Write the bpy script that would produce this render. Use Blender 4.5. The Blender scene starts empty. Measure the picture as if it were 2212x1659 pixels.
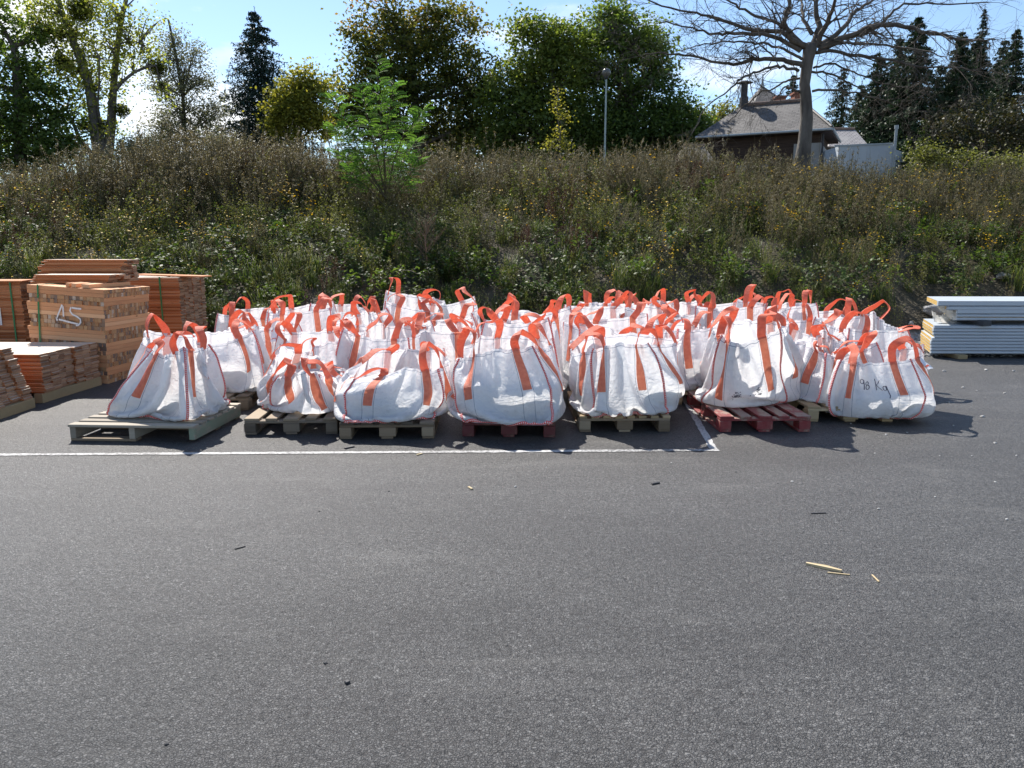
import bpy, bmesh, math, random
import numpy as np
from mathutils import Vector, Matrix

R_ = math.radians
random.seed(7)
RNG = np.random.default_rng(11)
SC = bpy.context.scene
COL = SC.collection

# ------------------------------------------------------------------ camera
CAM_H, PITCH, FPX = 1.6, R_(10.2), 1640.0          # focal length in the 2212 px wide frame
cd = bpy.data.cameras.new("camera")
cd.sensor_width = 36.0
cd.lens = 36.0 * 3036.0 / 4096.0
cd.clip_start, cd.clip_end = 0.05, 3000.0
cam = bpy.data.objects.new("camera", cd)
cam.location = (0, 0, CAM_H)
cam.rotation_euler = (math.pi / 2 - PITCH, 0, 0)
COL.objects.link(cam)
SC.camera = cam

# ------------------------------------------------------------------ sky and sun
SUN_EL, SUN_AZ = R_(47), R_(-27)                    # azimuth from +Y, negative = to the left
w = bpy.data.worlds.new("World")
SC.world = w
w.use_nodes = True
nt = w.node_tree
nt.nodes.clear()
wo = nt.nodes.new("ShaderNodeOutputWorld")
bg = nt.nodes.new("ShaderNodeBackground")
sky = nt.nodes.new("ShaderNodeTexSky")
sky.sky_type = 'NISHITA'
sky.sun_disc = False
sky.sun_elevation = SUN_EL
sky.sun_rotation = SUN_AZ
sky.altitude = 100
sky.air_density, sky.dust_density, sky.ozone_density = 1.0, 0.15, 2.6
bg.inputs[1].default_value = 0.09
# broken cloud, as part of the sky dome
tc = nt.nodes.new("ShaderNodeTexCoord")
mp = nt.nodes.new("ShaderNodeMapping")
mp.inputs['Scale'].default_value = (1.0, 1.0, 2.4)
mp.inputs['Location'].default_value = (0.35, 0.2, 0.1)
nz = nt.nodes.new("ShaderNodeTexNoise")
nz.inputs['Scale'].default_value = 3.1
nz.inputs['Detail'].default_value = 9
nz.inputs['Roughness'].default_value = 0.52
cr = nt.nodes.new("ShaderNodeValToRGB")
cr.color_ramp.elements[0].position = 0.53
cr.color_ramp.elements[1].position = 0.66
sep = nt.nodes.new("ShaderNodeSeparateXYZ")
mr = nt.nodes.new("ShaderNodeMapRange")             # more cloud low down
mr.inputs[1].default_value, mr.inputs[2].default_value = 0.02, 0.5
mr.inputs[3].default_value, mr.inputs[4].default_value = 0.045, -0.05
ad = nt.nodes.new("ShaderNodeMath"); ad.operation = 'ADD'
mx = nt.nodes.new("ShaderNodeMix"); mx.data_type = 'RGBA'
mx.inputs['B'].default_value = (7.5, 7.7, 8.0, 1)
L = nt.links.new
L(tc.outputs['Generated'], mp.inputs[0]); L(mp.outputs[0], nz.inputs['Vector'])
L(tc.outputs['Generated'], sep.inputs[0]); L(sep.outputs[2], mr.inputs[0])
L(nz.outputs[0], ad.inputs[0]); L(mr.outputs[0], ad.inputs[1]); L(ad.outputs[0], cr.inputs[0])
L(cr.outputs[0], mx.inputs['Factor']); L(sky.outputs[0], mx.inputs['A'])
L(mx.outputs['Result'], bg.inputs[0]); L(bg.outputs[0], wo.inputs[0])

sl = bpy.data.lights.new("sun", 'SUN')
sl.energy = 4.4
sl.angle = R_(0.53)
sl.color = (1.0, 0.94, 0.86)
so = bpy.data.objects.new("sun", sl)
sdir = Vector((math.sin(SUN_AZ) * math.cos(SUN_EL), math.cos(SUN_AZ) * math.cos(SUN_EL), math.sin(SUN_EL)))
so.rotation_euler = sdir.to_track_quat('Z', 'Y').to_euler()
so.location = sdir * 60
COL.objects.link(so)

SC.view_settings.view_transform = 'Standard'
SC.view_settings.look = 'None'
SC.view_settings.exposure = 1.0
SC.view_settings.gamma = 1.0
SC.render.engine = 'CYCLES'
SC.cycles.max_bounces = 8
SC.cycles.transparent_max_bounces = 16
SC.cycles.use_denoising = True
SC.cycles.sample_clamp_indirect = 6.0


# ------------------------------------------------------------------ helpers
def at(px, py, Y):
    """world point seen at (px,py) of the 2212x1659 frame, at world depth Y"""
    x = (px - 1106) / FPX
    c = -(py - 829.5) / FPX
    dy = math.cos(PITCH) + c * math.sin(PITCH)
    dz = -math.sin(PITCH) + c * math.cos(PITCH)
    t = Y / dy
    return Vector((x * t, Y, CAM_H + dz * t))


def ground_at(px, py, z=0.0):
    x = (px - 1106) / FPX
    c = -(py - 829.5) / FPX
    dy = math.cos(PITCH) + c * math.sin(PITCH)
    dz = -math.sin(PITCH) + c * math.cos(PITCH)
    t = (z - CAM_H) / dz
    return Vector((x * t, dy * t, z))


def pxm(Y, n=1.0):
    """n pixels of the 2212 frame as metres at depth Y"""
    return n * Y / FPX


def tag(o, label=None, cat=None, group=None, kind=None):
    if label: o["label"] = label
    if cat: o["category"] = cat
    if group: o["group"] = group
    if kind: o["kind"] = kind
    return o


def empty(name, loc=(0, 0, 0), rz=0.0, label=None, cat=None, group=None):
    o = bpy.data.objects.new(name, None)
    o.empty_display_size = 0.2
    o.location = loc
    o.rotation_euler = (0, 0, rz)
    COL.objects.link(o)
    return tag(o, label, cat, group)


def link(name, me, parent=None):
    o = bpy.data.objects.new(name, me)
    COL.objects.link(o)
    if parent is not None:
        o.parent = parent
    return o


def np_mesh(name, V, F, mats, tint=None, uv=None, smooth=False, midx=None):
    """V (n,3); F (m,k) quads/tris array or list of index lists"""
    me = bpy.data.meshes.new(name)
    V = np.asarray(V, dtype=np.float32)
    if isinstance(F, np.ndarray):
        m, k = F.shape
        me.vertices.add(len(V)); me.vertices.foreach_set("co", V.ravel())
        me.loops.add(m * k); me.loops.foreach_set("vertex_index", F.astype(np.int32).ravel())
        me.polygons.add(m)
        me.polygons.foreach_set("loop_start", np.arange(0, m * k, k, dtype=np.int32))
        me.polygons.foreach_set("loop_total", np.full(m, k, dtype=np.int32))
        me.update(calc_edges=True)
    else:
        me.from_pydata(V.tolist(), [], F)
        me.update()
    if tint is not None:
        a = me.attributes.new("tint", 'FLOAT', 'POINT')
        a.data.foreach_set("value", np.asarray(tint, dtype=np.float32))
    if uv is not None:
        ul = me.uv_layers.new(name="UVMap")
        vi = np.zeros(len(me.loops), dtype=np.int32)
        me.loops.foreach_get("vertex_index", vi)
        ul.data.foreach_set("uv", np.asarray(uv, dtype=np.float32)[vi].ravel())
    for m_ in (mats if isinstance(mats, (list, tuple)) else [mats]):
        me.materials.append(m_)
    if midx is not None:
        me.polygons.foreach_set("material_index", np.asarray(midx, dtype=np.int32))
    if smooth:
        me.polygons.foreach_set("use_smooth", np.ones(len(me.polygons), dtype=bool))
    me.validate()
    return me


class MB:
    """collects simple solids in one mesh"""
    def __init__(s):
        s.v, s.f, s.t, s.m = [], [], [], []

    def add(s, verts, faces, tint=0.5, mi=0):
        b = len(s.v)
        s.v += [tuple(p) for p in verts]
        s.f += [tuple(i + b for i in f) for f in faces]
        s.t += [tint] * len(verts)
        s.m += [mi] * len(faces)

    def box(s, x0, x1, y0, y1, z0, z1, tint=0.5, mi=0, M=None, bev=0.0):
        if bev <= 0:
            P = [(x0, y0, z0), (x1, y0, z0), (x1, y1, z0), (x0, y1, z0), (x0, y0, z1), (x1, y0, z1), (x1, y1, z1), (x0, y1, z1)]
            Fc = [(0, 3, 2, 1), (4, 5, 6, 7), (0, 1, 5, 4), (1, 2, 6, 5), (2, 3, 7, 6), (3, 0, 4, 7)]
        else:
            b = bev
            P, Fc = [], []
            for (z, i) in ((z0, b), (z0 + b, 0), (z1 - b, 0), (z1, b)):
                P += [(x0 + i + (b if i == 0 else 0), y0 + i, z), (x1 - i - (b if i == 0 else 0), y0 + i, z),
                      (x1 - i, y0 + i + (b if i == 0 else 0), z), (x1 - i, y1 - i - (b if i == 0 else 0), z),
                      (x1 - i - (b if i == 0 else 0), y1 - i, z), (x0 + i + (b if i == 0 else 0), y1 - i, z),
                      (x0 + i, y1 - i - (b if i == 0 else 0), z), (x0 + i, y0 + i + (b if i == 0 else 0), z)]
            for k in range(3):
                for j in range(8):
                    a, c = k * 8 + j, k * 8 + (j + 1) % 8
                    Fc.append((a, c, c + 8, a + 8))
            Fc.append(tuple(range(7, -1, -1)))
            Fc.append(tuple(range(24, 32)))
        if M is not None:
            P = [tuple(M @ Vector(p)) for p in P]
        s.add(P, Fc, tint, mi)

    def tube(s, pts, rad, n=6, tint=0.5, mi=0, cap=True):
        pts = [Vector(p) for p in pts]
        if not isinstance(rad, (list, tuple)): rad = [rad] * len(pts)
        b = len(s.v)
        up = None
        for i, p in enumerate(pts):
            d = (pts[min(i + 1, len(pts) - 1)] - pts[max(i - 1, 0)])
            if d.length < 1e-9: d = Vector((0, 0, 1))
            d.normalize()
            if up is None:
                up = d.orthogonal().normalized()
            up = (up - d * up.dot(d))
            up = up.normalized() if up.length > 1e-6 else d.orthogonal().normalized()
            e = d.cross(up)
            for k in range(n):
                a = 2 * math.pi * k / n
                q = p + (up * math.cos(a) + e * math.sin(a)) * rad[i]
                s.v.append((q.x, q.y, q.z)); s.t.append(tint)
        for i in range(len(pts) - 1):
            for k in range(n):
                a, c = b + i * n + k, b + i * n + (k + 1) % n
                s.f.append((a, c, c + n, a + n)); s.m.append(mi)
        if cap:
            s.f.append(tuple(b + k for k in range(n - 1, -1, -1))); s.m.append(mi)
            e0 = b + (len(pts) - 1) * n
            s.f.append(tuple(e0 + k for k in range(n))); s.m.append(mi)

    def build(s, name, mats, parent=None, smooth=False):
        me = np_mesh(name, s.v, s.f, mats, tint=s.t, midx=s.m, smooth=smooth)
        return link(name, me, parent)


# ------------------------------------------------------------------ materials
def new_mat(name):
    m = bpy.data.materials.new(name)
    m.use_nodes = True
    n = m.node_tree
    n.nodes.clear()
    out = n.nodes.new("ShaderNodeOutputMaterial")
    return m, n, out


def N(n, typ, **kw):
    o = n.nodes.new(typ)
    for k, v in kw.items():
        if k.startswith("i_"):
            key = k[2:]
            o.inputs[int(key) if key.isdigit() else key.replace("_", " ")].default_value = v
        else:
            setattr(o, k, v)
    return o


def ramp(n, stops):
    r = n.nodes.new("ShaderNodeValToRGB")
    while len(r.color_ramp.elements) < len(stops):
        r.color_ramp.elements.new(0.5)
    for e, (p, c) in zip(r.color_ramp.elements, stops):
        e.position = p
        e.color = (c[0], c[1], c[2], 1) if len(c) == 3 else c
    return r


def simple_mat(name, stops, rough=0.7, scale=6.0, detail=4, bump=0.2, bscale=None, spec=0.3, metal=0.0, tint=False, stretch=None, bdist=0.01):
    """noise-coloured principled; with tint=True the ramp runs on the per-piece tint plus noise"""
    m, n, out = new_mat(name)
    p = N(n, "ShaderNodeBsdfPrincipled", i_Roughness=rough, i_Metallic=metal)
    p.inputs['Specular IOR Level'].default_value = spec
    tcn = N(n, "ShaderNodeTexCoord")
    mpn = N(n, "ShaderNodeMapping")
    if stretch: mpn.inputs['Scale'].default_value = stretch
    nz1 = N(n, "ShaderNodeTexNoise", i_Scale=scale, i_Detail=detail, i_Roughness=0.6)
    n.links.new(tcn.outputs['Object'], mpn.inputs[0]); n.links.new(mpn.outputs[0], nz1.inputs['Vector'])
    rp = ramp(n, stops)
    if tint:
        at_ = N(n, "ShaderNodeAttribute", attribute_name="tint")
        mm = N(n, "ShaderNodeMath", operation='MULTIPLY_ADD')
        mm.inputs[1].default_value = 0.45; 
        sub = N(n, "ShaderNodeMath", operation='SUBTRACT'); sub.inputs[1].default_value = 0.225
        n.links.new(nz1.outputs[0], mm.inputs[0]); n.links.new(at_.outputs['Fac'], mm.inputs[2])
        n.links.new(mm.outputs[0], sub.inputs[0]); n.links.new(sub.outputs[0], rp.inputs[0])
    else:
        n.links.new(nz1.outputs[0], rp.inputs[0])
    n.links.new(rp.outputs[0], p.inputs['Base Color'])
    if bump:
        nb = N(n, "ShaderNodeTexNoise", i_Scale=bscale or scale * 4, i_Detail=5)
        bm = N(n, "ShaderNodeBump", i_Strength=bump, i_Distance=bdist)
        n.links.new(mpn.outputs[0], nb.inputs['Vector']); n.links.new(nb.outputs[0], bm.inputs['Height'])
        n.links.new(bm.outputs[0], p.inputs['Normal'])
    n.links.new(p.outputs[0], out.inputs[0])
    return m


def leaf_mat(name, stops, trans=0.38, rough=0.55, spec=0.22, rnd=0.35, tcol=(1.35, 1.45, 0.6)):
    m, n, out = new_mat(name)
    at_ = N(n, "ShaderNodeAttribute", attribute_name="tint")
    oi = N(n, "ShaderNodeObjectInfo")
    mm = N(n, "ShaderNodeMath", operation='MULTIPLY_ADD')
    mm.inputs[1].default_value = rnd
    sub = N(n, "ShaderNodeMath", operation='SUBTRACT'); sub.inputs[1].default_value = rnd / 2
    rp = ramp(n, stops)
    n.links.new(oi.outputs['Random'], mm.inputs[0]); n.links.new(at_.outputs['Fac'], mm.inputs[2])
    n.links.new(mm.outputs[0], sub.inputs[0]); n.links.new(sub.outputs[0], rp.inputs[0])
    p = N(n, "ShaderNodeBsdfPrincipled", i_Roughness=rough)
    p.inputs['Specular IOR Level'].default_value = spec
    tr = N(n, "ShaderNodeBsdfTranslucent")
    vm = N(n, "ShaderNodeVectorMath", operation='MULTIPLY')
    vm.inputs[1].default_value = tcol
    ms = N(n, "ShaderNodeMixShader"); ms.inputs[0].default_value = trans
    n.links.new(rp.outputs[0], p.inputs['Base Color']); n.links.new(rp.outputs[0], vm.inputs[0]); n.links.new(vm.outputs[0], tr.inputs[0])
    n.links.new(p.outputs[0], ms.inputs[1]); n.links.new(tr.outputs[0], ms.inputs[2]); n.links.new(ms.outputs[0], out.inputs[0])
    return m


def rand_unit(n):
    v = RNG.normal(size=(n, 3))
    return v / np.linalg.norm(v, axis=1, keepdims=True)


def leaf_geo(C, S, up_bias=0.6, aspect=0.5, hang=0.0, rng=None):
    """rhombic leaves: C centres (n,3), S sizes (n,) -> V, F"""
    n = len(C)
    nrm = rand_unit(n); nrm[:, 2] = np.abs(nrm[:, 2]) + up_bias
    nrm /= np.linalg.norm(nrm, axis=1, keepdims=True)
    a = rand_unit(n); a[:, 2] -= hang
    a -= nrm * np.sum(a * nrm, axis=1, keepdims=True)
    a /= np.linalg.norm(a, axis=1, keepdims=True) + 1e-9
    b = np.cross(nrm, a)
    S = S[:, None]
    V = np.stack([C - a * S * 0.5, C + b * S * 0.5 * aspect + nrm * S * 0.08, C + a * S * 0.5, C - b * S * 0.5 * aspect + nrm * S * 0.08], axis=1).reshape(-1, 3)
    F = np.arange(4 * n).reshape(n, 4)
    return V, F


def cat_geo(parts):
    """[(V,F,tint,mat)] of quads -> V,F,T,M"""
    Vs, Fs, Ts, Ms = [], [], [], []
    b = 0
    for V, F, t, mi in parts:
        Vs.append(V); Fs.append(F + b); Ts.append(np.broadcast_to(t, (len(V),))); Ms.append(np.full(len(F), mi)); b += len(V)
    return np.concatenate(Vs), np.concatenate(Fs), np.concatenate(Ts), np.concatenate(Ms)


def smooth_noise(shape, scale, rng):
    """value noise on a (rows, cols cyclic) grid"""
    r, c = shape
    gr, gc = max(2, int(r / scale[0]) + 2), max(3, int(c / scale[1]))
    g = rng.normal(size=(gr, gc))
    rr = np.linspace(0, gr - 1.001, r); cc = np.linspace(0, gc, c, endpoint=False)
    i = rr.astype(int); j = cc.astype(int)
    fr = (rr - i)[:, None]; fc = (cc - j)[None]
    fr = fr * fr * (3 - 2 * fr); fc = fc * fc * (3 - 2 * fc)
    j2 = (j + 1) % gc; i2 = np.minimum(i + 1, gr - 1)
    return (g[np.ix_(i, j)] * (1 - fr) * (1 - fc) + g[np.ix_(i2, j)] * fr * (1 - fc) + g[np.ix_(i, j2)] * (1 - fr) * fc + g[np.ix_(i2, j2)] * fr * fc)
# ------------------------------------------------------------------ ground
def asphalt_material():
    m, n, out = new_mat("asphalt")
    p = N(n, "ShaderNodeBsdfPrincipled")
    tcn = N(n, "ShaderNodeTexCoord")
    # stones of the surface
    vo = N(n, "ShaderNodeTexVoronoi", i_Scale=96.0, i_Randomness=1.0)
    vr = N(n, "ShaderNodeTexVoronoi", i_Scale=96.0, i_Randomness=1.0, feature='DISTANCE_TO_EDGE')
    n1 = N(n, "ShaderNodeTexNoise", i_Scale=60.0, i_Detail=6, i_Roughness=0.7)
    n2 = N(n, "ShaderNodeTexNoise", i_Scale=0.55, i_Detail=5, i_Roughness=0.6)
    n3 = N(n, "ShaderNodeTexNoise", i_Scale=6.0, i_Detail=5, i_Roughness=0.65)
    for q in (n1, n3):
        n.links.new(tcn.outputs['Object'], q.inputs['Vector'])
    nw_ = N(n, "ShaderNodeTexNoise", i_Scale=45.0, i_Detail=3); n.links.new(tcn.outputs['Object'], nw_.inputs['Vector'])
    vw_ = N(n, "ShaderNodeVectorMath", operation='MULTIPLY_ADD'); vw_.inputs[1].default_value = (.022, .022, .022)
    n.links.new(nw_.outputs['Color'], vw_.inputs[0]); n.links.new(tcn.outputs['Object'], vw_.inputs[2])
    for q in (vo, vr):
        n.links.new(vw_.outputs[0], q.inputs['Vector'])
    mb_ = N(n, 'ShaderNodeMapping'); mb_.inputs['Scale'].default_value = (0.45, 1.35, 1); mb_.inputs['Rotation'].default_value = (0, 0, R_(8))
    n.links.new(tcn.outputs['Object'], mb_.inputs[0]); n.links.new(mb_.outputs[0], n2.inputs['Vector'])
    sepc = N(n, "ShaderNodeSeparateColor"); n.links.new(vo.outputs['Color'], sepc.inputs[0])
    stone = ramp(n, [(0.0, (0.082, 0.081, 0.080)), (0.6, (0.130, 0.129, 0.127)), (0.93, (0.172, 0.171, 0.168)), (1.0, (0.215, 0.214, 0.21))])
    n.links.new(sepc.outputs[0], stone.inputs[0])
    gap = ramp(n, [(0.0, (0.07, 0.07, 0.07)), (0.16, (1, 1, 1))])
    n.links.new(vr.outputs['Distance'], gap.inputs[0])
    gap.color_ramp.elements[1].position = 0.14
    holes = ramp(n, [(0.36, (0.3, 0.3, 0.32)), (0.5, (1, 1, 1))])
    n.links.new(n1.outputs[0], holes.inputs[0])
    big = ramp(n, [(0.34, (0.68, 0.68, 0.69)), (0.5, (0.93, .93, .93)), (0.66, (1.12, 1.12, 1.12))])
    n.links.new(n2.outputs[0], big.inputs[0])
    mid = ramp(n, [(0.35, (0.86, 0.86, 0.86)), (0.65, (1, 1, 1))])
    n.links.new(n3.outputs[0], mid.inputs[0])
    # clustered grain a couple of centimetres across, seen even from afar
    n5 = N(n, "ShaderNodeTexNoise", i_Scale=34.0, i_Detail=3, i_Roughness=0.75); n.links.new(tcn.outputs['Object'], n5.inputs['Vector'])
    cl5 = ramp(n, [(0.34, (0.30, 0.30, 0.31)), (0.46, (0.85, 0.85, 0.85)), (0.60, (1.0, 1.0, 1.0)), (0.72, (1.25, 1.25, 1.25))])
    n.links.new(n5.outputs[0], cl5.inputs[0])
    cur = stone.outputs[0]
    for other in (gap, holes, big, mid, cl5):
        mm = N(n, "ShaderNodeMix", data_type='RGBA', blend_type='MULTIPLY'); mm.inputs['Factor'].default_value = 1.0
        n.links.new(cur, mm.inputs['A']); n.links.new(other.outputs[0], mm.inputs['B'])
        cur = mm.outputs['Result']
    # pale dust and scuffs, streaked
    mpn = N(n, "ShaderNodeMapping"); mpn.inputs['Rotation'].default_value = (0, 0, R_(25)); mpn.inputs['Scale'].default_value = (0.5, 1.6, 1)
    n4 = N(n, "ShaderNodeTexNoise", i_Scale=1.6, i_Detail=8, i_Roughness=0.7, i_Distortion=0.6)
    n.links.new(tcn.outputs['Object'], mpn.inputs[0]); n.links.new(mpn.outputs[0], n4.inputs['Vector'])
    dust = ramp(n, [(0.55, (0, 0, 0)), (0.82, (0.26, 0.26, 0.26))])
    n.links.new(n4.outputs[0], dust.inputs[0])
    md = N(n, "ShaderNodeMix", data_type='RGBA'); md.inputs['B'].default_value = (0.30, 0.29, 0.27, 1)
    n.links.new(dust.outputs[0], md.inputs['Factor']); n.links.new(cur, md.inputs['A'])
    n.links.new(md.outputs['Result'], p.inputs['Base Color'])
    p.inputs['Roughness'].default_value = 0.5
    p.inputs['Specular IOR Level'].default_value = 0.45
    hm = N(n, "ShaderNodeMath", operation='MULTIPLY_ADD'); hm.inputs[1].default_value = 0.9
    sm = N(n, "ShaderNodeMath", operation='MINIMUM'); sm.inputs[1].default_value = 0.25
    n.links.new(vr.outputs['Distance'], sm.inputs[0])
    n.links.new(n1.outputs[0], hm.inputs[0]); n.links.new(sm.outputs[0], hm.inputs[2])
    bm = N(n, "ShaderNodeBump", i_Strength=1.0, i_Distance=0.010)
    n.links.new(hm.outputs[0], bm.inputs['Height']); n.links.new(bm.outputs[0], p.inputs['Normal'])
    n.links.new(p.outputs[0], out.inputs[0])
    return m


MAT_ASPHALT = asphalt_material()


def sheet(name, pts, z, mat, kind='structure', t=None):
    me = np_mesh(name, [(x, y, z) for x, y in pts], [tuple(range(len(pts)))], mat)
    o = link(name, me)
    return tag(o, kind=kind)


# asphalt with a slightly ragged far edge
edge = []
for i in range(241):
    x = 60 - i * 0.5
    e = 11.35 if x > 3 else 12.3
    edge.append((x, e + 0.07 * math.sin(x * 3.1) + 0.06 * math.sin(x * 7.7 + 1) + 0.05 * math.sin(x * 17.0)))
sheet("parking_lot", [(-60, -40), (60, -40)] + edge, 0.0, MAT_ASPHALT)

# far ground to the horizon
m_far = simple_mat("far_soil", [(0.3, (0.05, 0.06, 0.025)), (0.7, (0.10, 0.09, 0.045))], rough=0.95, scale=0.4)
sheet("ground", [(-1500, -1500), (1500, -1500), (1500, 1500), (-1500, 1500)], -0.35, m_far)


def bank_z(X, Y):
    """height of the earth bank behind the lot; X, Y numpy arrays"""
    foot = 12.6 + 0.35 * np.sin(X * 0.35) + np.where(X > 4, np.minimum((X - 4) * 0.16, 1.1), 0)
    t = np.clip((Y - foot) / 6.4, 0, 1)
    prof = t ** 0.85 * (1 - 0.25 * t) / 0.75
    top = 2.72 + 0.12 * np.sin(X * 0.21 + 1) + 0.08 * np.sin(X * 0.5) - np.clip((-X - 9) * 0.05, 0, 0.5)
    z = prof * top
    lump = 0.10 * np.sin(X * 1.3 + Y * 0.9) + 0.07 * np.sin(X * 2.9 - Y * 2.1) + 0.05 * np.sin(X * 5.3 + Y * 4.4)
    return z + lump * np.clip((Y - foot) * 1.2, 0, 1) - 0.012


xs = np.concatenate([np.linspace(-400, -30, 12)[:-1], np.linspace(-30, 32, 180), np.linspace(32, 400, 12)[1:]])
ys = np.concatenate([np.linspace(11.0, 24, 80), np.linspace(24, 60, 12)[1:], np.linspace(60, 700, 8)[1:]])
XX, YY = np.meshgrid(xs, ys)
ZZ = bank_z(XX, YY)
V = np.stack([XX.ravel(), YY.ravel(), ZZ.ravel()], axis=1)
nx, ny = len(xs), len(ys)
I = np.arange(nx * ny).reshape(ny, nx)
F = np.stack([I[:-1, :-1].ravel(), I[:-1, 1:].ravel(), I[1:, 1:].ravel(), I[1:, :-1].ravel()], axis=1)


def soil_material():
    m, n, out = new_mat("bank_soil")
    p = N(n, "ShaderNodeBsdfPrincipled", i_Roughness=0.95)
    tcn = N(n, "ShaderNodeTexCoord")
    a = N(n, "ShaderNodeTexNoise", i_Scale=1.3, i_Detail=8, i_Roughness=0.7)
    b = N(n, "ShaderNodeTexVoronoi", i_Scale=17.0)
    for q in (a, b): n.links.new(tcn.outputs['Object'], q.inputs['Vector'])
    r1 = ramp(n, [(0.3, (0.030, 0.030, 0.015)), (0.5, (0.055, 0.045, 0.025)), (0.7, (0.11, 0.09, 0.06))])
    n.links.new(a.outputs[0], r1.inputs[0])
    # grey gravel strip at the foot, by height
    g = ramp(n, [(0.0, (0.20, 0.20, 0.205)), (0.45, (0.34, 0.34, 0.34)), (1.0, (0.48, 0.48, 0.47))])
    sc_ = N(n, "ShaderNodeSeparateColor"); n.links.new(b.outputs['Color'], sc_.inputs[0]); n.links.new(sc_.outputs[0], g.inputs[0])
    sp = N(n, "ShaderNodeSeparateXYZ"); n.links.new(tcn.outputs['Object'], sp.inputs[0])
    mr_ = N(n, "ShaderNodeMapRange"); mr_.inputs[1].default_value = 0.03; mr_.inputs[2].default_value = 0.16; mr_.inputs[3].default_value = 1; mr_.inputs[4].default_value = 0
    n.links.new(sp.outputs[2], mr_.inputs[0])
    mmx = N(n, "ShaderNodeMix", data_type='RGBA')
    n.links.new(mr_.outputs[0], mmx.inputs['Factor']); n.links.new(r1.outputs[0], mmx.inputs['A']); n.links.new(g.outputs[0], mmx.inputs['B'])
    n.links.new(mmx.outputs['Result'], p.inputs['Base Color'])
    bm = N(n, "ShaderNodeBump", i_Strength=1.0, i_Distance=0.03)
    n.links.new(b.outputs['Distance'], bm.inputs['Height']); n.links.new(bm.outputs[0], p.inputs['Normal'])
    n.links.new(p.outputs[0], out.inputs[0])
    return m


MAT_SOIL = soil_material()
bank = link("bank", np_mesh("bank", V, F, MAT_SOIL, smooth=True))
tag(bank, kind='structure')


def zbank(x, y):
    return float(bank_z(np.array([x]), np.array([y]))[0])


# painted bay lines, worn
def paint_material():
    m, n, out = new_mat("road_paint")
    p = N(n, "ShaderNodeBsdfPrincipled", i_Roughness=0.7)
    tcn = N(n, "ShaderNodeTexCoord")
    a = N(n, "ShaderNodeTexNoise", i_Scale=38.0, i_Detail=6, i_Roughness=0.75)
    b = N(n, "ShaderNodeTexNoise", i_Scale=1.3, i_Detail=3)
    n.links.new(tcn.outputs['Object'], a.inputs['Vector']); n.links.new(tcn.outputs['Object'], b.inputs['Vector'])
    ad_ = N(n, "ShaderNodeMath", operation='MULTIPLY_ADD'); ad_.inputs[1].default_value = 0.45
    n.links.new(b.outputs[0], ad_.inputs[0]); n.links.new(a.outputs[0], ad_.inputs[2])
    r = ramp(n, [(0.63, (0.12, 0.12, 0.12)), (0.74, (0.38, 0.38, 0.375)), (1.0, (0.50, 0.50, 0.49))])
    n.links.new(ad_.outputs[0], r.inputs[0]); n.links.new(r.outputs[0], p.inputs['Base Color'])
    bm = N(n, "ShaderNodeBump", i_Strength=0.6, i_Distance=0.004)
    n.links.new(a.outputs[0], bm.inputs['Height']); n.links.new(bm.outputs[0], p.inputs['Normal'])
    n.links.new(p.outputs[0], out.inputs[0])
    return m


MAT_PAINT = paint_material()
c0 = ground_at(1553, 973)
cl = ground_at(0, 983)
dl = (c0 - cl).normalized()
cl = cl - dl * 8
hw = 0.032
pn = Vector((-dl.y, dl.x, 0))
rng = random.Random(4)
mb = MB()


def ragged_strip(a, b, hw, seg):
    d = (b - a); Ln = d.length; d.normalize(); q = Vector((-d.y, d.x, 0))
    k = int(Ln / seg)
    top = [a + d * (Ln * i / k) + q * (hw + rng.uniform(-.006, .004)) for i in range(k + 1)]
    bot = [a + d * (Ln * i / k) - q * (hw + rng.uniform(-.006, .004)) for i in range(k + 1)]
    vs = [(p.x, p.y, 0.004) for p in bot] + [(p.x, p.y, 0.004) for p in top]
    fs = [(i, i + 1, k + 2 + i, k + 1 + i) for i in range(k)]
    return vs, fs


mb.add(*ragged_strip(cl, c0, hw, 0.05))
tag(mb.build("painted_line", MAT_PAINT), kind='structure')
mb = MB()
c1 = ground_at(1467, 838)
d2 = (c1 - c0).normalized()
mb.add(*ragged_strip(c0 + Vector((-0.035, hw + 0.008, 0)), c0 + d2 * 3.9, hw, 0.05))
tag(mb.build("painted_line", MAT_PAINT), kind='structure')
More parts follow.
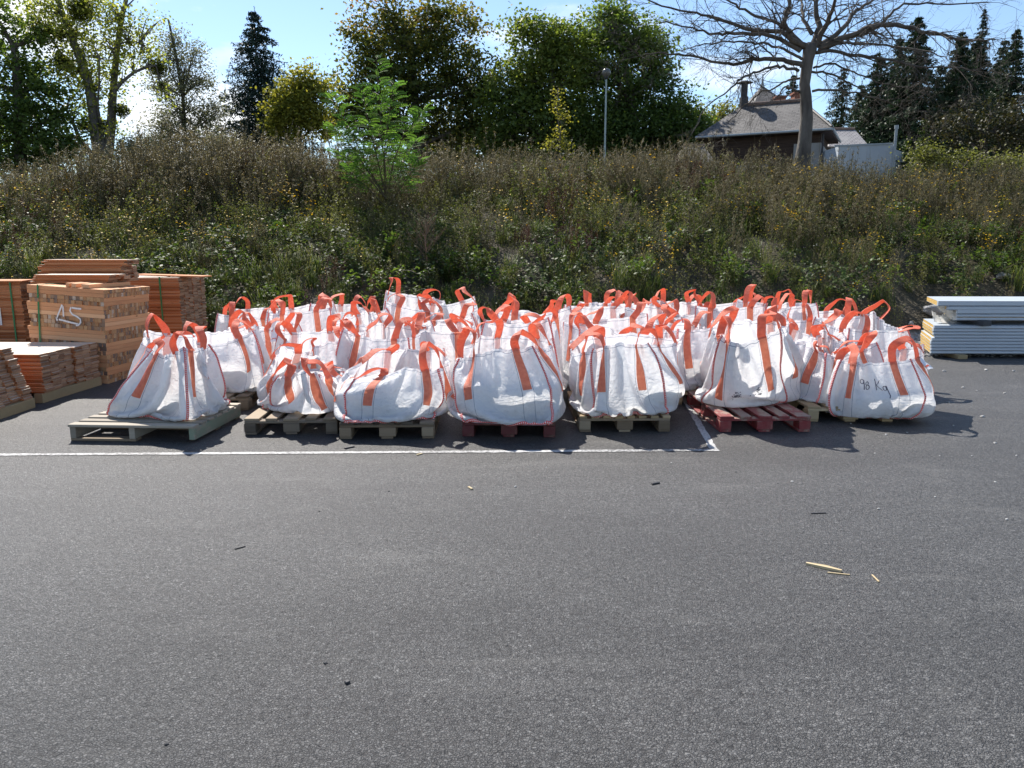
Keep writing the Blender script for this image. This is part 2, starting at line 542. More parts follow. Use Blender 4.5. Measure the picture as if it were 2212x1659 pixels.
# ------------------------------------------------------------------ bulk bags: materials
def cloth_material():
    m, n, out = new_mat("woven_white_cloth")
    uv = N(n, "ShaderNodeUVMap", uv_map="UVMap")
    sx = N(n, "ShaderNodeSeparateXYZ"); n.links.new(uv.outputs[0], sx.inputs[0])
    fr = N(n, "ShaderNodeMath", operation='FRACT'); n.links.new(sx.outputs[0], fr.inputs[0])
    # four thin blue threads per side, either side of each sewn strap
    acc = None
    for c in (0.165, 0.275, 0.725, 0.835):
        a = N(n, "ShaderNodeMath", operation='SUBTRACT'); a.inputs[1].default_value = c; n.links.new(fr.outputs[0], a.inputs[0])
        b = N(n, "ShaderNodeMath", operation='ABSOLUTE'); n.links.new(a.outputs[0], b.inputs[0])
        d = N(n, "ShaderNodeMath", operation='LESS_THAN'); d.inputs[1].default_value = 0.0020; n.links.new(b.outputs[0], d.inputs[0])
        if acc is None: acc = d
        else:
            e = N(n, "ShaderNodeMath", operation='ADD'); n.links.new(acc.outputs[0], e.inputs[0]); n.links.new(d.outputs[0], e.inputs[1]); acc = e
    # hem thread
    a = N(n, "ShaderNodeMath", operation='SUBTRACT'); a.inputs[1].default_value = 0.967; n.links.new(sx.outputs[1], a.inputs[0])
    b = N(n, "ShaderNodeMath", operation='ABSOLUTE'); n.links.new(a.outputs[0], b.inputs[0])
    d = N(n, "ShaderNodeMath", operation='LESS_THAN'); d.inputs[1].default_value = 0.0024; n.links.new(b.outputs[0], d.inputs[0])
    e = N(n, "ShaderNodeMath", operation='ADD'); n.links.new(acc.outputs[0], e.inputs[0]); n.links.new(d.outputs[0], e.inputs[1]); acc = e
    tcn = N(n, "ShaderNodeTexCoord")
    nz1 = N(n, "ShaderNodeTexNoise", i_Scale=3.0, i_Detail=4)
    n.links.new(tcn.outputs['Object'], nz1.inputs['Vector'])
    base = ramp(n, [(0.3, (0.80, 0.81, 0.83)), (0.7, (0.88, 0.885, 0.89))])
    n.links.new(nz1.outputs[0], base.inputs[0])
    # grey dust rubbed into the lower part, in patches
    nd = N(n, "ShaderNodeTexNoise", i_Scale=5.0, i_Detail=8, i_Roughness=0.7); n.links.new(tcn.outputs['Object'], nd.inputs['Vector'])
    dm = N(n, "ShaderNodeMapRange"); dm.inputs[1].default_value = 0.0; dm.inputs[2].default_value = 0.42; dm.inputs[3].default_value = 0.20; dm.inputs[4].default_value = 0.0
    n.links.new(sx.outputs[1], dm.inputs[0])
    da = N(n, "ShaderNodeMath", operation='ADD'); n.links.new(nd.outputs[0], da.inputs[0]); n.links.new(dm.outputs[0], da.inputs[1])
    dr = ramp(n, [(0.58, (0, 0, 0)), (0.82, (0.45, 0.45, 0.45))]); n.links.new(da.outputs[0], dr.inputs[0])
    db = N(n, "ShaderNodeMix", data_type='RGBA'); db.inputs['B'].default_value = (0.42, 0.40, 0.36, 1)
    n.links.new(dr.outputs[0], db.inputs['Factor']); n.links.new(base.outputs[0], db.inputs['A'])
    mc = N(n, "ShaderNodeMix", data_type='RGBA'); mc.inputs['B'].default_value = (0.22, 0.26, 0.34, 1)
    n.links.new(acc.outputs[0], mc.inputs['Factor']); n.links.new(db.outputs['Result'], mc.inputs['A'])
    # crumple bump: ridged noise + weave
    rd = N(n, "ShaderNodeTexNoise", i_Scale=9.0, i_Detail=6, i_Roughness=0.55, i_Distortion=1.2)
    n.links.new(tcn.outputs['Object'], rd.inputs['Vector'])
    s1 = N(n, "ShaderNodeMath", operation='SUBTRACT'); s1.inputs[1].default_value = 0.5; n.links.new(rd.outputs[0], s1.inputs[0])
    s2 = N(n, "ShaderNodeMath", operation='ABSOLUTE'); n.links.new(s1.outputs[0], s2.inputs[0])
    rd2 = N(n, "ShaderNodeTexNoise", i_Scale=24.0, i_Detail=5, i_Roughness=0.6, i_Distortion=0.8)
    n.links.new(tcn.outputs['Object'], rd2.inputs['Vector'])
    s3 = N(n, "ShaderNodeMath", operation='MULTIPLY_ADD'); s3.inputs[1].default_value = 0.3
    n.links.new(rd2.outputs[0], s3.inputs[0]); n.links.new(s2.outputs[0], s3.inputs[2])
    # creases lying across the loaded lower half
    mpc = N(n, "ShaderNodeMapping"); mpc.inputs['Scale'].default_value = (3.0, 26.0, 1.0)
    nzc = N(n, "ShaderNodeTexNoise", i_Scale=1.0, i_Detail=5, i_Roughness=0.6, i_Distortion=1.0)
    n.links.new(uv.outputs[0], mpc.inputs[0]); n.links.new(mpc.outputs[0], nzc.inputs['Vector'])
    mk = N(n, "ShaderNodeMapRange"); mk.inputs[1].default_value = 0.12; mk.inputs[2].default_value = 0.55; mk.inputs[3].default_value = 0.75; mk.inputs[4].default_value = 0.04
    n.links.new(sx.outputs[1], mk.inputs[0])
    mcr = N(n, "ShaderNodeMath", operation='MULTIPLY_ADD'); n.links.new(nzc.outputs[0], mcr.inputs[0]); n.links.new(mk.outputs[0], mcr.inputs[1]); n.links.new(s3.outputs[0], mcr.inputs[2])
    bm = N(n, "ShaderNodeBump", i_Strength=0.7, i_Distance=0.04)
    n.links.new(mcr.outputs[0], bm.inputs['Height'])
    p = N(n, "ShaderNodeBsdfPrincipled", i_Roughness=0.48)
    p.inputs['Specular IOR Level'].default_value = 0.35
    tr = N(n, "ShaderNodeBsdfTranslucent")
    ms = N(n, "ShaderNodeMixShader"); ms.inputs[0].default_value = 0.38
    n.links.new(mc.outputs['Result'], p.inputs['Base Color']); n.links.new(mc.outputs['Result'], tr.inputs[0])
    n.links.new(bm.outputs[0], p.inputs['Normal']); n.links.new(bm.outputs[0], tr.inputs['Normal'])
    n.links.new(p.outputs[0], ms.inputs[1]); n.links.new(tr.outputs[0], ms.inputs[2]); n.links.new(ms.outputs[0], out.inputs[0])
    return m


def strap_material():
    m, n, out = new_mat("orange_webbing")
    uv = N(n, "ShaderNodeUVMap", uv_map="UVMap")
    wv = N(n, "ShaderNodeTexWave", i_Scale=55.0, wave_type='BANDS', bands_direction='DIAGONAL'); wv.inputs['Distortion'].default_value = 0.0
    n.links.new(uv.outputs[0], wv.inputs['Vector'])
    tcn = N(n, "ShaderNodeTexCoord")
    nz1 = N(n, "ShaderNodeTexNoise", i_Scale=30.0, i_Detail=4); n.links.new(tcn.outputs['Object'], nz1.inputs['Vector'])
    base = ramp(n, [(0.25, (0.76, 0.20, 0.125)), (0.75, (0.90, 0.31, 0.20))])
    n.links.new(nz1.outputs[0], base.inputs[0])
    p = N(n, "ShaderNodeBsdfPrincipled", i_Roughness=0.55)
    p.inputs['Specular IOR Level'].default_value = 0.3
    tr = N(n, "ShaderNodeBsdfTranslucent")
    vm = N(n, "ShaderNodeVectorMath", operation='MULTIPLY'); vm.inputs[1].default_value = (1.1, 1.35, 1.25)
    n.links.new(base.outputs[0], vm.inputs[0]); n.links.new(vm.outputs[0], tr.inputs[0])
    bm = N(n, "ShaderNodeBump", i_Strength=0.35, i_Distance=0.003); n.links.new(wv.outputs[0], bm.inputs['Height'])
    n.links.new(bm.outputs[0], p.inputs['Normal'])
    ms = N(n, "ShaderNodeMixShader"); ms.inputs[0].default_value = 0.42
    n.links.new(base.outputs[0], p.inputs['Base Color'])
    n.links.new(p.outputs[0], ms.inputs[1]); n.links.new(tr.outputs[0], ms.inputs[2]); n.links.new(ms.outputs[0], out.inputs[0])
    return m


def seam_material():
    m, n, out = new_mat("red_chain_stitch")
    uv = N(n, "ShaderNodeUVMap", uv_map="UVMap")
    sx = N(n, "ShaderNodeSeparateXYZ"); n.links.new(uv.outputs[0], sx.inputs[0])
    mu = N(n, "ShaderNodeMath", operation='MULTIPLY'); mu.inputs[1].default_value = 62.0; n.links.new(sx.outputs[1], mu.inputs[0])
    fr = N(n, "ShaderNodeMath", operation='FRACT'); n.links.new(mu.outputs[0], fr.inputs[0])
    lt = N(n, "ShaderNodeMath", operation='LESS_THAN'); lt.inputs[1].default_value = 0.5; n.links.new(fr.outputs[0], lt.inputs[0])
    ab = N(n, "ShaderNodeMath", operation='SUBTRACT'); ab.inputs[1].default_value = 0.5; n.links.new(sx.outputs[0], ab.inputs[0])
    aa = N(n, "ShaderNodeMath", operation='ABSOLUTE'); n.links.new(ab.outputs[0], aa.inputs[0])
    gt = N(n, "ShaderNodeMath", operation='GREATER_THAN'); gt.inputs[1].default_value = 0.30; n.links.new(aa.outputs[0], gt.inputs[0])
    mxx = N(n, "ShaderNodeMath", operation='MAXIMUM'); n.links.new(lt.outputs[0], mxx.inputs[0]); n.links.new(gt.outputs[0], mxx.inputs[1])
    mc = N(n, "ShaderNodeMix", data_type='RGBA'); mc.inputs['A'].default_value = (0.78, 0.60, 0.58, 1); mc.inputs['B'].default_value = (0.66, 0.06, 0.045, 1)
    n.links.new(mxx.outputs[0], mc.inputs['Factor'])
    p = N(n, "ShaderNodeBsdfPrincipled", i_Roughness=0.7)
    n.links.new(mc.outputs['Result'], p.inputs['Base Color']); n.links.new(p.outputs[0], out.inputs[0])
    return m


MAT_CLOTH = cloth_material()
MAT_STRAP = strap_material()
MAT_SEAM = seam_material()
MAT_FILL = simple_mat("bag_fill", [(0.3, (0.45, 0.45, 0.45)), (0.7, (0.70, 0.70, 0.70))], rough=0.9, scale=14, bump=0.6)
MAT_INK = simple_mat("marker_ink", [(0.3, (0.03, 0.03, 0.06)), (0.7, (0.07, 0.07, 0.12))], bump=0, rough=0.6)
MAT_TAG = simple_mat("plastic_pouch", [(0.3, (0.70, 0.70, 0.72)), (0.7, (0.80, 0.80, 0.82))], rough=0.25, bump=0.2)
MAT_TAGPRINT = simple_mat("pouch_print", [(0.3, (0.6, 0.10, 0.06)), (0.7, (0.7, 0.16, 0.08))], rough=0.5, bump=0)

# ------------------------------------------------------------------ bulk bags: where they stand and how they slump
NC, NR = 20, 26
CW, RH = 0.92 / NC, 0.93 / NR
BAGS = []


def bag(key, label, rim, base=None, c=None, z0=0.144, rot=0.0, half=0.42, fill=(0.47, 0.47, 0.42), handles=None, lean=None, grp='front', seed=0, bandlen=None, fc=None, slack=1.13):
    if base is None:
        base = []
        for sx_, sy_ in ((-1, -1), (1, -1), (1, 1), (-1, 1)):
            x, y = sx_ * half, sy_ * half
            base.append(Vector((c[0] + x * math.cos(rot) - y * math.sin(rot), c[1] + x * math.sin(rot) + y * math.cos(rot), z0)))
    if c is None:
        cc = sum(base, Vector()) / 4
        c = (cc.x, cc.y)
    BAGS.append(dict(key=key, label=label, rim=[Vector(p) for p in rim], base=base, c=c, z0=z0, rot=rot, fill=fill, fc=fc or c,
                     handles=handles or {}, grp=grp, seed=seed or len(BAGS) + 1, bandlen=bandlen or {}, slack=slack))


def rimpx(pts):
    return [at(*p) for p in pts]


def basepx(pts, z=0.144):
    return [ground_at(px, py, z) if len_ == 2 else Vector(px) for (px, py), len_ in ((p, 2) for p in pts)]


def auto_rim(c, rot, zr, half=0.40, seed=1, tilt=(0, 0), jit=0.06, sag=0.10):
    r = random.Random(seed * 13 + 5)
    pts = []
    drop = r.choice((0, 2, 4, 6, 0, 2)) if r.random() < .5 else -1
    dropz = r.uniform(.10, .20)
    tilt = (tilt[0] + r.uniform(-.035, .035), tilt[1] + r.uniform(-.02, .03))
    for k in range(8):
        sx_, sy_ = [(-1, -1), (0, -1), (1, -1), (1, 0), (1, 1), (0, 1), (-1, 1), (-1, 0)][k]
        mid = k % 2
        h = half * (0.97 + r.uniform(-0.10, 0.06)) if not mid else half * (1.0 + r.uniform(-0.35, 0.10))
        x, y = sx_ * h, sy_ * h
        z = zr + tilt[0] * sx_ + tilt[1] * sy_ + r.uniform(-jit, jit) - (r.uniform(0.1, 1.0) * sag * .7 if mid else 0)
        x += r.uniform(-jit, jit) * 0.7; y += r.uniform(-jit, jit) * 0.7
        if k == drop: z -= dropz; x *= .82; y *= .82
        pts.append(Vector((c[0] + x * math.cos(rot) - y * math.sin(rot), c[1] + x * math.sin(rot) + y * math.cos(rot), z)))
    return pts


# --- the front row, rim and base read off the photograph (order: front left, front, front right, right, back right, back, back left, left)
bag('a', 'leftmost white front bag, slumped to a peak on the greenish grey pallet',
    rimpx([(331, 757, 6.62), (362, 764, 6.50), (396, 750, 6.46), (424, 750, 6.62), (449, 744, 6.95), (415, 722, 7.12), (317, 712, 7.10), (312, 735, 6.85)]),
    base=[ground_at(240, 896, .15), ground_at(405, 908, .15), ground_at(470, 883, .15) + Vector((0, .18, 0)), ground_at(300, 868, .15) + Vector((0, .25, 0))],
    fill=(0.39, 0.34, 0.30), rot=0.12, z0=0.15, seed=3,
    handles={0: (0.10, 0.05, 0.12), 1: (-0.06, 0.0, 0.24), 2: (.02, -.05, .22), 3: (-.04, 0, 0.24)})
bag('b', 'collapsed white front bag with its flap and strap twisted into a knot',
    rimpx([(604, 812, 6.62), (650, 798, 6.52), (688, 806, 6.60), (722, 812, 6.9), (733, 806, 7.3), (690, 772, 7.4), (606, 744, 7.25), (583, 800, 6.95)]),
    base=[ground_at(567, 884, .15), ground_at(733, 884, .15), ground_at(738, 850, .15) + Vector((0, .3, 0)), ground_at(575, 850, .15) + Vector((0, .3, 0))],
    fill=(0.42, 0.40, 0.28), z0=0.15, seed=4, handles={0: (.14, -0.05, 0.20), 1: (-0.14, -.06, 0.20), 2: (-.1, -.1, .1), 3: (0.06, -.05, .16)})
bag('c', 'low white front bag whose left corner has fallen in, beside the knotted bag',
    rimpx([(790, 828, 6.62), (880, 790, 6.44), (946, 797, 6.62), (968, 775, 6.9), (957, 752, 7.3), (880, 752, 7.4), (806, 752, 7.2), (752, 800, 6.9)]),
    base=[ground_at(742, 916, .15), ground_at(930, 905, .15), ground_at(955, 858, .15) + Vector((0, .1, 0)), ground_at(752, 870, .15) + Vector((0, .1, 0))],
    fill=(0.46, 0.44, 0.32), z0=0.15, seed=5, handles={1: (-0.07, -.02, .32), 0: (0.16, -.03, .08), 2: (-.12, 0, .14), 3: (.18, 0.05, .14)})
bag('d', 'plump white bag hanging over the dark red pallet in the middle of the front row',
    rimpx([(992, 776, 6.60), (1067, 752, 6.46), (1148, 748, 6.58), (1185, 752, 6.85), (1190, 730, 7.25), (1120, 722, 7.4), (1040, 722, 7.3), (998, 752, 6.95)]),
    base=[ground_at(1003, 913, .15), ground_at(1193, 920, .15), ground_at(1190, 860, .15), ground_at(1012, 860, .15)],
    fill=(0.48, 0.46, 0.42), z0=0.15, seed=6, handles={0: (-.02, .02, .33), 1: (-.08, 0, .22), 2: (-.1, -.05, .22), 3: (0.08, -.1, .26)})
bag('e', 'wide white bag with two bold straps facing front, on the pale eight-slat pallet',
    rimpx([(1283, 752, 6.62), (1338, 737, 6.50), (1397, 740, 6.62), (1448, 742, 6.95), (1472, 732, 7.3), (1372, 715, 7.4), (1228, 734, 7.3), (1238, 765, 6.95)]),
    base=[ground_at(1272, 900, .15), ground_at(1430, 892, .15), ground_at(1445, 850, .15), ground_at(1262, 850, .15)],
    fill=(0.49, 0.46, 0.42), z0=0.15, seed=7, handles={0: (-.04, -.04, .19), 1: (.0, -.04, .19), 2: (-.08, -.02, .20), 3: (.14, -.05, .16)})
bag('f', 'tall smooth white bag with dark grease smudges on its front, on the bright red pallet',
    rimpx([(1563, 722, 6.72), (1597, 742, 6.62), (1683, 706, 6.68), (1690, 706, 6.95), (1699, 690, 7.3), (1619, 690, 7.45), (1541, 690, 7.3), (1545, 712, 7.0)]),
    base=[ground_at(1533, 870, .15), ground_at(1710, 872, .15), ground_at(1718, 828, .15), ground_at(1520, 828, .15)],
    fill=(0.45, 0.44, 0.36), z0=0.15, seed=8, handles={0: (.04, .12, .24), 1: (-.08, .0, .24), 2: (-.1, -.05, .2), 3: (.12, -.08, .22)})
bag('g', 'white bag marked 98 Kg by hand, sagging over the front of its pallet',
    rimpx([(1818, 777, 6.98), (1880, 781, 6.90), (1966, 775, 6.96), (1990, 760, 7.25), (1994, 740, 7.65), (1905, 754, 7.75), (1806, 750, 7.65), (1800, 768, 7.3)]),
    base=[ground_at(1806, 897, .06), ground_at(1960, 903, .06), ground_at(1978, 850, .15), ground_at(1800, 850, .15)],
    fill=(0.46, 0.45, 0.33), z0=0.06, seed=9, slack=1.0, handles={0: (.1, .1, .17), 1: (-.03, .03, .31), 2: (-.15, -.1, .14), 3: (.2, -.05, .16)})


# --- the rows behind
def back(key, label, px, py, Y, rot=0.0, half=0.40, seed=0, tilt=(0, 0), sag=0.10, jit=0.06, fill=(0.41, 0.41, 0.40), handles=None):
    top = at(px, py, Y)
    c = (top.x, Y)
    bag(key, label, auto_rim(c, rot, top.z, half=half, seed=seed or len(BAGS) * 7 + 3, tilt=tilt, sag=sag, jit=jit), c=c, rot=rot, half=0.40,
        fill=fill, grp='back', seed=len(BAGS) + 21, handles=handles)


UPH = {0: (0.07, 0, .24), 1: (0.05, 0, .21), 2: (-.06, 0, .22), 3: (.05, 0, .25)}
back('h', 'white bag tipped sideways just behind the leftmost bag, its stitched corner turned up', 476, 712, 7.98, rot=0.35, tilt=(0.06, 0.06), half=.36)
back('i', 'white bag third back in the left column, one strap running down its facing side', 560, 700, 9.15, rot=-0.12, half=.36)
back('j', 'white bag at the back of the left column with two raised loops against the weeds', 552, 672, 10.4, handles=UPH)
back('k', 'white bag behind the knotted bag with a pair of straps crossed at its stitched corner', 693, 718, 7.95, rot=0.5, half=.36, tilt=(0.0, 0.05))
back('l', 'white bag at the back beside the two-looped bag, its square loops standing up', 655, 664, 10.2, rot=.1, handles=UPH)
back('m', 'white back row bag with a loop at each end, left of the tallest', 746, 654, 10.7, rot=-.1, half=.42, handles={0: (.05, 0, .20), 2: (.1, 0, .26), 1: (0, 0, .24), 3: (.1, 0, .22)})
back('n', 'white bag fallen over in a heap with its straps lying flat, in the third row', 770, 690, 9.2, rot=.7, half=.34, tilt=(.08, .0), sag=.2, jit=.1)
back('o', 'white bag right behind the low fallen-corner bag, two loops meeting above it', 838, 708, 7.95, rot=-.25, half=.38)
back('p', 'tallest white bag of the back row, one big loop on its raised corner', 893, 645, 10.5, rot=.2, half=.38, tilt=(-.05, .08), handles={3: (0.03, 0, .30), 2: (0.1, 0, .14), 0: (.1, 0, .2)})
back('q', 'upright white bag with a paper pouch, left behind the plump middle bag', 950, 697, 8.45, rot=.04, half=.41, sag=.05)
back('r', 'white back row bag with a smooth flank, just left of the gap', 966, 664, 10.2, rot=.1, half=.38, tilt=(.04, .05))
back('s', 'white bag directly behind the plump middle bag, its loops flopped forward', 1120, 686, 7.98, rot=-.05, half=.34, handles={0: (-.08, -.05, .2), 1: (.1, -.1, .14)})
back('t', 'white bag third back in the middle column with four raised loops', 1150, 664, 9.15, rot=.03, half=.43, handles={0: (.10, 0, .25), 1: (.08, 0, .24), 2: (.08, 0, .24), 3: (.1, 0, .25)})
back('u', 'white bag behind the pale pallet one, its left rim rolled open', 1325, 707, 7.98, rot=.1, half=.43, jit=.07)
back('v', 'white bag third back behind the wide bag, its square left corner seam upright', 1306, 668, 9.1, rot=.12, half=.38, handles={0: (.14, 0, .18), 1: (.14, 0, .2)})
back('w', 'pointed white bag at the very back with a small loop on its peak', 1322, 646, 10.5, rot=.6, half=.33, handles={0: (.1, 0, .16), 1: (-.1, 0, .16), 2: (0, 0, .22)})
back('x', 'white bag right of the pointed one, a single loop leaning right over its rim', 1405, 668, 9.6, rot=.05, half=.38)
back('y', 'white bag standing just left of and behind the tall bag on the red pallet', 1497, 695, 8.25, rot=.3, half=.34)
back('z', 'narrow white back row bag, two loops overlapping, left of the broad one', 1472, 655, 10.1, rot=.1, half=.33, handles=UPH)
back('aa', 'broad white back row bag with a loop bent right above its rim', 1562, 656, 10.2, rot=-.05, half=.45, handles={0: (.10, 0, .25), 1: (.1, 0, .16), 2: (.14, 0, .16)})
back('bb', 'white bag behind the red pallet bag, showing the highest pair of loops on this side', 1676, 652, 10.0, rot=.1, half=.38, handles={0: (.05, 0, .29), 1: (0.03, 0, .25), 2: (-.05, 0, .30), 3: (0.04, 0, .32)})
back('cc', 'white bag with its front rim pulled into a deep V, beside the tall bag', 1742, 712, 8.3, rot=-.5, half=.36, tilt=(-.03, .03), sag=.25)
back('dd', 'white bag in the last row with a flat rim and one round upright loop', 1765, 672, 9.6, rot=0, half=.43, sag=.12, handles={3: (0.03, 0, .28), 2: (0.1, 0, .24), 0: (.03, 0, .28), 1: (-.05, 0, .33)})
back('ee', 'slumped white bag with red piped corner pressed against the 98 Kg bag', 1782, 738, 7.6, rot=.35, half=.33, tilt=(.05, .03), fill=(.38, .38, .36))
back('ff', 'white bag behind the 98 Kg bag, one strap trailing off its right corner', 1862, 694, 8.75, rot=.08, half=.40, tilt=(0, .02), handles={0: (.05, 0, .27), 1: (.3, 0, .06), 2: (.2, .0, .2)})


# ------------------------------------------------------------------ cloth relaxation (position based, all bags at once)
def relax_bags():
    nb = len(BAGS)
    C = 4 * NC
    P = np.zeros((nb, NR + 1, C, 3), dtype=np.float64)
    tgt = np.zeros((nb, 8, 3))
    rimall = np.zeros((nb, C, 3))
    RHb = np.zeros((nb, 1, 1, 1))
    zf = np.array([b['z0'] for b in BAGS])[:, None, None]
    for bi, b in enumerate(BAGS):
        rng_ = np.random.default_rng(b['seed'] * 31)
        base = np.array([list(p) for p in b['base']])
        bc = base.mean(axis=0)
        rim = np.array([list(p) for p in b['rim']])
        tgt[bi] = rim
        base_ring = np.zeros((C, 3)); rim_ring = np.zeros((C, 3))
        for k in range(4):
            for j in range(NC):
                t = j / NC
                q = base[k] * (1 - t) + base[(k + 1) % 4] * t
                s_ = 2 * abs(t - 0.5)                      # round the corners
                q = bc + (q - bc) * (1 - 0.10 * s_ ** 6)
                base_ring[k * NC + j] = q
                a = rim[2 * k]; m_ = rim[2 * k + 1]; c_ = rim[(2 * k + 2) % 8]
                rim_ring[k * NC + j] = (a * (1 - 2 * t) + m_ * 2 * t) if t < .5 else (m_ * (2 - 2 * t) + c_ * (2 * t - 1))
        base_ring[:, 2] = b['z0']
        rimall[bi] = rim_ring
        path = np.linalg.norm(rim_ring - base_ring, axis=1)
        RHb[bi] = min(0.95, b['slack'] * path.mean()) / NR
        for r in range(NR + 1):
            v = r / NR
            ring = base_ring * (1 - v) + rim_ring * v
            cen = ring.mean(axis=0)
            bulge = 1 + 0.20 * math.sin(math.pi * min(v / 0.62, 1))
            P[bi, r] = cen + (ring - cen) * np.array([bulge, bulge, 1])
            P[bi, r, :, 2] = b['z0'] + (rim_ring[:, 2] - b['z0']) * v ** 1.0
        for a in range(2):
            P[bi, 1:, :, a] += 0.010 * smooth_noise((NR, C), (3, 4), rng_) + 0.012 * smooth_noise((NR, C), (7, 9), rng_)
        P[bi, 1:, :, 2] += 0.008 * smooth_noise((NR, C), (3, 5), rng_)
    fill = np.array([b['fill'] for b in BAGS])
    cx = np.array([b['fc'][0] for b in BAGS])[:, None, None]; cy = np.array([b['fc'][1] for b in BAGS])[:, None, None]
    rot = np.array([b['rot'] for b in BAGS])[:, None, None]
    lump = np.stack([1 + 0.035 * smooth_noise((NR + 1, C), (4, 6), np.random.default_rng(b['seed'])) for b in BAGS])
    fa, fb, fh = fill[:, 0][:, None, None] * lump, fill[:, 1][:, None, None] * lump, fill[:, 2][:, None, None] * lump
    cz = zf + 0.42 * fh
    ca, sa = np.cos(rot), np.sin(rot)
    V = np.zeros_like(P)
    base0 = P[:, 0].copy()
    dl_ = np.sqrt(CW ** 2 + RHb ** 2)
    rowi = np.arange(NR + 1)

    def solve(a, b_, rest, k):
        d = b_ - a
        ln = np.sqrt((d * d).sum(-1, keepdims=True)) + 1e-9
        c_ = d * (k * 0.5 * (ln - rest) / ln)
        a += c_; b_ -= c_

    def cyc(rows, step, rest, k, start):
        # pairs (j, j+step) over columns, cyclic
        idx = np.arange(start, C, 2 * step)
        for o in range(step):
            i0 = (idx + o) % C; i1 = (i0 + step) % C
            A = P[:, rows][:, :, i0]; B = P[:, rows][:, :, i1]
            d = B - A
            ln = np.sqrt((d * d).sum(-1, keepdims=True)) + 1e-9
            c_ = d * (k * 0.5 * (ln - rest) / ln)
            P[:, rows.start:rows.stop, i0] = A + c_
            P[:, rows.start:rows.stop, i1] = B - c_

    allr = slice(1, NR + 1)
    for it in range(95):
        V *= 0.86
        V[..., 2] -= 0.0011 if it < 80 else 0.0004
        Pp = P.copy()
        P += V
        for sub in range(3):
            cyc(allr, 1, CW, 0.9, 0); cyc(allr, 1, CW, 0.9, 1)
            for st in (0, 1):
                A = P[:, st:NR:2]; B = P[:, st + 1:NR + 1:2]
                solve(A, B, RHb, 0.9)
            for sh in (1, -1):
                for st in (0, 1):
                    A = P[:, st:NR:2]; B = np.roll(P[:, st + 1:NR + 1:2], -sh, axis=2)
                    d = B - A
                    ln = np.sqrt((d * d).sum(-1, keepdims=True)) + 1e-9
                    c_ = d * (0.5 * 0.5 * (ln - dl_) / ln)
                    P[:, st:NR:2] += c_
                    P[:, st + 1:NR + 1:2] -= np.roll(c_, sh, axis=2)
            if sub == 0:          # bending, distance two cells apart, only resists folding
                cyc(allr, 2, 2 * CW, 0.22, 0); cyc(allr, 2, 2 * CW, 0.22, 2)
                for st in (0, 1, 2, 3):
                    A = P[:, st:NR - 1:4]; B = P[:, st + 2:NR + 1:4]
                    kk = min(A.shape[1], B.shape[1])
                    solve(A[:, :kk], B[:, :kk], 2 * RHb, 0.22)
            # contents
            dx = P[..., 0] - cx; dy = P[..., 1] - cy; dz = P[..., 2] - cz
            lx = dx * ca + dy * sa; ly = -dx * sa + dy * ca
            g = (np.abs(lx / fa) ** 3.6 + np.abs(ly / fb) ** 3.6) ** (3 / 3.6) + np.abs(dz / (0.60 * fh)) ** 3
            inside = g < 1
            s_ = np.where(inside, 1 / np.cbrt(np.maximum(g, 0.05)), 1.0)
            s_ = np.minimum(s_, 1.35)
            P[..., 0] = cx + dx * s_; P[..., 1] = cy + dy * s_; P[..., 2] = cz + dz * s_
            P[..., 2] = np.maximum(P[..., 2], zf)
            P[:, 0] = base0
            for k in range(8):
                j = (k * NC) // 2
                st_ = 0.5 if k % 2 == 0 else 0.28
                P[:, NR, j] += (tgt[:, k] - P[:, NR, j]) * st_
            P[:, NR] += (rimall - P[:, NR]) * 0.16
            P[:, NR - 2] += (rimall - np.array([0, 0, 2]) * RHb[:, 0] - P[:, NR - 2]) * 0.05
        V = P - Pp
    return P, fill


def catmull_up(G, f, axis, cyclic):
    """interpolating cubic upsample by integer factor f along axis"""
    G = np.moveaxis(G, axis, 0)
    n = G.shape[0]
    if cyclic:
        idx = np.arange(n)
        p0, p1, p2, p3 = G[(idx - 1) % n], G[idx], G[(idx + 1) % n], G[(idx + 2) % n]
    else:
        idx = np.arange(n - 1)
        p0, p1, p2, p3 = G[np.maximum(idx - 1, 0)], G[idx], G[idx + 1], G[np.minimum(idx + 2, n - 1)]
    outs = []
    for k in range(f):
        t = k / f
        outs.append(0.5 * ((2 * p1) + (-p0 + p2) * t + (2 * p0 - 5 * p1 + 4 * p2 - p3) * t * t + (-p0 + 3 * p1 - 3 * p2 + p3) * t ** 3))
    R = np.stack(outs, axis=1).reshape((-1,) + G.shape[1:])
    if not cyclic:
        R = np.concatenate([R, G[-1:]], axis=0)
    return np.moveaxis(R, 0, axis)


class Surf:
    def __init__(s, G):
        s.G = G                                   # (rows, cols cyclic, 3)
        du = np.roll(G, -1, 1) - np.roll(G, 1, 1)
        dv = np.gradient(G, axis=0)
        n = np.cross(du, dv)
        s.N = n / (np.linalg.norm(n, axis=-1, keepdims=True) + 1e-9)
        s.r, s.c = G.shape[0], G.shape[1]

    def _s(s, A, u, v):
        x = (u % 4) / 4 * s.c; y = min(max(v, 0), 1) * (s.r - 1)
        i, j = int(min(y, s.r - 1.001)), int(x) % s.c
        fy, fx = y - i, x - int(x)
        j2 = (j + 1) % s.c
        return (A[i, j] * (1 - fx) + A[i, j2] * fx) * (1 - fy) + (A[i + 1, j] * (1 - fx) + A[i + 1, j2] * fx) * fy

    def p(s, u, v, off=0.0):
        q = s._s(s.G, u, v)
        if off:
            n = s._s(s.N, u, v); q = q + n / (np.linalg.norm(n) + 1e-9) * off
        return q


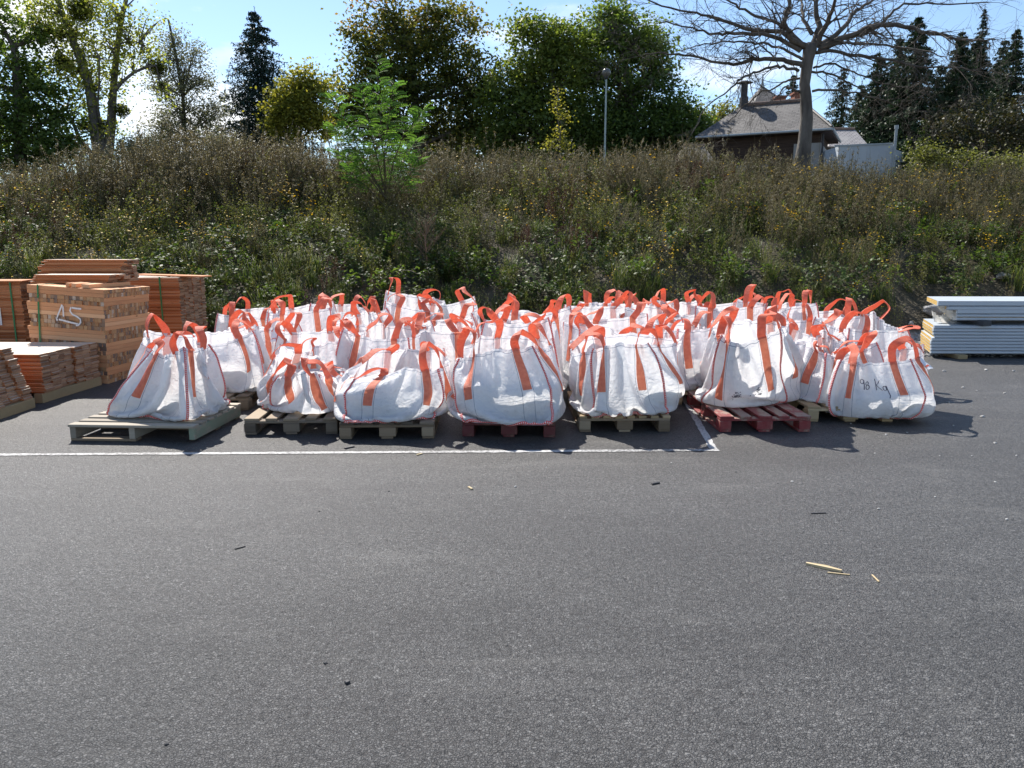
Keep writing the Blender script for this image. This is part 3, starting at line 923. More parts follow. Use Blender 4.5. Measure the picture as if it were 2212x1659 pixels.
def surf_strip(S, path, halfw, off, nseg, across=3, ridge=0.0):
    """strip of cloth following (u,v) path on the bag; halfw in u units if vertical"""
    V, UVs = [], []
    n = len(path)
    Ls = 0.0
    prev = None
    for i, (u, v) in enumerate(path):
        u0, v0 = path[max(i - 1, 0)]; u1, v1 = path[min(i + 1, n - 1)]
        du, dv = u1 - u0, v1 - v0
        l = math.hypot(du, dv) + 1e-9
        nu, nv = dv / l, -du / l
        cpt = S.p(u, v, off)
        if prev is not None: Ls += float(np.linalg.norm(cpt - prev))
        prev = cpt
        for k in range(across):
            a = (k / (across - 1)) * 2 - 1
            V.append(S.p(u - nu * halfw * a, v - nv * halfw * a, off + ridge * (1 - abs(a))))
            UVs.append(((k / (across - 1)), Ls))
    F = [(i * across + k, i * across + k + 1, (i + 1) * across + k + 1, (i + 1) * across + k) for i in range(n - 1) for k in range(across - 1)]
    return V, F, UVs


def loop_ribbon(A, B, wA, wB, ctl, wdt=0.032, th=0.003, n=22, ctl2=None, rg=None):
    A, B, wA, wB = Vector(A), Vector(B), Vector(wA).normalized(), -Vector(wB).normalized()
    P1 = A + Vector(ctl); P2 = B + Vector(ctl2 if ctl2 is not None else ctl)
    A0 = A - Vector((0, 0, 0.02)); B0 = B - Vector((0, 0, 0.02))
    V, UVs = [], []
    tw_ = rg.uniform(-.55, .55) if rg else 0
    wob = [(rg.uniform(-.02, .02), rg.uniform(-.02, .02), rg.uniform(-.014, .014)) for _ in range(4)] if rg else [(0, 0, 0)] * 4
    T_mid = (B - A).normalized()
    wm = T_mid.cross(Vector((0, 0, 1)))
    wm = wm.normalized() if wm.length > 1e-4 else wA
    if wm.dot(wA) < 0: wm = -wm
    if wB.dot(wm) < -0.2: wB = -wB
    for i in range(n + 1):
        t = i / n
        p = A0 * (1 - t) ** 3 + P1 * 3 * t * (1 - t) ** 2 + P2 * 3 * t * t * (1 - t) + B0 * t ** 3
        sp_ = math.sin(math.pi * t)
        for q_, w3 in enumerate(wob): p = p + Vector(w3) * sp_ * math.sin((q_ + 1.5) * math.pi * t + q_)
        d = (P1 - A0) * 3 * (1 - t) ** 2 + (P2 - P1) * 6 * t * (1 - t) + (B0 - P2) * 3 * t * t
        d.normalize()
        if t < .5: w_ = wA.lerp(wm, t * 2)
        else: w_ = wm.lerp(wB, t * 2 - 1)
        w_ = w_ - d * w_.dot(d)
        w_ = w_.normalized() if w_.length > 1e-4 else d.orthogonal().normalized()
        w_ = (w_ * math.cos(tw_ * sp_) + d.cross(w_) * math.sin(tw_ * sp_)).normalized()
        nn = d.cross(w_) * th
        for q in (p - w_ * wdt - nn, p + w_ * wdt - nn, p + w_ * wdt + nn, p - w_ * wdt + nn):
            V.append(tuple(q))
        UVs += [(0, t * .6), (1, t * .6), (1, t * .6), (0, t * .6)]
    F = []
    for i in range(n):
        for k in range(4):
            a, c = i * 4 + k, i * 4 + (k + 1) % 4
            F.append((a, c, c + 4, a + 4))
    return V, F, UVs


def stroke(S, pts, wd, off=0.0035):
    V, F = [], []
    for i in range(len(pts)):
        u, v = pts[i]
        u0, v0 = pts[max(i - 1, 0)]; u1, v1 = pts[min(i + 1, len(pts) - 1)]
        l = math.hypot(u1 - u0, v1 - v0) + 1e-9
        nu, nv = -(v1 - v0) / l * wd, (u1 - u0) / l * wd
        V += [S.p(u + nu, v + nv, off), S.p(u - nu, v - nv, off)]
        if i: b = 2 * i; F.append((b - 2, b - 1, b + 1, b))
    return V, F


BAG_OBJ = {}


def build_bags():
    P, fill = relax_bags()
    for bi, b in enumerate(BAGS):
        front = b['grp'] == 'front'
        f = 3 if front else 2
        G = catmull_up(catmull_up(P[bi], f, 0, False), f, 1, True)
        origin = np.array([b['c'][0], b['c'][1], b['z0']])
        G = G - origin
        S = Surf(G)
        rows, cols = S.r, S.c
        root = empty("bulk_bag", tuple(origin), 0, b['label'], 'bulk bag', 'white bulk bags with orange handles')
        BAG_OBJ[b['key']] = (root, S)
        # cloth, with duplicated first column for a clean UV seam
        Gx = np.concatenate([G, G[:, :1]], axis=1)
        I = np.arange(rows * (cols + 1)).reshape(rows, cols + 1)
        F = np.stack([I[:-1, :-1].ravel(), I[:-1, 1:].ravel(), I[1:, 1:].ravel(), I[1:, :-1].ravel()], axis=1)
        uu, vv = np.meshgrid(np.linspace(0, 4, cols + 1), np.linspace(0, 1, rows))
        me = np_mesh("sack", Gx.reshape(-1, 3), F, MAT_CLOTH, uv=np.stack([uu.ravel(), vv.ravel()], 1), smooth=True)
        link("sack", me, root)
        # contents
        rg = random.Random(b['seed'])
        fa, fb, fh = b['fill']
        Vc, Fc = [], []
        nu_, nv_ = 28, 9
        for j in range(nv_ + 1):
            ph = math.pi * j / nv_
            for i in range(nu_):
                th = 2 * math.pi * i / nu_
                cc_, ss_ = math.cos(th), math.sin(th)
                rr = (abs(cc_) ** 3.6 + abs(ss_) ** 3.6) ** (-1 / 3.6)
                x, y = fa * .93 * rr * cc_ * math.sin(ph), fb * .93 * rr * ss_ * math.sin(ph)
                z = 0.42 * fh + 0.60 * fh * math.cos(ph) * (0.93 + rg.uniform(-.06, .06))
                cr_, sr_ = math.cos(b['rot']), math.sin(b['rot'])
                Vc.append((x * cr_ - y * sr_, x * sr_ + y * cr_, max(z, 0.012)))
        for j in range(nv_):
            for i in range(nu_):
                Fc.append((j * nu_ + i, (j + 1) * nu_ + i, (j + 1) * nu_ + (i + 1) % nu_, j * nu_ + (i + 1) % nu_))
        link("contents", np_mesh("contents", Vc, Fc, MAT_FILL), root)
        # seams
        hwu = 0.0105 / 0.92
        for k in range(4):
            V, Fs, UVs = surf_strip(S, [(k + 0.0, t / 60) for t in range(0, 61)], hwu, 0.003, 60, 3, 0.010)
            link("corner_seam", np_mesh("corner_seam", V, Fs, MAT_SEAM, uv=UVs), root)
        V, Fs, UVs = surf_strip(S, [(4 - t / 40, 0.018) for t in range(0, 161)], 0.013, 0.004, 160, 3, 0.008)
        link("base_seam", np_mesh("base_seam", V, Fs, MAT_SEAM, uv=UVs), root)
        # handles: two sewn straps and the loop joining them across a corner
        for k in range(4):
            V, F, UVs = [], [], []
            ends = []
            for s_, u in ((-1, k - 0.22), (1, k + 0.22)):
                vb = b['bandlen'].get((k, s_), 0.46 + rg.uniform(-.03, .03))
                v_, f_, uv_ = surf_strip(S, [(u, 1 - (1 - vb) * t / 24) for t in range(25)], 0.039 / 0.92, 0.005, 24, 5)
                o = len(V); V += [tuple(x) for x in v_]; F += [tuple(i + o for i in q) for q in f_]; UVs += uv_
                a = S.p(u, 0.999, 0.005); wd = S.p(u + 0.03, 0.999, 0.005) - S.p(u - 0.03, 0.999, 0.005)
                ends.append((a, wd))
            ctl = b['handles'].get(k)
            if ctl is None:
                cx_, cy_ = S.p(k, 1)[0], S.p(k, 1)[1]
                l = math.hypot(cx_, cy_) + 1e-6
                q = rg.random()
                if q < 0.52: ctl = (rg.uniform(-.16, .16), rg.uniform(-.06, .06), rg.uniform(.15, .25))
                elif q < 0.84: ctl = (-cx_ / l * .22 + rg.uniform(-.06, .06), -cy_ / l * .18, rg.uniform(.08, .18))
                else: ctl = (cx_ / l * .14, cy_ / l * .08, rg.uniform(.16, .24))
            j1 = (rg.uniform(-.05, .05), rg.uniform(-.04, .04), rg.uniform(-.05, .05))
            ctl2 = (ctl[0] + j1[0], ctl[1] + j1[1], ctl[2] + j1[2])
            v_, f_, uv_ = loop_ribbon(ends[0][0], ends[1][0], ends[0][1], ends[1][1], ctl, ctl2=ctl2, wdt=0.037, rg=rg)
            o = len(V); V += v_; F += [tuple(i + o for i in q) for q in f_]; UVs += uv_
            link("handle", np_mesh("handle", V, F, MAT_STRAP, uv=UVs, smooth=False), root)
    # hand-written weight on the right-hand bag (front face 0..1)
    root, S = BAG_OBJ['g']

    def arc(cx_, cy_, rx, ry, a0, a1, n=14):
        return [(cx_ + rx * math.cos(R_(a0 + (a1 - a0) * i / n)), cy_ + ry * math.sin(R_(a0 + (a1 - a0) * i / n))) for i in range(n + 1)]
    V, F = [], []
    strokes = [arc(0.37, 0.86, .018, .035, 0, 360) + [(0.388, 0.86), (0.392, 0.80), (0.39, 0.73)],
               arc(0.425, 0.82, .015, .026, -90, 270) , arc(0.427, 0.76, .018, .034, 90, 450),
               [(0.50, 0.87), (0.505, 0.80), (0.508, 0.70)], [(0.572, 0.86), (0.535, 0.80), (0.508, 0.785), (0.54, 0.75), (0.58, 0.70)],
               arc(0.612, 0.735, .018, .036, 20, 380) + [(0.632, 0.775), (0.636, 0.70), (0.640, 0.60), (0.628, 0.565)]]
    for s_ in strokes:
        s_ = [(a, b - .12) for a, b in s_]
        v_, f_ = stroke(S, s_, 0.0044)
        o = len(V); V += [tuple(x) for x in v_]; F += [tuple(i + o for i in q) for q in f_]
    link("handwriting", np_mesh("handwriting", V, F, MAT_INK), root)
    # grease smudges
    root, S = BAG_OBJ['f']
    rg = random.Random(5)
    V, F = [], []
    for cx_, cy_, n, sp in ((0.40, .50, 60, .05), (.62, .52, 24, .04), (.45, .44, 16, .07)):
        for _ in range(n):
            u, v = cx_ + rg.gauss(0, sp * .6), cy_ + rg.gauss(0, sp * .5)
            r_ = abs(rg.gauss(0.0035, .0035)) + .0015
            o = len(V); kk = rg.choice((5, 6, 7)); st_ = rg.uniform(.4, 1.6)
            for i in range(kk):
                a = 2 * math.pi * i / kk; q = r_ * rg.uniform(.5, 1.3)
                V.append(tuple(S.p(u + math.cos(a) * q * st_, v + math.sin(a) * q, .0035)))
            F.append(tuple(range(o, o + kk)))
    link("grease_smudge", np_mesh("grease_smudge", V, F, simple_mat("grey_grease", [(0.3, (0.10, 0.11, 0.15)), (0.7, (0.30, 0.31, 0.36))], bump=0, scale=40)), root)
    # document pouches
    for key, u0, v0, wu, hv in (('q', 1.08, .97, .22, .20), ('q', .80, .90, .0, .0), ('g', 1.22, .985, .20, .22), ('i', .88, .96, .10, .2)):
        if wu == 0: continue
        root, S = BAG_OBJ[key]
        V, F = [], []
        for i in range(5):
            for j in range(5):
                V.append(tuple(S.p(u0 + wu * i / 4, v0 - hv * j / 4, 0.006 + 0.05 * (j / 4) ** 2 * (.5 + .5 * i / 4))))
        F = [(i * 5 + j, i * 5 + j + 1, i * 5 + j + 6, i * 5 + j + 5) for i in range(4) for j in range(4)]
        o = link("document_pouch", np_mesh("document_pouch", V, F, MAT_TAG), root)
        V, F = [], []
        for (a0, a1, b0, b1) in ((.05, .95, .03, .10), (.55, .9, .7, .82)):
            q0 = len(V)
            for (a, c_) in ((a0, b0), (a1, b0), (a1, b1), (a0, b1)):
                V.append(tuple(S.p(u0 + wu * a, v0 - hv * c_, 0.009 + 0.05 * c_ ** 2 * (.5 + .5 * a))))
            F.append((q0, q0 + 1, q0 + 2, q0 + 3))
        link("printed_band", np_mesh("printed_band", V, F, MAT_TAGPRINT), o)


build_bags()
# ------------------------------------------------------------------ wood
def wood_material(name, stops, rough=0.75, spec=0.25, gscale=9.0, axis='x', knots=True):
    m, n, out = new_mat(name)
    tcn = N(n, "ShaderNodeTexCoord")
    at_ = N(n, "ShaderNodeAttribute", attribute_name="tint")
    mpn = N(n, "ShaderNodeMapping")
    mpn.inputs['Scale'].default_value = {'x': (0.6, 9, 9), 'y': (9, 0.6, 9)}[axis]
    addv = N(n, "ShaderNodeVectorMath", operation='MULTIPLY_ADD')
    addv.inputs[1].default_value = (37.0, 41.0, 53.0)
    cmb = N(n, "ShaderNodeCombineXYZ")
    for i in range(3): n.links.new(at_.outputs['Fac'], cmb.inputs[i])
    n.links.new(tcn.outputs['Object'], mpn.inputs[0])
    n.links.new(cmb.outputs[0], addv.inputs[0]); n.links.new(mpn.outputs[0], addv.inputs[2])
    gr = N(n, "ShaderNodeTexNoise", i_Scale=gscale * .35, i_Detail=7, i_Roughness=0.65, i_Distortion=1.1)
    n.links.new(addv.outputs[0], gr.inputs['Vector'])
    mm = N(n, "ShaderNodeMath", operation='MULTIPLY_ADD'); mm.inputs[1].default_value = 0.5
    sb = N(n, "ShaderNodeMath", operation='SUBTRACT'); sb.inputs[1].default_value = 0.25
    n.links.new(gr.outputs[0], mm.inputs[0]); n.links.new(at_.outputs['Fac'], mm.inputs[2]); n.links.new(mm.outputs[0], sb.inputs[0])
    rp = ramp(n, stops); n.links.new(sb.outputs[0], rp.inputs[0])
    p = N(n, "ShaderNodeBsdfPrincipled", i_Roughness=rough)
    p.inputs['Specular IOR Level'].default_value = spec
    last = rp.outputs[0]
    if knots:
        vo = N(n, "ShaderNodeTexVoronoi", i_Scale=1.0)
        mk = N(n, "ShaderNodeMapping"); mk.inputs['Scale'].default_value = (3.2, 3.2, 9.0)
        n.links.new(tcn.outputs['Object'], mk.inputs[0]); n.links.new(mk.outputs[0], vo.inputs['Vector'])
        kr = ramp(n, [(0.05, (0.32, 0.2, 0.12)), (0.10, (1, 1, 1))]); n.links.new(vo.outputs['Distance'], kr.inputs[0])
        mx_ = N(n, "ShaderNodeMix", data_type='RGBA', blend_type='MULTIPLY'); mx_.inputs['Factor'].default_value = 0.8
        n.links.new(last, mx_.inputs['A']); n.links.new(kr.outputs[0], mx_.inputs['B']); last = mx_.outputs['Result']
    n.links.new(last, p.inputs['Base Color'])
    bm = N(n, "ShaderNodeBump", i_Strength=0.4, i_Distance=0.004)
    n.links.new(gr.outputs[0], bm.inputs['Height']); n.links.new(bm.outputs[0], p.inputs['Normal'])
    n.links.new(p.outputs[0], out.inputs[0])
    return m


W_GREY = wood_material("weathered_grey_wood", [(0.0, (0.16, 0.14, 0.11)), (0.5, (0.34, 0.30, 0.24)), (1, (0.48, 0.43, 0.35))])
W_BROWN = wood_material("old_brown_wood", [(0.0, (0.09, 0.065, 0.04)), (0.5, (0.23, 0.175, 0.12)), (1, (0.36, 0.29, 0.20))])
W_DARK = wood_material("dark_old_wood", [(0.0, (0.055, 0.045, 0.035)), (0.5, (0.13, 0.105, 0.08)), (1, (0.24, 0.19, 0.14))])
W_PALE = wood_material("pale_pallet_wood", [(0.0, (0.26, 0.19, 0.11)), (0.5, (0.42, 0.32, 0.19)), (1, (0.52, 0.42, 0.27))])
W_BEARER = wood_material("bearer_wood", [(0.0, (0.20, 0.155, 0.08)), (0.5, (0.32, 0.25, 0.14)), (1, (0.40, 0.33, 0.2))], knots=False)


def painted_wood(name, paint, worn):
    m, n, out = new_mat(name)
    tcn = N(n, "ShaderNodeTexCoord")
    a = N(n, "ShaderNodeTexNoise", i_Scale=5.0, i_Detail=8, i_Roughness=0.7)
    mpn = N(n, "ShaderNodeMapping"); mpn.inputs['Scale'].default_value = (1.5, 0.6, 1.5)
    n.links.new(tcn.outputs['Object'], mpn.inputs[0]); n.links.new(mpn.outputs[0], a.inputs['Vector'])
    sp = N(n, "ShaderNodeSeparateXYZ"); geo = N(n, "ShaderNodeNewGeometry"); n.links.new(geo.outputs['Normal'], sp.inputs[0])
    mm = N(n, "ShaderNodeMath", operation='MULTIPLY_ADD'); mm.inputs[1].default_value = 0.10
    n.links.new(sp.outputs[2], mm.inputs[0]); n.links.new(a.outputs[0], mm.inputs[2])
    r = ramp(n, [(0.42, paint), (0.55, tuple(c * .8 + w_ * .2 for c, w_ in zip(paint, worn))), (0.62, worn)])
    n.links.new(mm.outputs[0], r.inputs[0])
    p = N(n, "ShaderNodeBsdfPrincipled", i_Roughness=0.6)
    n.links.new(r.outputs[0], p.inputs['Base Color'])
    bm = N(n, "ShaderNodeBump", i_Strength=0.3, i_Distance=0.004); n.links.new(a.outputs[0], bm.inputs['Height']); n.links.new(bm.outputs[0], p.inputs['Normal'])
    n.links.new(p.outputs[0], out.inputs[0])
    return m


W_RED = painted_wood("bright_red_painted_wood", (0.21, 0.022, 0.026), (0.27, 0.19, 0.15))
W_DKRED = painted_wood("dark_red_painted_wood", (0.10, 0.014, 0.018), (0.14, 0.08, 0.06))
W_GREEN = painted_wood("faded_green_wood", (0.20, 0.25, 0.18), (0.30, 0.27, 0.21))


def make_pallet(name, mats, nboards=5, bw=0.125, seed=1, W=0.8, D=1.2):
    """open-sided pallet, short end to the front; boards run front to back"""
    r = random.Random(seed)
    root = empty(name)
    dm, bm_ = mats
    b = MB()
    xs_ = [(-W / 2 + bw / 2) + i * (W - bw) / (nboards - 1) for i in range(nboards)]
    for i, x in enumerate(xs_):
        wv = bw if (nboards == 5 and i in (0, 2, 4)) else bw * (.78 if nboards == 5 else 1)
        wv *= r.uniform(.96, 1.02)
        y0, y1 = -D / 2 + r.uniform(-.006, .01), D / 2 + r.uniform(-.01, .006)
        b.box(x - wv / 2, x + wv / 2, y0, y1, 0.122, 0.144 + r.uniform(-.001, .002), r.uniform(.15, .9), 0, bev=.003)
    b.build("deck_boards", dm, root)
    for y in (-D / 2 + .05, 0, D / 2 - .05):
        b = MB(); b.box(-W / 2 + .002, W / 2 - .002, y - .048, y + .048, 0.1005, 0.1215, r.uniform(.2, .8), 0, bev=.003)
        b.build("cross_board", bm_, root)
    for x in (-W / 2 + .052, 0, W / 2 - .052):
        for y in (-D / 2 + .07, 0, D / 2 - .07):
            b = MB()
            hw_ = 0.05 if x else 0.07
            b.box(-hw_, hw_, -.072, .072, 0.0225, 0.100, r.uniform(.2, .8), 0, bev=.004)
            o = b.build("block", bm_, root)
            o.location = (x + r.uniform(-.004, .004), y, 0)
            o.rotation_euler = (0, 0, r.uniform(-.03, .03))
    b = MB()
    for x in (-W / 2 + .052, 0, W / 2 - .052):
        b.box(x - .05, x + .05, -D / 2 + .003, D / 2 - .003, 0.001, 0.022, r.uniform(.2, .7), 0, bev=.003)
    b.build("bottom_boards", bm_, root)
    return root


def make_slat_pallet():
    """two-way pallet: slats across on three stringers"""
    r = random.Random(3)
    root = empty("pallet")
    W, D = 1.08, 0.96
    b = MB()
    for i in range(7):
        y = -D / 2 + .045 + i * (D - .09) / 6
        b.box(-W / 2 + r.uniform(-.006, .006), W / 2 + r.uniform(-.008, .006), y - .045, y + .045 + (0.01 if i == 0 else 0), 0.121, 0.143, r.uniform(.25, 1.0), 0, bev=.003)
    b.build("deck_slats", W_GREY, root)
    for x, wd, mt in ((-W / 2 + .03, .05, W_GREY), (0, .05, W_GREY), (W / 2 - .026, .05, W_GREEN)):
        b = MB(); b.box(-wd / 2, wd / 2, -D / 2 + .012, D / 2 - .012, .0225, .1205, r.uniform(.2, .6), 0, bev=.003)
        o = b.build("stringer", mt, root); o.location = (x, 0, 0)
    b = MB()
    for y in (-D / 2 + .06, 0.0, D / 2 - .06):
        x1 = 0.03 if y < -.1 else W / 2 - .01
        b.box(-W / 2 + .004, x1, y - .045, y + .045, .001, .022, r.uniform(.3, .8), 0, bev=.003)
    b.build("bottom_slats", W_BROWN, root)
    return root


def copy_tree(o, parent=None):
    c = o.copy(); COL.objects.link(c); c.parent = parent
    for ch in o.children:
        copy_tree(ch, c)
    return c


GP = 'pallets under the bags'


def place(o, x, y, rz, label, z=0.0):
    o.location = (x, y, z); o.rotation_euler = (0, 0, rz)
    tag(o, label, 'pallet', GP)
    return o


def front_center(pl, pr, D=1.2, py=(0, 0)):
    a = ground_at(pl, py[0]); b = ground_at(pr, py[1])
    d = (b - a).normalized(); nrm = Vector((-d.y, d.x, 0))
    return (a + b) / 2 + nrm * D / 2, math.atan2(d.y, d.x)


c_, a_ = front_center(150, 420, 0.96, (953, 957))
place(make_slat_pallet(), c_.x, c_.y, a_ , 'greenish grey pallet with long cross slats, under the leftmost bag')
c_, a_ = front_center(523, 735, 1.2, (940, 938)); place(make_pallet("pallet", (W_BROWN, W_DARK), 5, seed=2), c_.x, c_.y, a_, 'brown five-board pallet under the knotted collapsed bag')
c_, a_ = front_center(736, 945, 1.2, (950, 947)); place(make_pallet("pallet", (W_DARK, W_BROWN), 5, seed=4), c_.x, c_.y, a_ - .03, 'dark weathered pallet with chipped blocks under the low fallen-corner bag')
c_, a_ = front_center(1001, 1206, 1.2, (944, 945)); place(make_pallet("pallet", (W_DKRED, W_DKRED), 5, seed=5), c_.x, c_.y, a_ - .03, 'dark red pallet almost covered by the plump middle bag')
c_, a_ = front_center(1246, 1453, 1.2, (934, 933)); place(make_pallet("pallet", (W_PALE, W_BROWN), 8, .068, seed=6), c_.x, c_.y, a_, 'pale wooden pallet with eight narrow slats under the wide bag')
c_, a_ = front_center(1532, 1752, 1.2, (932, 935)); place(make_pallet("pallet", (W_RED, W_RED), 5, seed=7), c_.x, c_.y, a_ + .07, 'bright red painted pallet sticking out under the tall smudged bag')
c_, a_ = front_center(1788, 1988, 1.2, (902, 902)); place(make_pallet("pallet", (W_PALE, W_BROWN), 5, seed=8), c_.x, c_.y + .10, a_ + .02, 'plain wooden pallet mostly hidden below the 98 Kg bag')
PROTO = {'b': make_pallet("pallet", (W_BROWN, W_BROWN), 5, seed=12), 'p': make_pallet("pallet", (W_PALE, W_PALE), 5, seed=13)}
used_ = {'b': False, 'p': False}
for key, kd, dx, dy, rz, lab in (
        ('h', 'b', 0.02, 0.0, .05, 'brown pallet behind the leftmost bag, its front end showing'),
        ('k', 'b', 0, .05, .02, 'brown pallet in the second row behind the knotted bag'),
        ('o', 'b', 0, .05, .02, 'brown pallet in the second row behind the low bag'),
        ('s', 'b', 0, .05, .02, 'brown pallet in the second row behind the plump middle bag'),
        ('u', 'b', 0, .05, .02, 'brown pallet in the second row behind the wide bag'),
        ('y', 'p', 0.05, .05, .06, 'pale pallet edge showing left of the bright red pallet'),
        ('cc', 'p', -0.02, -.05, .06, 'pale pallet between the red pallet and the 98 Kg bag'),
        ('ff', 'p', 0.0, .05, .03, 'pale pallet in the second row behind the 98 Kg bag'),
        ('i', 'b', 0, 0, .0, None), ('j', 'b', 0, .1, .0, None), ('l', 'b', 0, .1, 0, None), ('m', 'b', 0, .1, 0, None), ('n', 'b', 0, 0, 0, None), ('p', 'b', 0, 0, 0, None),
        ('q', 'b', 0, 0, 0, None), ('r', 'b', 0, 0, 0, None), ('t', 'b', 0, 0, 0, None), ('v', 'b', 0, 0, 0, None), ('w', 'b', 0, 0, 0, None), ('x', 'b', 0, 0, 0, None),
        ('z', 'p', 0, 0, 0, None), ('aa', 'p', 0, 0, 0, None), ('bb', 'p', 0, 0, 0, None), ('dd', 'p', 0, 0, 0, None), ('ee', 'p', 0, -.1, 0, 'pale pallet under the slumped bag beside the 98 Kg bag')):
    if lab is None:
        continue
    bg_ = next(b for b in BAGS if b['key'] == key)
    o = PROTO[kd] if not used_[kd] else copy_tree(PROTO[kd])
    used_[kd] = True
    place(o, bg_['c'][0] + dx, bg_['c'][1] + dy, rz, lab)

# ------------------------------------------------------------------ stacks of wood on the left
W_BATTEN = wood_material("sawn_batten_wood", [(0.0, (0.42, 0.19, 0.09)), (0.5, (0.66, 0.34, 0.17)), (1, (0.76, 0.46, 0.26))], gscale=7)


def end_material():
    m, n, out = new_mat("sawn_wood_ends")
    at_ = N(n, "ShaderNodeAttribute", attribute_name="tint")
    r = ramp(n, [(0.0, (0.20, 0.14, 0.105)), (0.25, (0.31, 0.195, 0.12)), (0.5, (0.42, 0.22, 0.10)), (0.75, (0.52, 0.31, 0.15)), (1.0, (0.50, 0.40, 0.31))])
    n.links.new(at_.outputs['Fac'], r.inputs[0])
    tcn = N(n, "ShaderNodeTexCoord"); nz1 = N(n, "ShaderNodeTexNoise", i_Scale=60.0, i_Detail=4); n.links.new(tcn.outputs['Object'], nz1.inputs['Vector'])
    mr_ = N(n, "ShaderNodeMapRange"); mr_.inputs[3].default_value = .75; mr_.inputs[4].default_value = 1.15; n.links.new(nz1.outputs[0], mr_.inputs[0])
    vm = N(n, "ShaderNodeVectorMath", operation='SCALE'); n.links.new(r.outputs[0], vm.inputs[0]); n.links.new(mr_.outputs[0], vm.inputs['Scale'])
    p = N(n, "ShaderNodeBsdfPrincipled", i_Roughness=0.85); n.links.new(vm.outputs[0], p.inputs['Base Color'])
    bm = N(n, "ShaderNodeBump", i_Strength=.4, i_Distance=.004); n.links.new(nz1.outputs[0], bm.inputs['Height']); n.links.new(bm.outputs[0], p.inputs['Normal'])
    n.links.new(p.outputs[0], out.inputs[0])
    return m


W_END = end_material()
M_STRAP = simple_mat("green_strapping", [(0.3, (0.03, 0.16, 0.06)), (0.7, (0.05, 0.24, 0.09))], rough=0.35, bump=0)
M_SPRAY = None


def spray_material():
    m, n, out = new_mat("white_spray_paint")
    tcn = N(n, "ShaderNodeTexCoord"); a = N(n, "ShaderNodeTexNoise", i_Scale=60.0, i_Detail=5)
    n.links.new(tcn.outputs['Object'], a.inputs['Vector'])
    uv = N(n, "ShaderNodeAttribute", attribute_name="tint")
    ad_ = N(n, "ShaderNodeMath", operation='MULTIPLY_ADD'); ad_.inputs[1].default_value = 0.5
    n.links.new(a.outputs[0], ad_.inputs[0]); n.links.new(uv.outputs['Fac'], ad_.inputs[2])
    mr_ = N(n, "ShaderNodeMapRange"); mr_.inputs[1].default_value = .45; mr_.inputs[2].default_value = .9; n.links.new(ad_.outputs[0], mr_.inputs[0])
    p = N(n, "ShaderNodeBsdfPrincipled", i_Roughness=0.8); p.inputs['Base Color'].default_value = (0.72, 0.70, 0.68, 1)
    t = N(n, "ShaderNodeBsdfTransparent"); ms = N(n, "ShaderNodeMixShader")
    n.links.new(mr_.outputs[0], ms.inputs[0]); n.links.new(t.outputs[0], ms.inputs[1]); n.links.new(p.outputs[0], ms.inputs[2]); n.links.new(ms.outputs[0], out.inputs[0])
    return m


M_SPRAY = spray_material()


def paint_stroke(name, parent, pts, w_, to3d):
    """soft-edged sprayed line: centre opaque, sides fading"""
    V, F, T = [], [], []
    for i, (a, b) in enumerate(pts):
        a0, b0 = pts[max(i - 1, 0)]; a1, b1 = pts[min(i + 1, len(pts) - 1)]
        l = math.hypot(a1 - a0, b1 - b0) + 1e-9
        nx_, ny_ = -(b1 - b0) / l, (a1 - a0) / l
        for k, t in ((-1.7, 0.0), (-.8, .75), (.8, .75), (1.7, 0.0)):
            V.append(to3d(a + nx_ * w_ * k, b + ny_ * w_ * k)); T.append(t)
        if i:
            for k in range(3):
                q = 4 * i + k; F.append((q - 4, q - 3, q + 1, q))
    return V, F, T


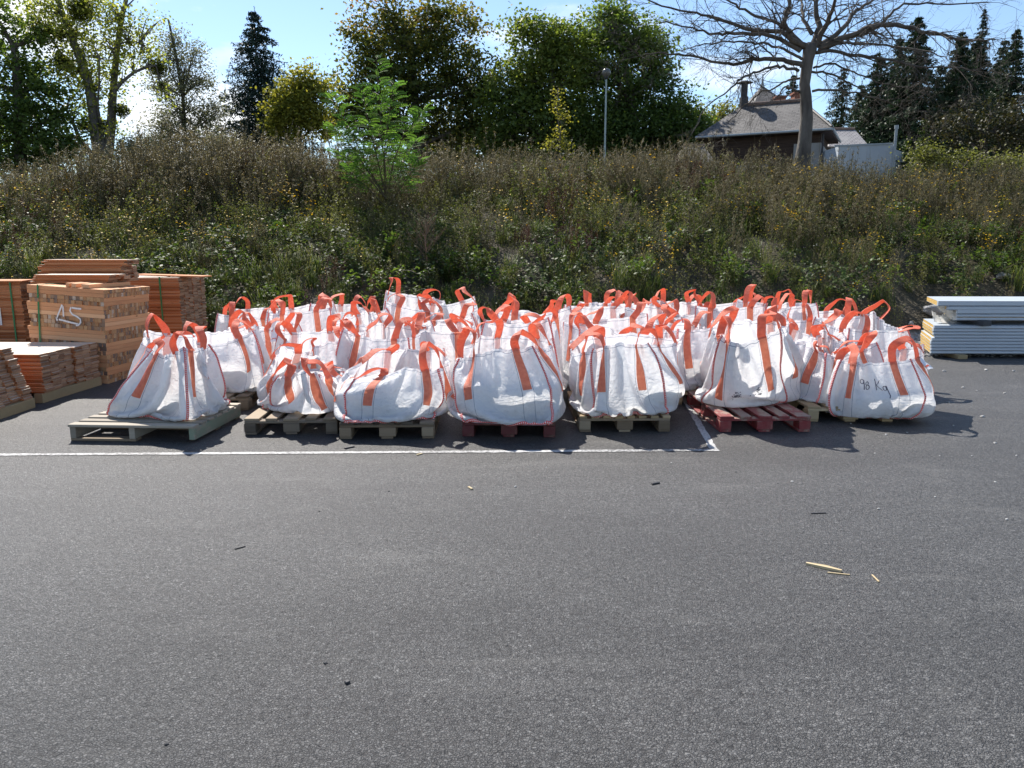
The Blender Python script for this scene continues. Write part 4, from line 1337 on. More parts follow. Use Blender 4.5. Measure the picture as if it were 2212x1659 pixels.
def batten_stack():
    """banded crossed battens; local x runs along the left face (away to the left), y along the right face"""
    near = ground_at(231, 829)
    phi = R_(5)
    root = empty("batten_stack", (near.x, near.y, 0), 0, 'tall banded stack of crossed wooden battens sprayed with the number 15', 'timber stack')
    root.matrix_world = Matrix.Translation((near.x, near.y, 0)) @ Matrix.Rotation(R_(3.6), 4, 'Y') @ Matrix.Rotation(math.pi - phi, 4, 'Z')   # the whole stack leans right
    # after the half turn: local x -> (-cos, +sin), local y -> must point right and away
    Ls, S_ = 0.95, 0.0445
    r = random.Random(8)
    plan = [(2, 'y'), (1, 'y'), (3, 'x'), (2, 'y'), (3, 'x'), (3, 'y'), (3, 'x'), (4, 'y'), (3, 'x'), (2, 'y'), (2, 'x')]
    z = 0.0
    plan = [(2, 'x'), (2, 'y'), (3, 'x'), (3, 'y'), (3, 'x'), (3, 'y'), (3, 'x'), (2, 'y'), (2, 'x')]   # bottom to top: 'x' = long side on the left face
    nrow = sum(p[0] for p in plan)
    hh = 1.115 / nrow
    for cnt, ax in plan:
        b = MB()
        for k in range(cnt):
            nn = int(Ls / S_)
            off = r.uniform(-.01, .01)
            for i in range(nn):
                j = r.uniform(-.012, .014) if r.random() > .08 else r.uniform(-.03, .03)
                q0, q1 = i * S_ + .0015, (i + 1) * S_ - .0015
                if ax == 'x':
                    bx = (0 + j + off, Ls + j + off, -q1, -q0)
                else:
                    bx = (q0, q1, -Ls - j - off, 0 - j - off)
                # six faces, ends given the end-grain material
                x0, x1, y0, y1 = bx; z0, z1 = z + .001, z + hh - .0012
                P_ = [(x0, y0, z0), (x1, y0, z0), (x1, y1, z0), (x0, y1, z0), (x0, y0, z1), (x1, y0, z1), (x1, y1, z1), (x0, y1, z1)]
                long_t, end_t = r.uniform(.2, .9), min(1, max(0, r.gauss(.46, .30)))
                if ax == 'x':
                    b.add(P_, [(0, 3, 2, 1), (4, 5, 6, 7), (0, 1, 5, 4), (2, 3, 7, 6)], long_t, 0)
                    b.add(P_, [(1, 2, 6, 5), (3, 0, 4, 7)], end_t, 1)
                else:
                    b.add(P_, [(0, 3, 2, 1), (4, 5, 6, 7), (1, 2, 6, 5), (3, 0, 4, 7)], long_t, 0)
                    b.add(P_, [(0, 1, 5, 4), (2, 3, 7, 6)], end_t, 1)
            z += hh
        b.build("batten_course", [W_BATTEN if ax == 'x' else W_BATTEN_Y, W_END], root)
    top = z
    # green strapping round the stack in the plane x = .82
    b = MB()
    xs0 = .80
    b.box(xs0, xs0 + .019, .012, .0155, 0.0, top + .006, .5)
    b.box(xs0, xs0 + .019, -Ls - .02, .0155, top + .006, top + .009, .5)
    b.build("strapping_band", M_STRAP, root)
    # sprayed number: plane y = +.016 (the left face), a = distance from the left end
    def to3d(a, bb): return (Ls * (1 - a), .0185, top * bb)
    V, F, T = [], [], []
    one = [(.385, .665), (.40, .70), (.44, .775), (.463, .815)]
    one2 = [(.470, .80), (.472, .76), (.474, .69)]
    foot = [(.41, .655), (.46, .650), (.52, .640), (.60, .628), (.66, .622)]
    five_top = [(.71, .785), (.64, .785), (.585, .79)]
    five_b = [(.575, .795), (.560, .755), (.590, .72), (.65, .700), (.690, .675), (.695, .64), (.665, .612), (.63, .605)]
    for s_, w_ in ((one, .008), (one2, .008), (foot, .008), (five_top, .008), (five_b, .008), ([(.375, .658), (.395, .662)], .017)):
        fine = []
        for i in range(len(s_) - 1):
            for k in range(5):
                t = k / 5; fine.append((s_[i][0] * (1 - t) + s_[i + 1][0] * t, s_[i][1] * (1 - t) + s_[i + 1][1] * t))
        fine.append(s_[-1])
        v_, f_, t_ = paint_stroke('x', root, fine, w_, to3d)
        # a-direction is physical too: widths given in stack fractions (about a metre both ways)
        o = len(V); V += v_; F += [tuple(i + o for i in q) for q in f_]; T += t_
    link("sprayed_number", np_mesh("sprayed_number", V, F, M_SPRAY, tint=T), root)
    return root, top, Ls


W_BATTEN_Y = wood_material("sawn_batten_wood_crosswise", [(0.0, (0.42, 0.19, 0.09)), (0.5, (0.66, 0.34, 0.17)), (1, (0.76, 0.46, 0.26))], gscale=7, axis='y')
T1, T1TOP, T1L = batten_stack()
T1M = T1.matrix_basis.copy()

W_CLAD = wood_material("larch_cladding", [(0.0, (0.27, 0.085, 0.03)), (0.5, (0.52, 0.205, 0.085)), (1, (0.64, 0.32, 0.16))], gscale=6)
W_CLADGLARE = wood_material("sun_glare_cladding_face", [(0.0, (0.50, 0.38, 0.27)), (0.5, (0.66, 0.56, 0.45)), (1, (0.74, 0.67, 0.58))], gscale=6, rough=.38, spec=.6)  # sun glare on the board tops, painted in as a paler wood colour
W_CLADEND = simple_mat("cladding_end_grain", [(0.1, (0.13, 0.065, 0.035)), (0.5, (0.30, 0.175, 0.105)), (0.9, (0.42, 0.27, 0.17))], rough=0.9, scale=25, tint=True, bump=.5, bscale=120, bdist=.004)


def clad_stack(name, M4, length, cols, layers, label, bw=0.145, th=0.0215, seed=1, shift=0.0, bearers=True, slope=None, endjit=.012, group=None, zb=0.10, strap=None):
    """stack of tongue-and-groove boards; local x = along boards with ends facing +x at x=0, y = across, z up"""
    r = random.Random(seed)
    root = empty(name, (0, 0, 0), 0, label, 'timber stack', group)
    root.matrix_world = M4
    b = MB()
    z0 = zb if bearers else 0
    colj = [r.uniform(-.02, .02) for _ in range(cols)]
    for l in range(layers):
        rowx = r.uniform(-.006, .006) + (slope(l / max(1, layers - 1)) if slope else 0)
        for c in range(cols):
            x1 = rowx + colj[c] + r.uniform(-endjit, endjit) + (shift * r.uniform(-1, 1))
            y0 = c * (bw + .003) + r.uniform(-.002, .002) + ((l % 2) * .006)
            y1 = y0 + bw
            za, zc = z0 + l * th + .0008, z0 + (l + 1) * th - .0008
            g = .006
            # profile with a tongue on one edge, groove line on the other, chamfered top edge
            prof = [(y0 + .004, za), (y1, za), (y1, za + .007), (y1 + .007, za + .008), (y1 + .007, zc - .008), (y1, zc - .007), (y1, zc - .003), (y1 - .004, zc), (y0 + .006, zc), (y0, zc - .005),
                    (y0, za + .013), (y0 + .006, za + .012), (y0 + .006, za + .008), (y0, za + .007)]
            n_ = len(prof)
            P_ = [(x1 - length, y, z) for y, z in prof] + [(x1, y, z) for y, z in prof]
            tl, te = r.uniform(.1, .95), r.uniform(.2, .9)
            b.add(P_, [(i, (i + 1) % n_, (i + 1) % n_ + n_, i + n_) for i in range(n_) if i != 7], tl, 0)
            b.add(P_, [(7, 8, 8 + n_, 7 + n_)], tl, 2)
            b.add(P_[n_:], [tuple(range(n_))], te, 1)
            b.add(P_[:n_], [tuple(range(n_ - 1, -1, -1))], te, 1)
    b.build("boards", [W_CLAD, W_CLADEND, W_CLADGLARE], root)
    wdt = cols * (bw + .003)
    if bearers:
        for xx in (-.03, -length / 2, -length + .1):
            q = MB(); q.box(-.045, .045, -.03, wdt + .02, 0.0, zb - .001, .5, 0, bev=.003)
            o = q.build("bearer", W_BEARER, root); o.location = (xx, 0, 0)
    if strap is not None:
        q = MB(); ztop = z0 + layers * th
        q.box(strap, strap + .02, -.011, -.007, 0, ztop + .004, .5); q.box(strap, strap + .02, -.011, wdt + .01, ztop + .004, ztop + .007, .5)
        q.build("strapping_band", M_STRAP, root)
    return root, z0 + layers * th


def MX(x, y, z, rz=0.0):
    return Matrix.Translation((x, y, z)) @ Matrix.Rotation(rz, 4, 'Z')


# low bright-topped pile in front of the battens
g2 = ground_at(98, 870)
clad_stack("cladding_stack", MX(g2.x - .02, g2.y, 0, R_(-2)), 1.5, 7, 19, 'low stack of orange cladding boards with a sunlit top, before the batten stack', seed=2, endjit=.014, strap=None)
# the foremost pile cut by the frame edge, leaning
g1 = ground_at(66, 882)
clad_stack("cladding_stack", MX(g1.x + .03, g1.y - 1.16, 0, R_(1)), 1.2, 8, 24, 'foremost cladding stack at the left edge, its board ends stepped in shadow', seed=3, endjit=.016,
           slope=lambda t: -.16 * t)
# banded stack at the far left
pW = at(43, 606, 9.5)
_, zt = clad_stack("cladding_stack", MX(pW.x, pW.y, 0, R_(-3)), 2.2, 6, 50, 'tall banded cladding stack at the far left, painted with a white 1', seed=4, strap=-.14, endjit=.008)
V, F, T = [], [], []
Mw = MX(pW.x, pW.y, 0, R_(-3))
v_, f_, t_ = paint_stroke('x', None, [(0.0, .70 - k * .02) for k in range(12)], .012, lambda a, b: (-.30 + a, -.0145, b + .16))
o_ = link("sprayed_number", np_mesh("sprayed_number", v_, f_, M_SPRAY, tint=t_), bpy.data.objects["cladding_stack.002"])
lidm = MB(); lidm.box(-.9, .12, -.02, .30, 0, .018, .6, bev=.002)
o_ = lidm.build("loose_board", W_CLAD); o_.location = (pW.x - .1, pW.y, zt + .002); o_.rotation_euler = (R_(1), 0, R_(6)); tag(o_, 'loose board lying on the far left banded stack', 'board')
# banded stack to the right, behind the battens
pE = at(384, 600, 10.9)
_, zt = clad_stack("cladding_stack", MX(pE.x, pE.y, 0, R_(0)), 1.9, 6, 50, 'tall banded cladding stack just right of and behind the batten stack', seed=5, strap=-.27, endjit=.012)
lidm = MB(); lidm.box(-.75, .32, 0, .28, 0, .018, .6, bev=.002)
o_ = lidm.build("loose_board", W_CLAD); o_.location = (pE.x, pE.y + .1, zt + .01); o_.rotation_euler = (0, R_(1.2), R_(-8)); tag(o_, 'loose board on the banded stack behind the battens', 'board')


# boards and battens lying on the batten stack
def on_t1(a, d, z=0.0, rz=0.0):
    """a = metres from the near corner along the left face, d = depth metres along the right face"""
    return T1M @ MX(a, -d, T1TOP + z, 0)


tz = 0.05
p1_ = T1M @ Vector((0.30, -0.16, T1TOP)); p2_ = T1M @ Vector((0.10, -0.60, T1TOP))
zz = p1_.z + .055
b = MB(); b.box(0, .05, 0, .9, 0, .044, .6, bev=.002); b.box(.2, .244, 0, .9, 0, .044, .9, bev=.002)
for k, (xa, wd_, lab) in enumerate(((.44, .045, 'short square batten under the upper boards, left one of the pair'), (.36, .055, 'short orange batten under the upper boards, right one of the pair'), )):
    q = MB(); q.box(0, wd_, -.72, -.02, 0, .046, .4 + .4 * k, bev=.002)
    o = q.build("batten", [W_BATTEN_Y]); o.matrix_world = T1M @ MX(xa, 0, T1TOP + .002); tag(o, lab, 'batten', 'loose battens on the batten stack')
q = MB(); q.box(0, .10, -.86, -.03, 0, .046, .75, bev=.002)
o = q.build("batten", [W_BATTEN_Y]); o.matrix_world = T1M @ MX(.2, 0, T1TOP + .002); tag(o, 'wide pale batten lying along the right edge of the batten stack', 'batten', 'loose battens on the batten stack')
za_ = at(100, 603, 9.5).z
tpos = at(236, 606, 9.35)
clad_stack("cladding_stack", MX(tpos.x, tpos.y - .05, max(T1TOP + .052, 0), R_(-3)), .95, 3, 5, 'small front pile of cladding boards on top of the batten stack', seed=7, bearers=False, shift=.03, endjit=.03, slope=lambda t: .03 * t)
tpos = at(262, 590, 9.75)
clad_stack("cladding_stack", MX(tpos.x + .02, tpos.y + .02, T1TOP + .054, R_(-2)), 1.08, 2, 13, 'taller back pile of cladding boards on top of the batten stack', seed=9, bearers=False, shift=.02, endjit=.02,
           slope=lambda t: -.03 + (.08 if t > .8 else 0))
tpos = at(284, 600, 10.05)
clad_stack("cladding_stack", MX(tpos.x, tpos.y + .04, T1TOP + .054, R_(4)), .5, 1, 9, 'small right-hand pile of cladding boards with a bright top, on the battens', seed=10, bearers=False, endjit=.03)

# ------------------------------------------------------------------ insulated panels on the right
M_SKIN = simple_mat("grey_white_steel", [(0.3, (0.44, 0.49, 0.54)), (0.7, (0.49, 0.54, 0.59))], rough=0.38, scale=1.5, bump=0, spec=0.4)
M_FOAM = simple_mat("yellow_foam", [(0.25, (0.30, 0.17, 0.04)), (0.5, (0.48, 0.31, 0.09)), (0.75, (0.58, 0.42, 0.17))], rough=0.95, scale=30, bump=.6, bscale=90)
M_FILM = leaf_mat("thin_plastic_film", [(0.0, (0.62, 0.60, 0.56)), (1.0, (0.75, 0.74, 0.70))], trans=.35, rough=.3, tcol=(1, 1, 1), rnd=0)
GPAN = 'insulated panels stacked on the right'
PR = R_(0)


SHEAR = Matrix(((1, .36, 0, 0), (0, 1, 0, 0), (0, 0, 1, 0), (0, 0, 0, 1)))


def panel(x0, y0, z0, th, label, Lp=5.6, Wp=1.08, ribs=1, rz=0.0):
    root = empty("insulated_panel", (x0, y0, z0), rz, label, 'insulated panel', GPAN)
    b = MB(); b.box(.002, Lp - .002, .010, Wp - .01, .003, th - .003, .5, M=SHEAR)
    b.build("foam_core", M_FOAM, root)
    b = MB()
    r_ = .012
    # top and bottom steel skins lipped over the long edges, with a shadow groove between
    b.box(0, Lp, -.004, Wp, th - .0025, th - .0002, .5, M=SHEAR)
    b.box(0, Lp, -.004, Wp, .0002, .0025, .5, M=SHEAR)
    half = th / ribs
    for k in range(ribs):
        za, zb_ = k * half, (k + 1) * half
        g = .010
        prof = [(.030, za + .0003), (.004, za + g * .5), (-.010, za + g), (-.010, zb_ - g), (.004, zb_ - g * .5), (.030, zb_ - .0003)]
        n_ = len(prof)
        P_ = [(0, y, z) for y, z in prof] + [(Lp, y, z) for y, z in prof]
        b.add(P_, [(i, i + 1, i + 1 + n_, i + n_) for i in range(n_ - 1)] + [tuple(range(n_ - 1, -1, -1)), tuple(range(n_, 2 * n_))], .5, 0)
    b.build("steel_skin", M_SKIN, root)
    return root


r = random.Random(12)
pb = at(2011, 764, 11.05)
pt = at(2011, 703, 11.05)
nlow = 9
hl = (pt.z - pb.z) / nlow
names = ['lowest', 'second', 'third', 'fourth', 'fifth', 'sixth', 'seventh', 'eighth', 'topmost']
for i in range(nlow):
    dx = [0, -.01, 0, -.01, -.01, .03, .015, 0.01, .02][i] + r.uniform(-.01, .01)
    panel(pb.x + dx, pb.y + r.uniform(-.004, .004), pb.z + i * hl, hl, f'{names[i]} panel of the lower pile of nine white insulated panels', rz=R_(-1.2))
pu = at(2027, 652, 11.1)
for i, (pxl, pyt, pyb, rb, lab) in enumerate(((2068, 678, 692, 2, 'lowest panel of the upper group, resting on dark spacer blocks'), (2068, 667, 678, 1, 'thin panel second from below in the upper group'),
                                              (2047, 661, 670, 1, 'panel just under the top one, brown spacer at its end'), (2027, 650, 661, 1, 'topmost panel of the upper group with a bare yellow foam end'))):
    zb2, zt2 = at(pxl, pyb, 11.08).z, at(pxl, pyt, 11.08).z
    x_ = at(pxl, pyt, 11.08).x
    if i == 1: zt2 -= .002
    panel(x_, 11.08, zb2, zt2 - zb2 - .002, lab, rz=R_(-1.2), ribs=rb)
q = MB(); q.box(-.06, .06, 0, 1.0, 0, at(2068, 692, 11).z - (pb.z + nlow * hl) - .003, .3, bev=.003)
M_GREYB = simple_mat("dark_grey_spacer", [(0.3, (0.05, 0.055, 0.06)), (0.7, (0.09, 0.095, 0.10))], rough=.8)
for xo, lab in ((2128, 'dark grey spacer block sticking out between the two groups of panels'),):
    o = q.build("spacer_block", M_GREYB); o.location = (at(xo, 690, 11.0).x - .0, 10.93, pb.z + nlow * hl + .001 - .025); tag(o, lab, 'spacer block')
    o.location.z = pb.z + nlow * hl + .002
q = MB(); q.box(-.075, .075, 0, .22, 0, at(2068, 661, 11).z - at(2068, 667, 11).z, .5, bev=.003)
o = q.build("spacer_block", W_BATTEN); o.location = (at(2062, 661, 11.3).x + .05, 11.12, at(2047, 670, 11.08).z - (at(2068, 661, 11).z - at(2068, 667, 11).z) - .001); tag(o, 'brown wooden spacer between upper panels', 'spacer block')
# bearer under the lower pile
for xo, lab in ((2075, 'brown timber bearer under the left end of the lower panel pile'), (2330, 'timber bearer under the middle of the lower panel pile')):
    q = MB(); q.box(-.07, .07, 0, 1.15, 0, pb.z - .002, .5, bev=.004)
    o = q.build("bearer", W_BEARER); o.location = (at(xo, 765, 11.0).x, 10.93, 0); tag(o, lab, 'bearer')
# torn film hanging from the panels
V, F = [], []
def film(name, pts, label):
    """thin crumpled sheet through a grid of (px,py,Y)"""
    rows_, cols_ = len(pts), len(pts[0])
    G = np.array([[list(at(*p)) for p in row] for row in pts])
    G = catmull_up(catmull_up(G, 5, 0, False), 5, 1, False)
    rn = np.random.default_rng(3)
    G = G + rn.normal(size=G.shape) * .008
    G = np.concatenate([G, ], 0)
    a, b_ = G.shape[:2]
    V_ = G.reshape(-1, 3); c0_ = V_[0].copy()
    I_ = np.arange(a * b_).reshape(a, b_)
    F_ = np.stack([I_[:-1, :-1].ravel(), I_[:-1, 1:].ravel(), I_[1:, 1:].ravel(), I_[1:, :-1].ravel()], 1)
    o_ = link(name, np_mesh(name, V_ - c0_, F_, M_FILM, smooth=True, tint=np.full(len(V_), .5)))
    o_.location = c0_
    return tag(o_, label, 'plastic film')


film("plastic_film", [[(2018, 655, 11.5), (2035, 660, 11.3), (2062, 664, 11.2), (2110, 668, 11.15)],
                      [(2030, 668, 11.5), (2046, 676, 11.3), (2070, 678, 11.12), (2095, 674, 11.15)],
                      [(2040, 672, 11.5), (2052, 688, 11.3), (2064, 692, 11.12), (2070, 686, 11.1)]], 'torn milky film hanging out between the upper panels')
film("plastic_film", [[(2013, 668, 11.6), (2025, 680, 11.5), (2045, 682, 11.5), (2066, 690, 11.5)],
                      [(2015, 684, 11.4), (2030, 689, 11.4), (2046, 690, 11.4), (2066, 694, 11.4)],
                      [(2020, 694, 11.3), (2035, 697, 11.25), (2052, 699, 11.25), (2068, 698, 11.2)]], 'crumpled milky film standing up on the lower panel pile')
# ------------------------------------------------------------------ plants on the bank: source clumps (never linked to the scene)
L_GREEN = leaf_mat("leaf_green", [(0.0, (0.026, 0.042, 0.016)), (0.5, (0.065, 0.092, 0.032)), (1.0, (0.14, 0.175, 0.062))])
L_FRESH = leaf_mat("leaf_fresh_green", [(0.0, (0.030, 0.055, 0.015)), (0.5, (0.065, 0.105, 0.028)), (1.0, (0.13, 0.175, 0.05))])
L_OLIVE = leaf_mat("leaf_olive", [(0.0, (0.065, 0.068, 0.024)), (0.5, (0.145, 0.150, 0.052)), (1.0, (0.24, 0.24, 0.10))], trans=.38)
L_DRY = leaf_mat("dry_seed_brown", [(0.0, (0.085, 0.074, 0.034)), (0.5, (0.185, 0.168, 0.080)), (1.0, (0.28, 0.255, 0.14))], trans=.25, tcol=(1.2, 1.05, .8))
L_DOCK = leaf_mat("dock_red_brown", [(0.0, (0.04, 0.014, 0.010)), (0.5, (0.09, 0.032, 0.020)), (1.0, (0.15, 0.06, 0.035))], trans=.2, tcol=(1.2, .8, .7))
L_PLUME = leaf_mat("pale_plume", [(0.0, (0.13, 0.15, 0.06)), (0.5, (0.24, 0.25, 0.11)), (1.0, (0.36, 0.36, 0.2))], trans=.4, tcol=(1.1, 1.1, .8))
L_YELLOW = leaf_mat("yellow_flower", [(0.0, (0.62, 0.36, 0.01)), (0.5, (0.80, 0.52, 0.02)), (1.0, (0.86, 0.62, 0.05))], trans=.3, tcol=(1.1, 1.0, .5), rnd=.2)
L_WHITE = leaf_mat("white_seed_head", [(0.0, (0.5, 0.5, 0.45)), (1.0, (0.7, 0.7, 0.66))], trans=.3, tcol=(1, 1, 1))
M_STEM = leaf_mat("weed_stem", [(0.0, (0.045, 0.035, 0.02)), (0.5, (0.10, 0.085, 0.045)), (1.0, (0.18, 0.15, 0.09))], trans=0.0)
M_GRASS = leaf_mat("grass_blade", [(0.0, (0.035, 0.06, 0.015)), (0.5, (0.08, 0.12, 0.03)), (1.0, (0.20, 0.19, 0.08))], trans=.35)
WMATS = [L_GREEN, L_FRESH, L_OLIVE, L_DRY, L_DOCK, L_PLUME, L_YELLOW, L_WHITE, M_STEM, M_GRASS]


def stems_geo(paths, r0, r1, sides=3):
    """thin tapered stems; paths list of (k,3)"""
    Vs, Fs = [], []
    b = 0
    for p in paths:
        p = np.asarray(p); k = len(p)
        d = np.gradient(p, axis=0); d /= np.linalg.norm(d, axis=1, keepdims=True) + 1e-9
        a = np.cross(d, [0.3, 1, 0.1]); a /= np.linalg.norm(a, axis=1, keepdims=True) + 1e-9
        e = np.cross(d, a)
        rr = np.linspace(r0, r1, k)[:, None]
        ring = [p + (a * math.cos(2 * math.pi * j / sides) + e * math.sin(2 * math.pi * j / sides)) * rr for j in range(sides)]
        V = np.stack(ring, 1).reshape(-1, 3)
        I = np.arange(k * sides).reshape(k, sides)
        for j in range(sides):
            Fs.append(np.stack([I[:-1, j], I[:-1, (j + 1) % sides], I[1:, (j + 1) % sides], I[1:, j]], 1) + b)
        Vs.append(V); b += len(V)
    return np.concatenate(Vs), np.concatenate(Fs)


def bend_path(base, h, lean, k=5):
    t = np.linspace(0, 1, k)[:, None]
    return np.array(base) + np.hstack([lean[0] * t ** 1.6, lean[1] * t ** 1.6, h * t])


def along(p, t):
    x = t * (len(p) - 1); i = np.minimum(x.astype(int), len(p) - 2); f = (x - i)[:, None]
    return p[i] * (1 - f) + p[i + 1] * f


def clump(kind, seed):
    r = np.random.default_rng(seed)
    parts = []
    if kind == 'dry':                      # mugwort-like dry stalk sheaf
        paths, C, S = [], [], []
        for _ in range(6):
            b = np.array([r.normal(0, .10), r.normal(0, .10), -.05]); h = r.uniform(.7, 1.45)
            p = bend_path(b, h, r.normal(0, .10, 2)); paths.append(p)
            for _ in range(16):
                t = r.uniform(.3, .98); q = along(p, np.array([t]))[0]
                dr = r.normal(size=3); dr[2] = abs(dr[2]) + .6; dr /= np.linalg.norm(dr)
                L_ = r.uniform(.06, .22) * (1.25 - t)
                e = q + dr * L_ * 1.2; paths.append(np.array([q, (q + e) / 2 + [0, 0, .01], e]))
                m_ = 7; tt = r.uniform(.2, 1, m_)[:, None]
                C.append(q + (e - q) * tt + r.normal(0, .012, (m_, 3))); S.append(r.uniform(.012, .03, m_))
        V, F = stems_geo(paths, .005, .0016); parts.append((V, F, r.uniform(.3, .8), 8))
        C, S = np.concatenate(C), np.concatenate(S)
        V, F = leaf_geo(C, S, .2, .5); parts.append((V, F, np.repeat(r.uniform(.2, .9, len(C)), 4), 3))
    elif kind == 'olive':                  # leafy half-dry weeds
        paths, C, S = [], [], []
        for _ in range(7):
            b = np.array([r.normal(0, .14), r.normal(0, .14), -.05]); h = r.uniform(.45, .95)
            p = bend_path(b, h, r.normal(0, .2, 2)); paths.append(p)
            m_ = 42; t = r.uniform(.15, 1, m_); q = along(p, t)
            C.append(q + r.normal(0, .055, (m_, 3)) * (1.3 - t)[:, None]); S.append(r.uniform(.025, .06, m_))
        V, F = stems_geo(paths, .005, .002); parts.append((V, F, .5, 8))
        C, S = np.concatenate(C), np.concatenate(S)
        V, F = leaf_geo(C, S, .3, .32); parts.append((V, F, np.repeat(r.uniform(.1, 1, len(C)), 4), 2 if seed % 2 else 0))
    elif kind == 'flower':                 # thin branching stems with yellow heads
        paths, C, S, H = [], [], [], []
        for _ in range(7):
            b = np.array([r.normal(0, .12), r.normal(0, .12), -.05]); h = r.uniform(.6, 1.0)
            p = bend_path(b, h, r.normal(0, .18, 2)); paths.append(p)
            for _ in range(3):
                t = r.uniform(.6, .95); q = along(p, np.array([t]))[0]
                e = q + np.array([r.normal(0, .09), r.normal(0, .09), r.uniform(.08, .2)]); paths.append(np.array([q, (q + e) / 2, e]))
                if r.random() < .6: H.append(e)
            if r.random() < .5: H.append(p[-1])
            m_ = 30; t = r.uniform(.05, .8, m_); q = along(p, t)
            C.append(q + r.normal(0, .04, (m_, 3))); S.append(r.uniform(.02, .05, m_))
        V, F = stems_geo(paths, .004, .0016); parts.append((V, F, .45, 8))
        C, S = np.concatenate(C), np.concatenate(S)
        V, F = leaf_geo(C, S, .3, .3); parts.append((V, F, np.repeat(r.uniform(.1, 1, len(C)), 4), 0 if seed % 2 else 2))
        for h_ in H:
            rr = r.uniform(.016, .027); n_ = np.array([r.normal(0, .3), r.normal(0, .3) - .2, 1.0]); n_ /= np.linalg.norm(n_)
            a = np.cross(n_, [1, .2, 0]); a /= np.linalg.norm(a); e = np.cross(n_, a)
            Vf = [h_ + n_ * .006]
            for j in range(8):
                th = math.pi * 2 * j / 8; q = rr * (1 if j % 2 else .8)
                Vf.append(h_ + (a * math.cos(th) + e * math.sin(th)) * q + n_ * .001)
            Vf = np.array(Vf); Ff = np.array([[0, 1 + 2 * j, 1 + (2 * j + 1) % 8, 1 + (2 * j + 2) % 8] for j in range(4)])
            parts.append((Vf, Ff, r.uniform(.2, .9), 6))
    elif kind == 'bramble':                # low broad leaves in threes on arching canes
        paths, C, S = [], [], []
        for _ in range(6):
            a = r.uniform(0, 6.28); L_ = r.uniform(.4, .8)
            t = np.linspace(0, 1, 7)[:, None]
            p = np.hstack([np.cos(a) * L_ * t, np.sin(a) * L_ * t, .42 * np.sin(t * 2.6) * r.uniform(.6, 1.1)]); paths.append(p)
            for _ in range(13):
                q = along(p, r.uniform(.1, 1, 1))[0] + r.normal(0, .05, 3)
                C.append(q + r.normal(0, .028, (4, 3))); S.append(r.uniform(.05, .085, 4))
        V, F = stems_geo(paths, .004, .002); parts.append((V, F, .3, 8))
        C, S = np.concatenate(C), np.concatenate(S); C[:, 2] = np.abs(C[:, 2])
        V, F = leaf_geo(C, S, .9, .75); parts.append((V, F, np.repeat(r.uniform(.1, .9, len(C)), 4), 0 if seed % 3 else 1))
    elif kind == 'dock':
        paths, C, S = [], [], []
        for _ in range(4):
            b = np.array([r.normal(0, .07), r.normal(0, .07), -.05]); h = r.uniform(.6, 1.1)
            p = bend_path(b, h, r.normal(0, .08, 2)); paths.append(p)
            m_ = 150; t = r.uniform(.35, 1, m_); q = along(p, t)
            C.append(q + r.normal(0, .024, (m_, 3))); S.append(r.uniform(.012, .026, m_))
        V, F = stems_geo(paths, .006, .002); parts.append((V, F, .2, 8))
        C, S = np.concatenate(C), np.concatenate(S)
        V, F = leaf_geo(C, S, .1, .6); parts.append((V, F, np.repeat(r.uniform(.1, 1, len(C)), 4), 4))
    elif kind == 'plume':
        paths, C, S = [], [], []
        for _ in range(3):
            b = np.array([r.normal(0, .05), r.normal(0, .05), -.05]); h = r.uniform(.7, 1.1)
            p = bend_path(b, h, r.normal(0, .12, 2)); paths.append(p)
            m_ = 170; t = r.uniform(.4, 1, m_); q = along(p, t); wd_ = .085 * np.sin((t - .35) / .65 * 2.9)[:, None]
            C.append(q + r.normal(0, 1, (m_, 3)) * np.abs(wd_) * [1, 1, .5]); S.append(r.uniform(.010, .022, m_))
            m_ = 40; t = r.uniform(.02, .5, m_); C.append(along(p, t) + r.normal(0, .035, (m_, 3))); S.append(r.uniform(.03, .06, m_))
        V, F = stems_geo(paths, .005, .002); parts.append((V, F, .5, 8))
        C, S = np.concatenate(C), np.concatenate(S)
        V, F = leaf_geo(C, S, .3, .4); parts.append((V, F, np.repeat(r.uniform(.1, 1, len(C)), 4), 5))
    elif kind == 'seed':
        paths, H = [], []
        for _ in range(5):
            b = np.array([r.normal(0, .1), r.normal(0, .1), -.05]); h = r.uniform(.4, .8)
            p = bend_path(b, h, r.normal(0, .15, 2)); paths.append(p); H.append(p[-1])
        V, F = stems_geo(paths, .0035, .0015); parts.append((V, F, .5, 8))
        C = np.concatenate([h_ + r.normal(0, .009, (7, 3)) for h_ in H]); V, F = leaf_geo(C, np.full(len(C), .018), .3, .8); parts.append((V, F, .6, 7))
        C = np.concatenate([along(p, r.uniform(0, .8, 18)) + r.normal(0, .03, (18, 3)) for p in paths]); V, F = leaf_geo(C, r.uniform(.02, .045, len(C)), .3, .35)
        parts.append((V, F, np.repeat(r.uniform(0, 1, len(C)), 4), 0))
    elif kind == 'grass':
        V, F = [], []
        for i in range(70):
            a = r.uniform(0, 6.28); b = np.array([r.normal(0, .06), r.normal(0, .06), -.02]); h = r.uniform(.18, .48); sp_ = r.uniform(.05, .3)
            w_ = r.uniform(.003, .006); d = np.array([math.cos(a), math.sin(a), 0]); sd = np.array([-d[1], d[0], 0])
            pts = [b, b + d * sp_ * .25 + [0, 0, h * .6], b + d * sp_ * .7 + [0, 0, h * .95], b + d * sp_ * 1.1 + [0, 0, h * .85]]
            o = len(V)
            for j, p in enumerate(pts):
                ww = w_ * (1 - j / 3.2); V += [p - sd * ww, p + sd * ww]
            F += [[o + 2 * j, o + 2 * j + 1, o + 2 * j + 3, o + 2 * j + 2] for j in range(3)]
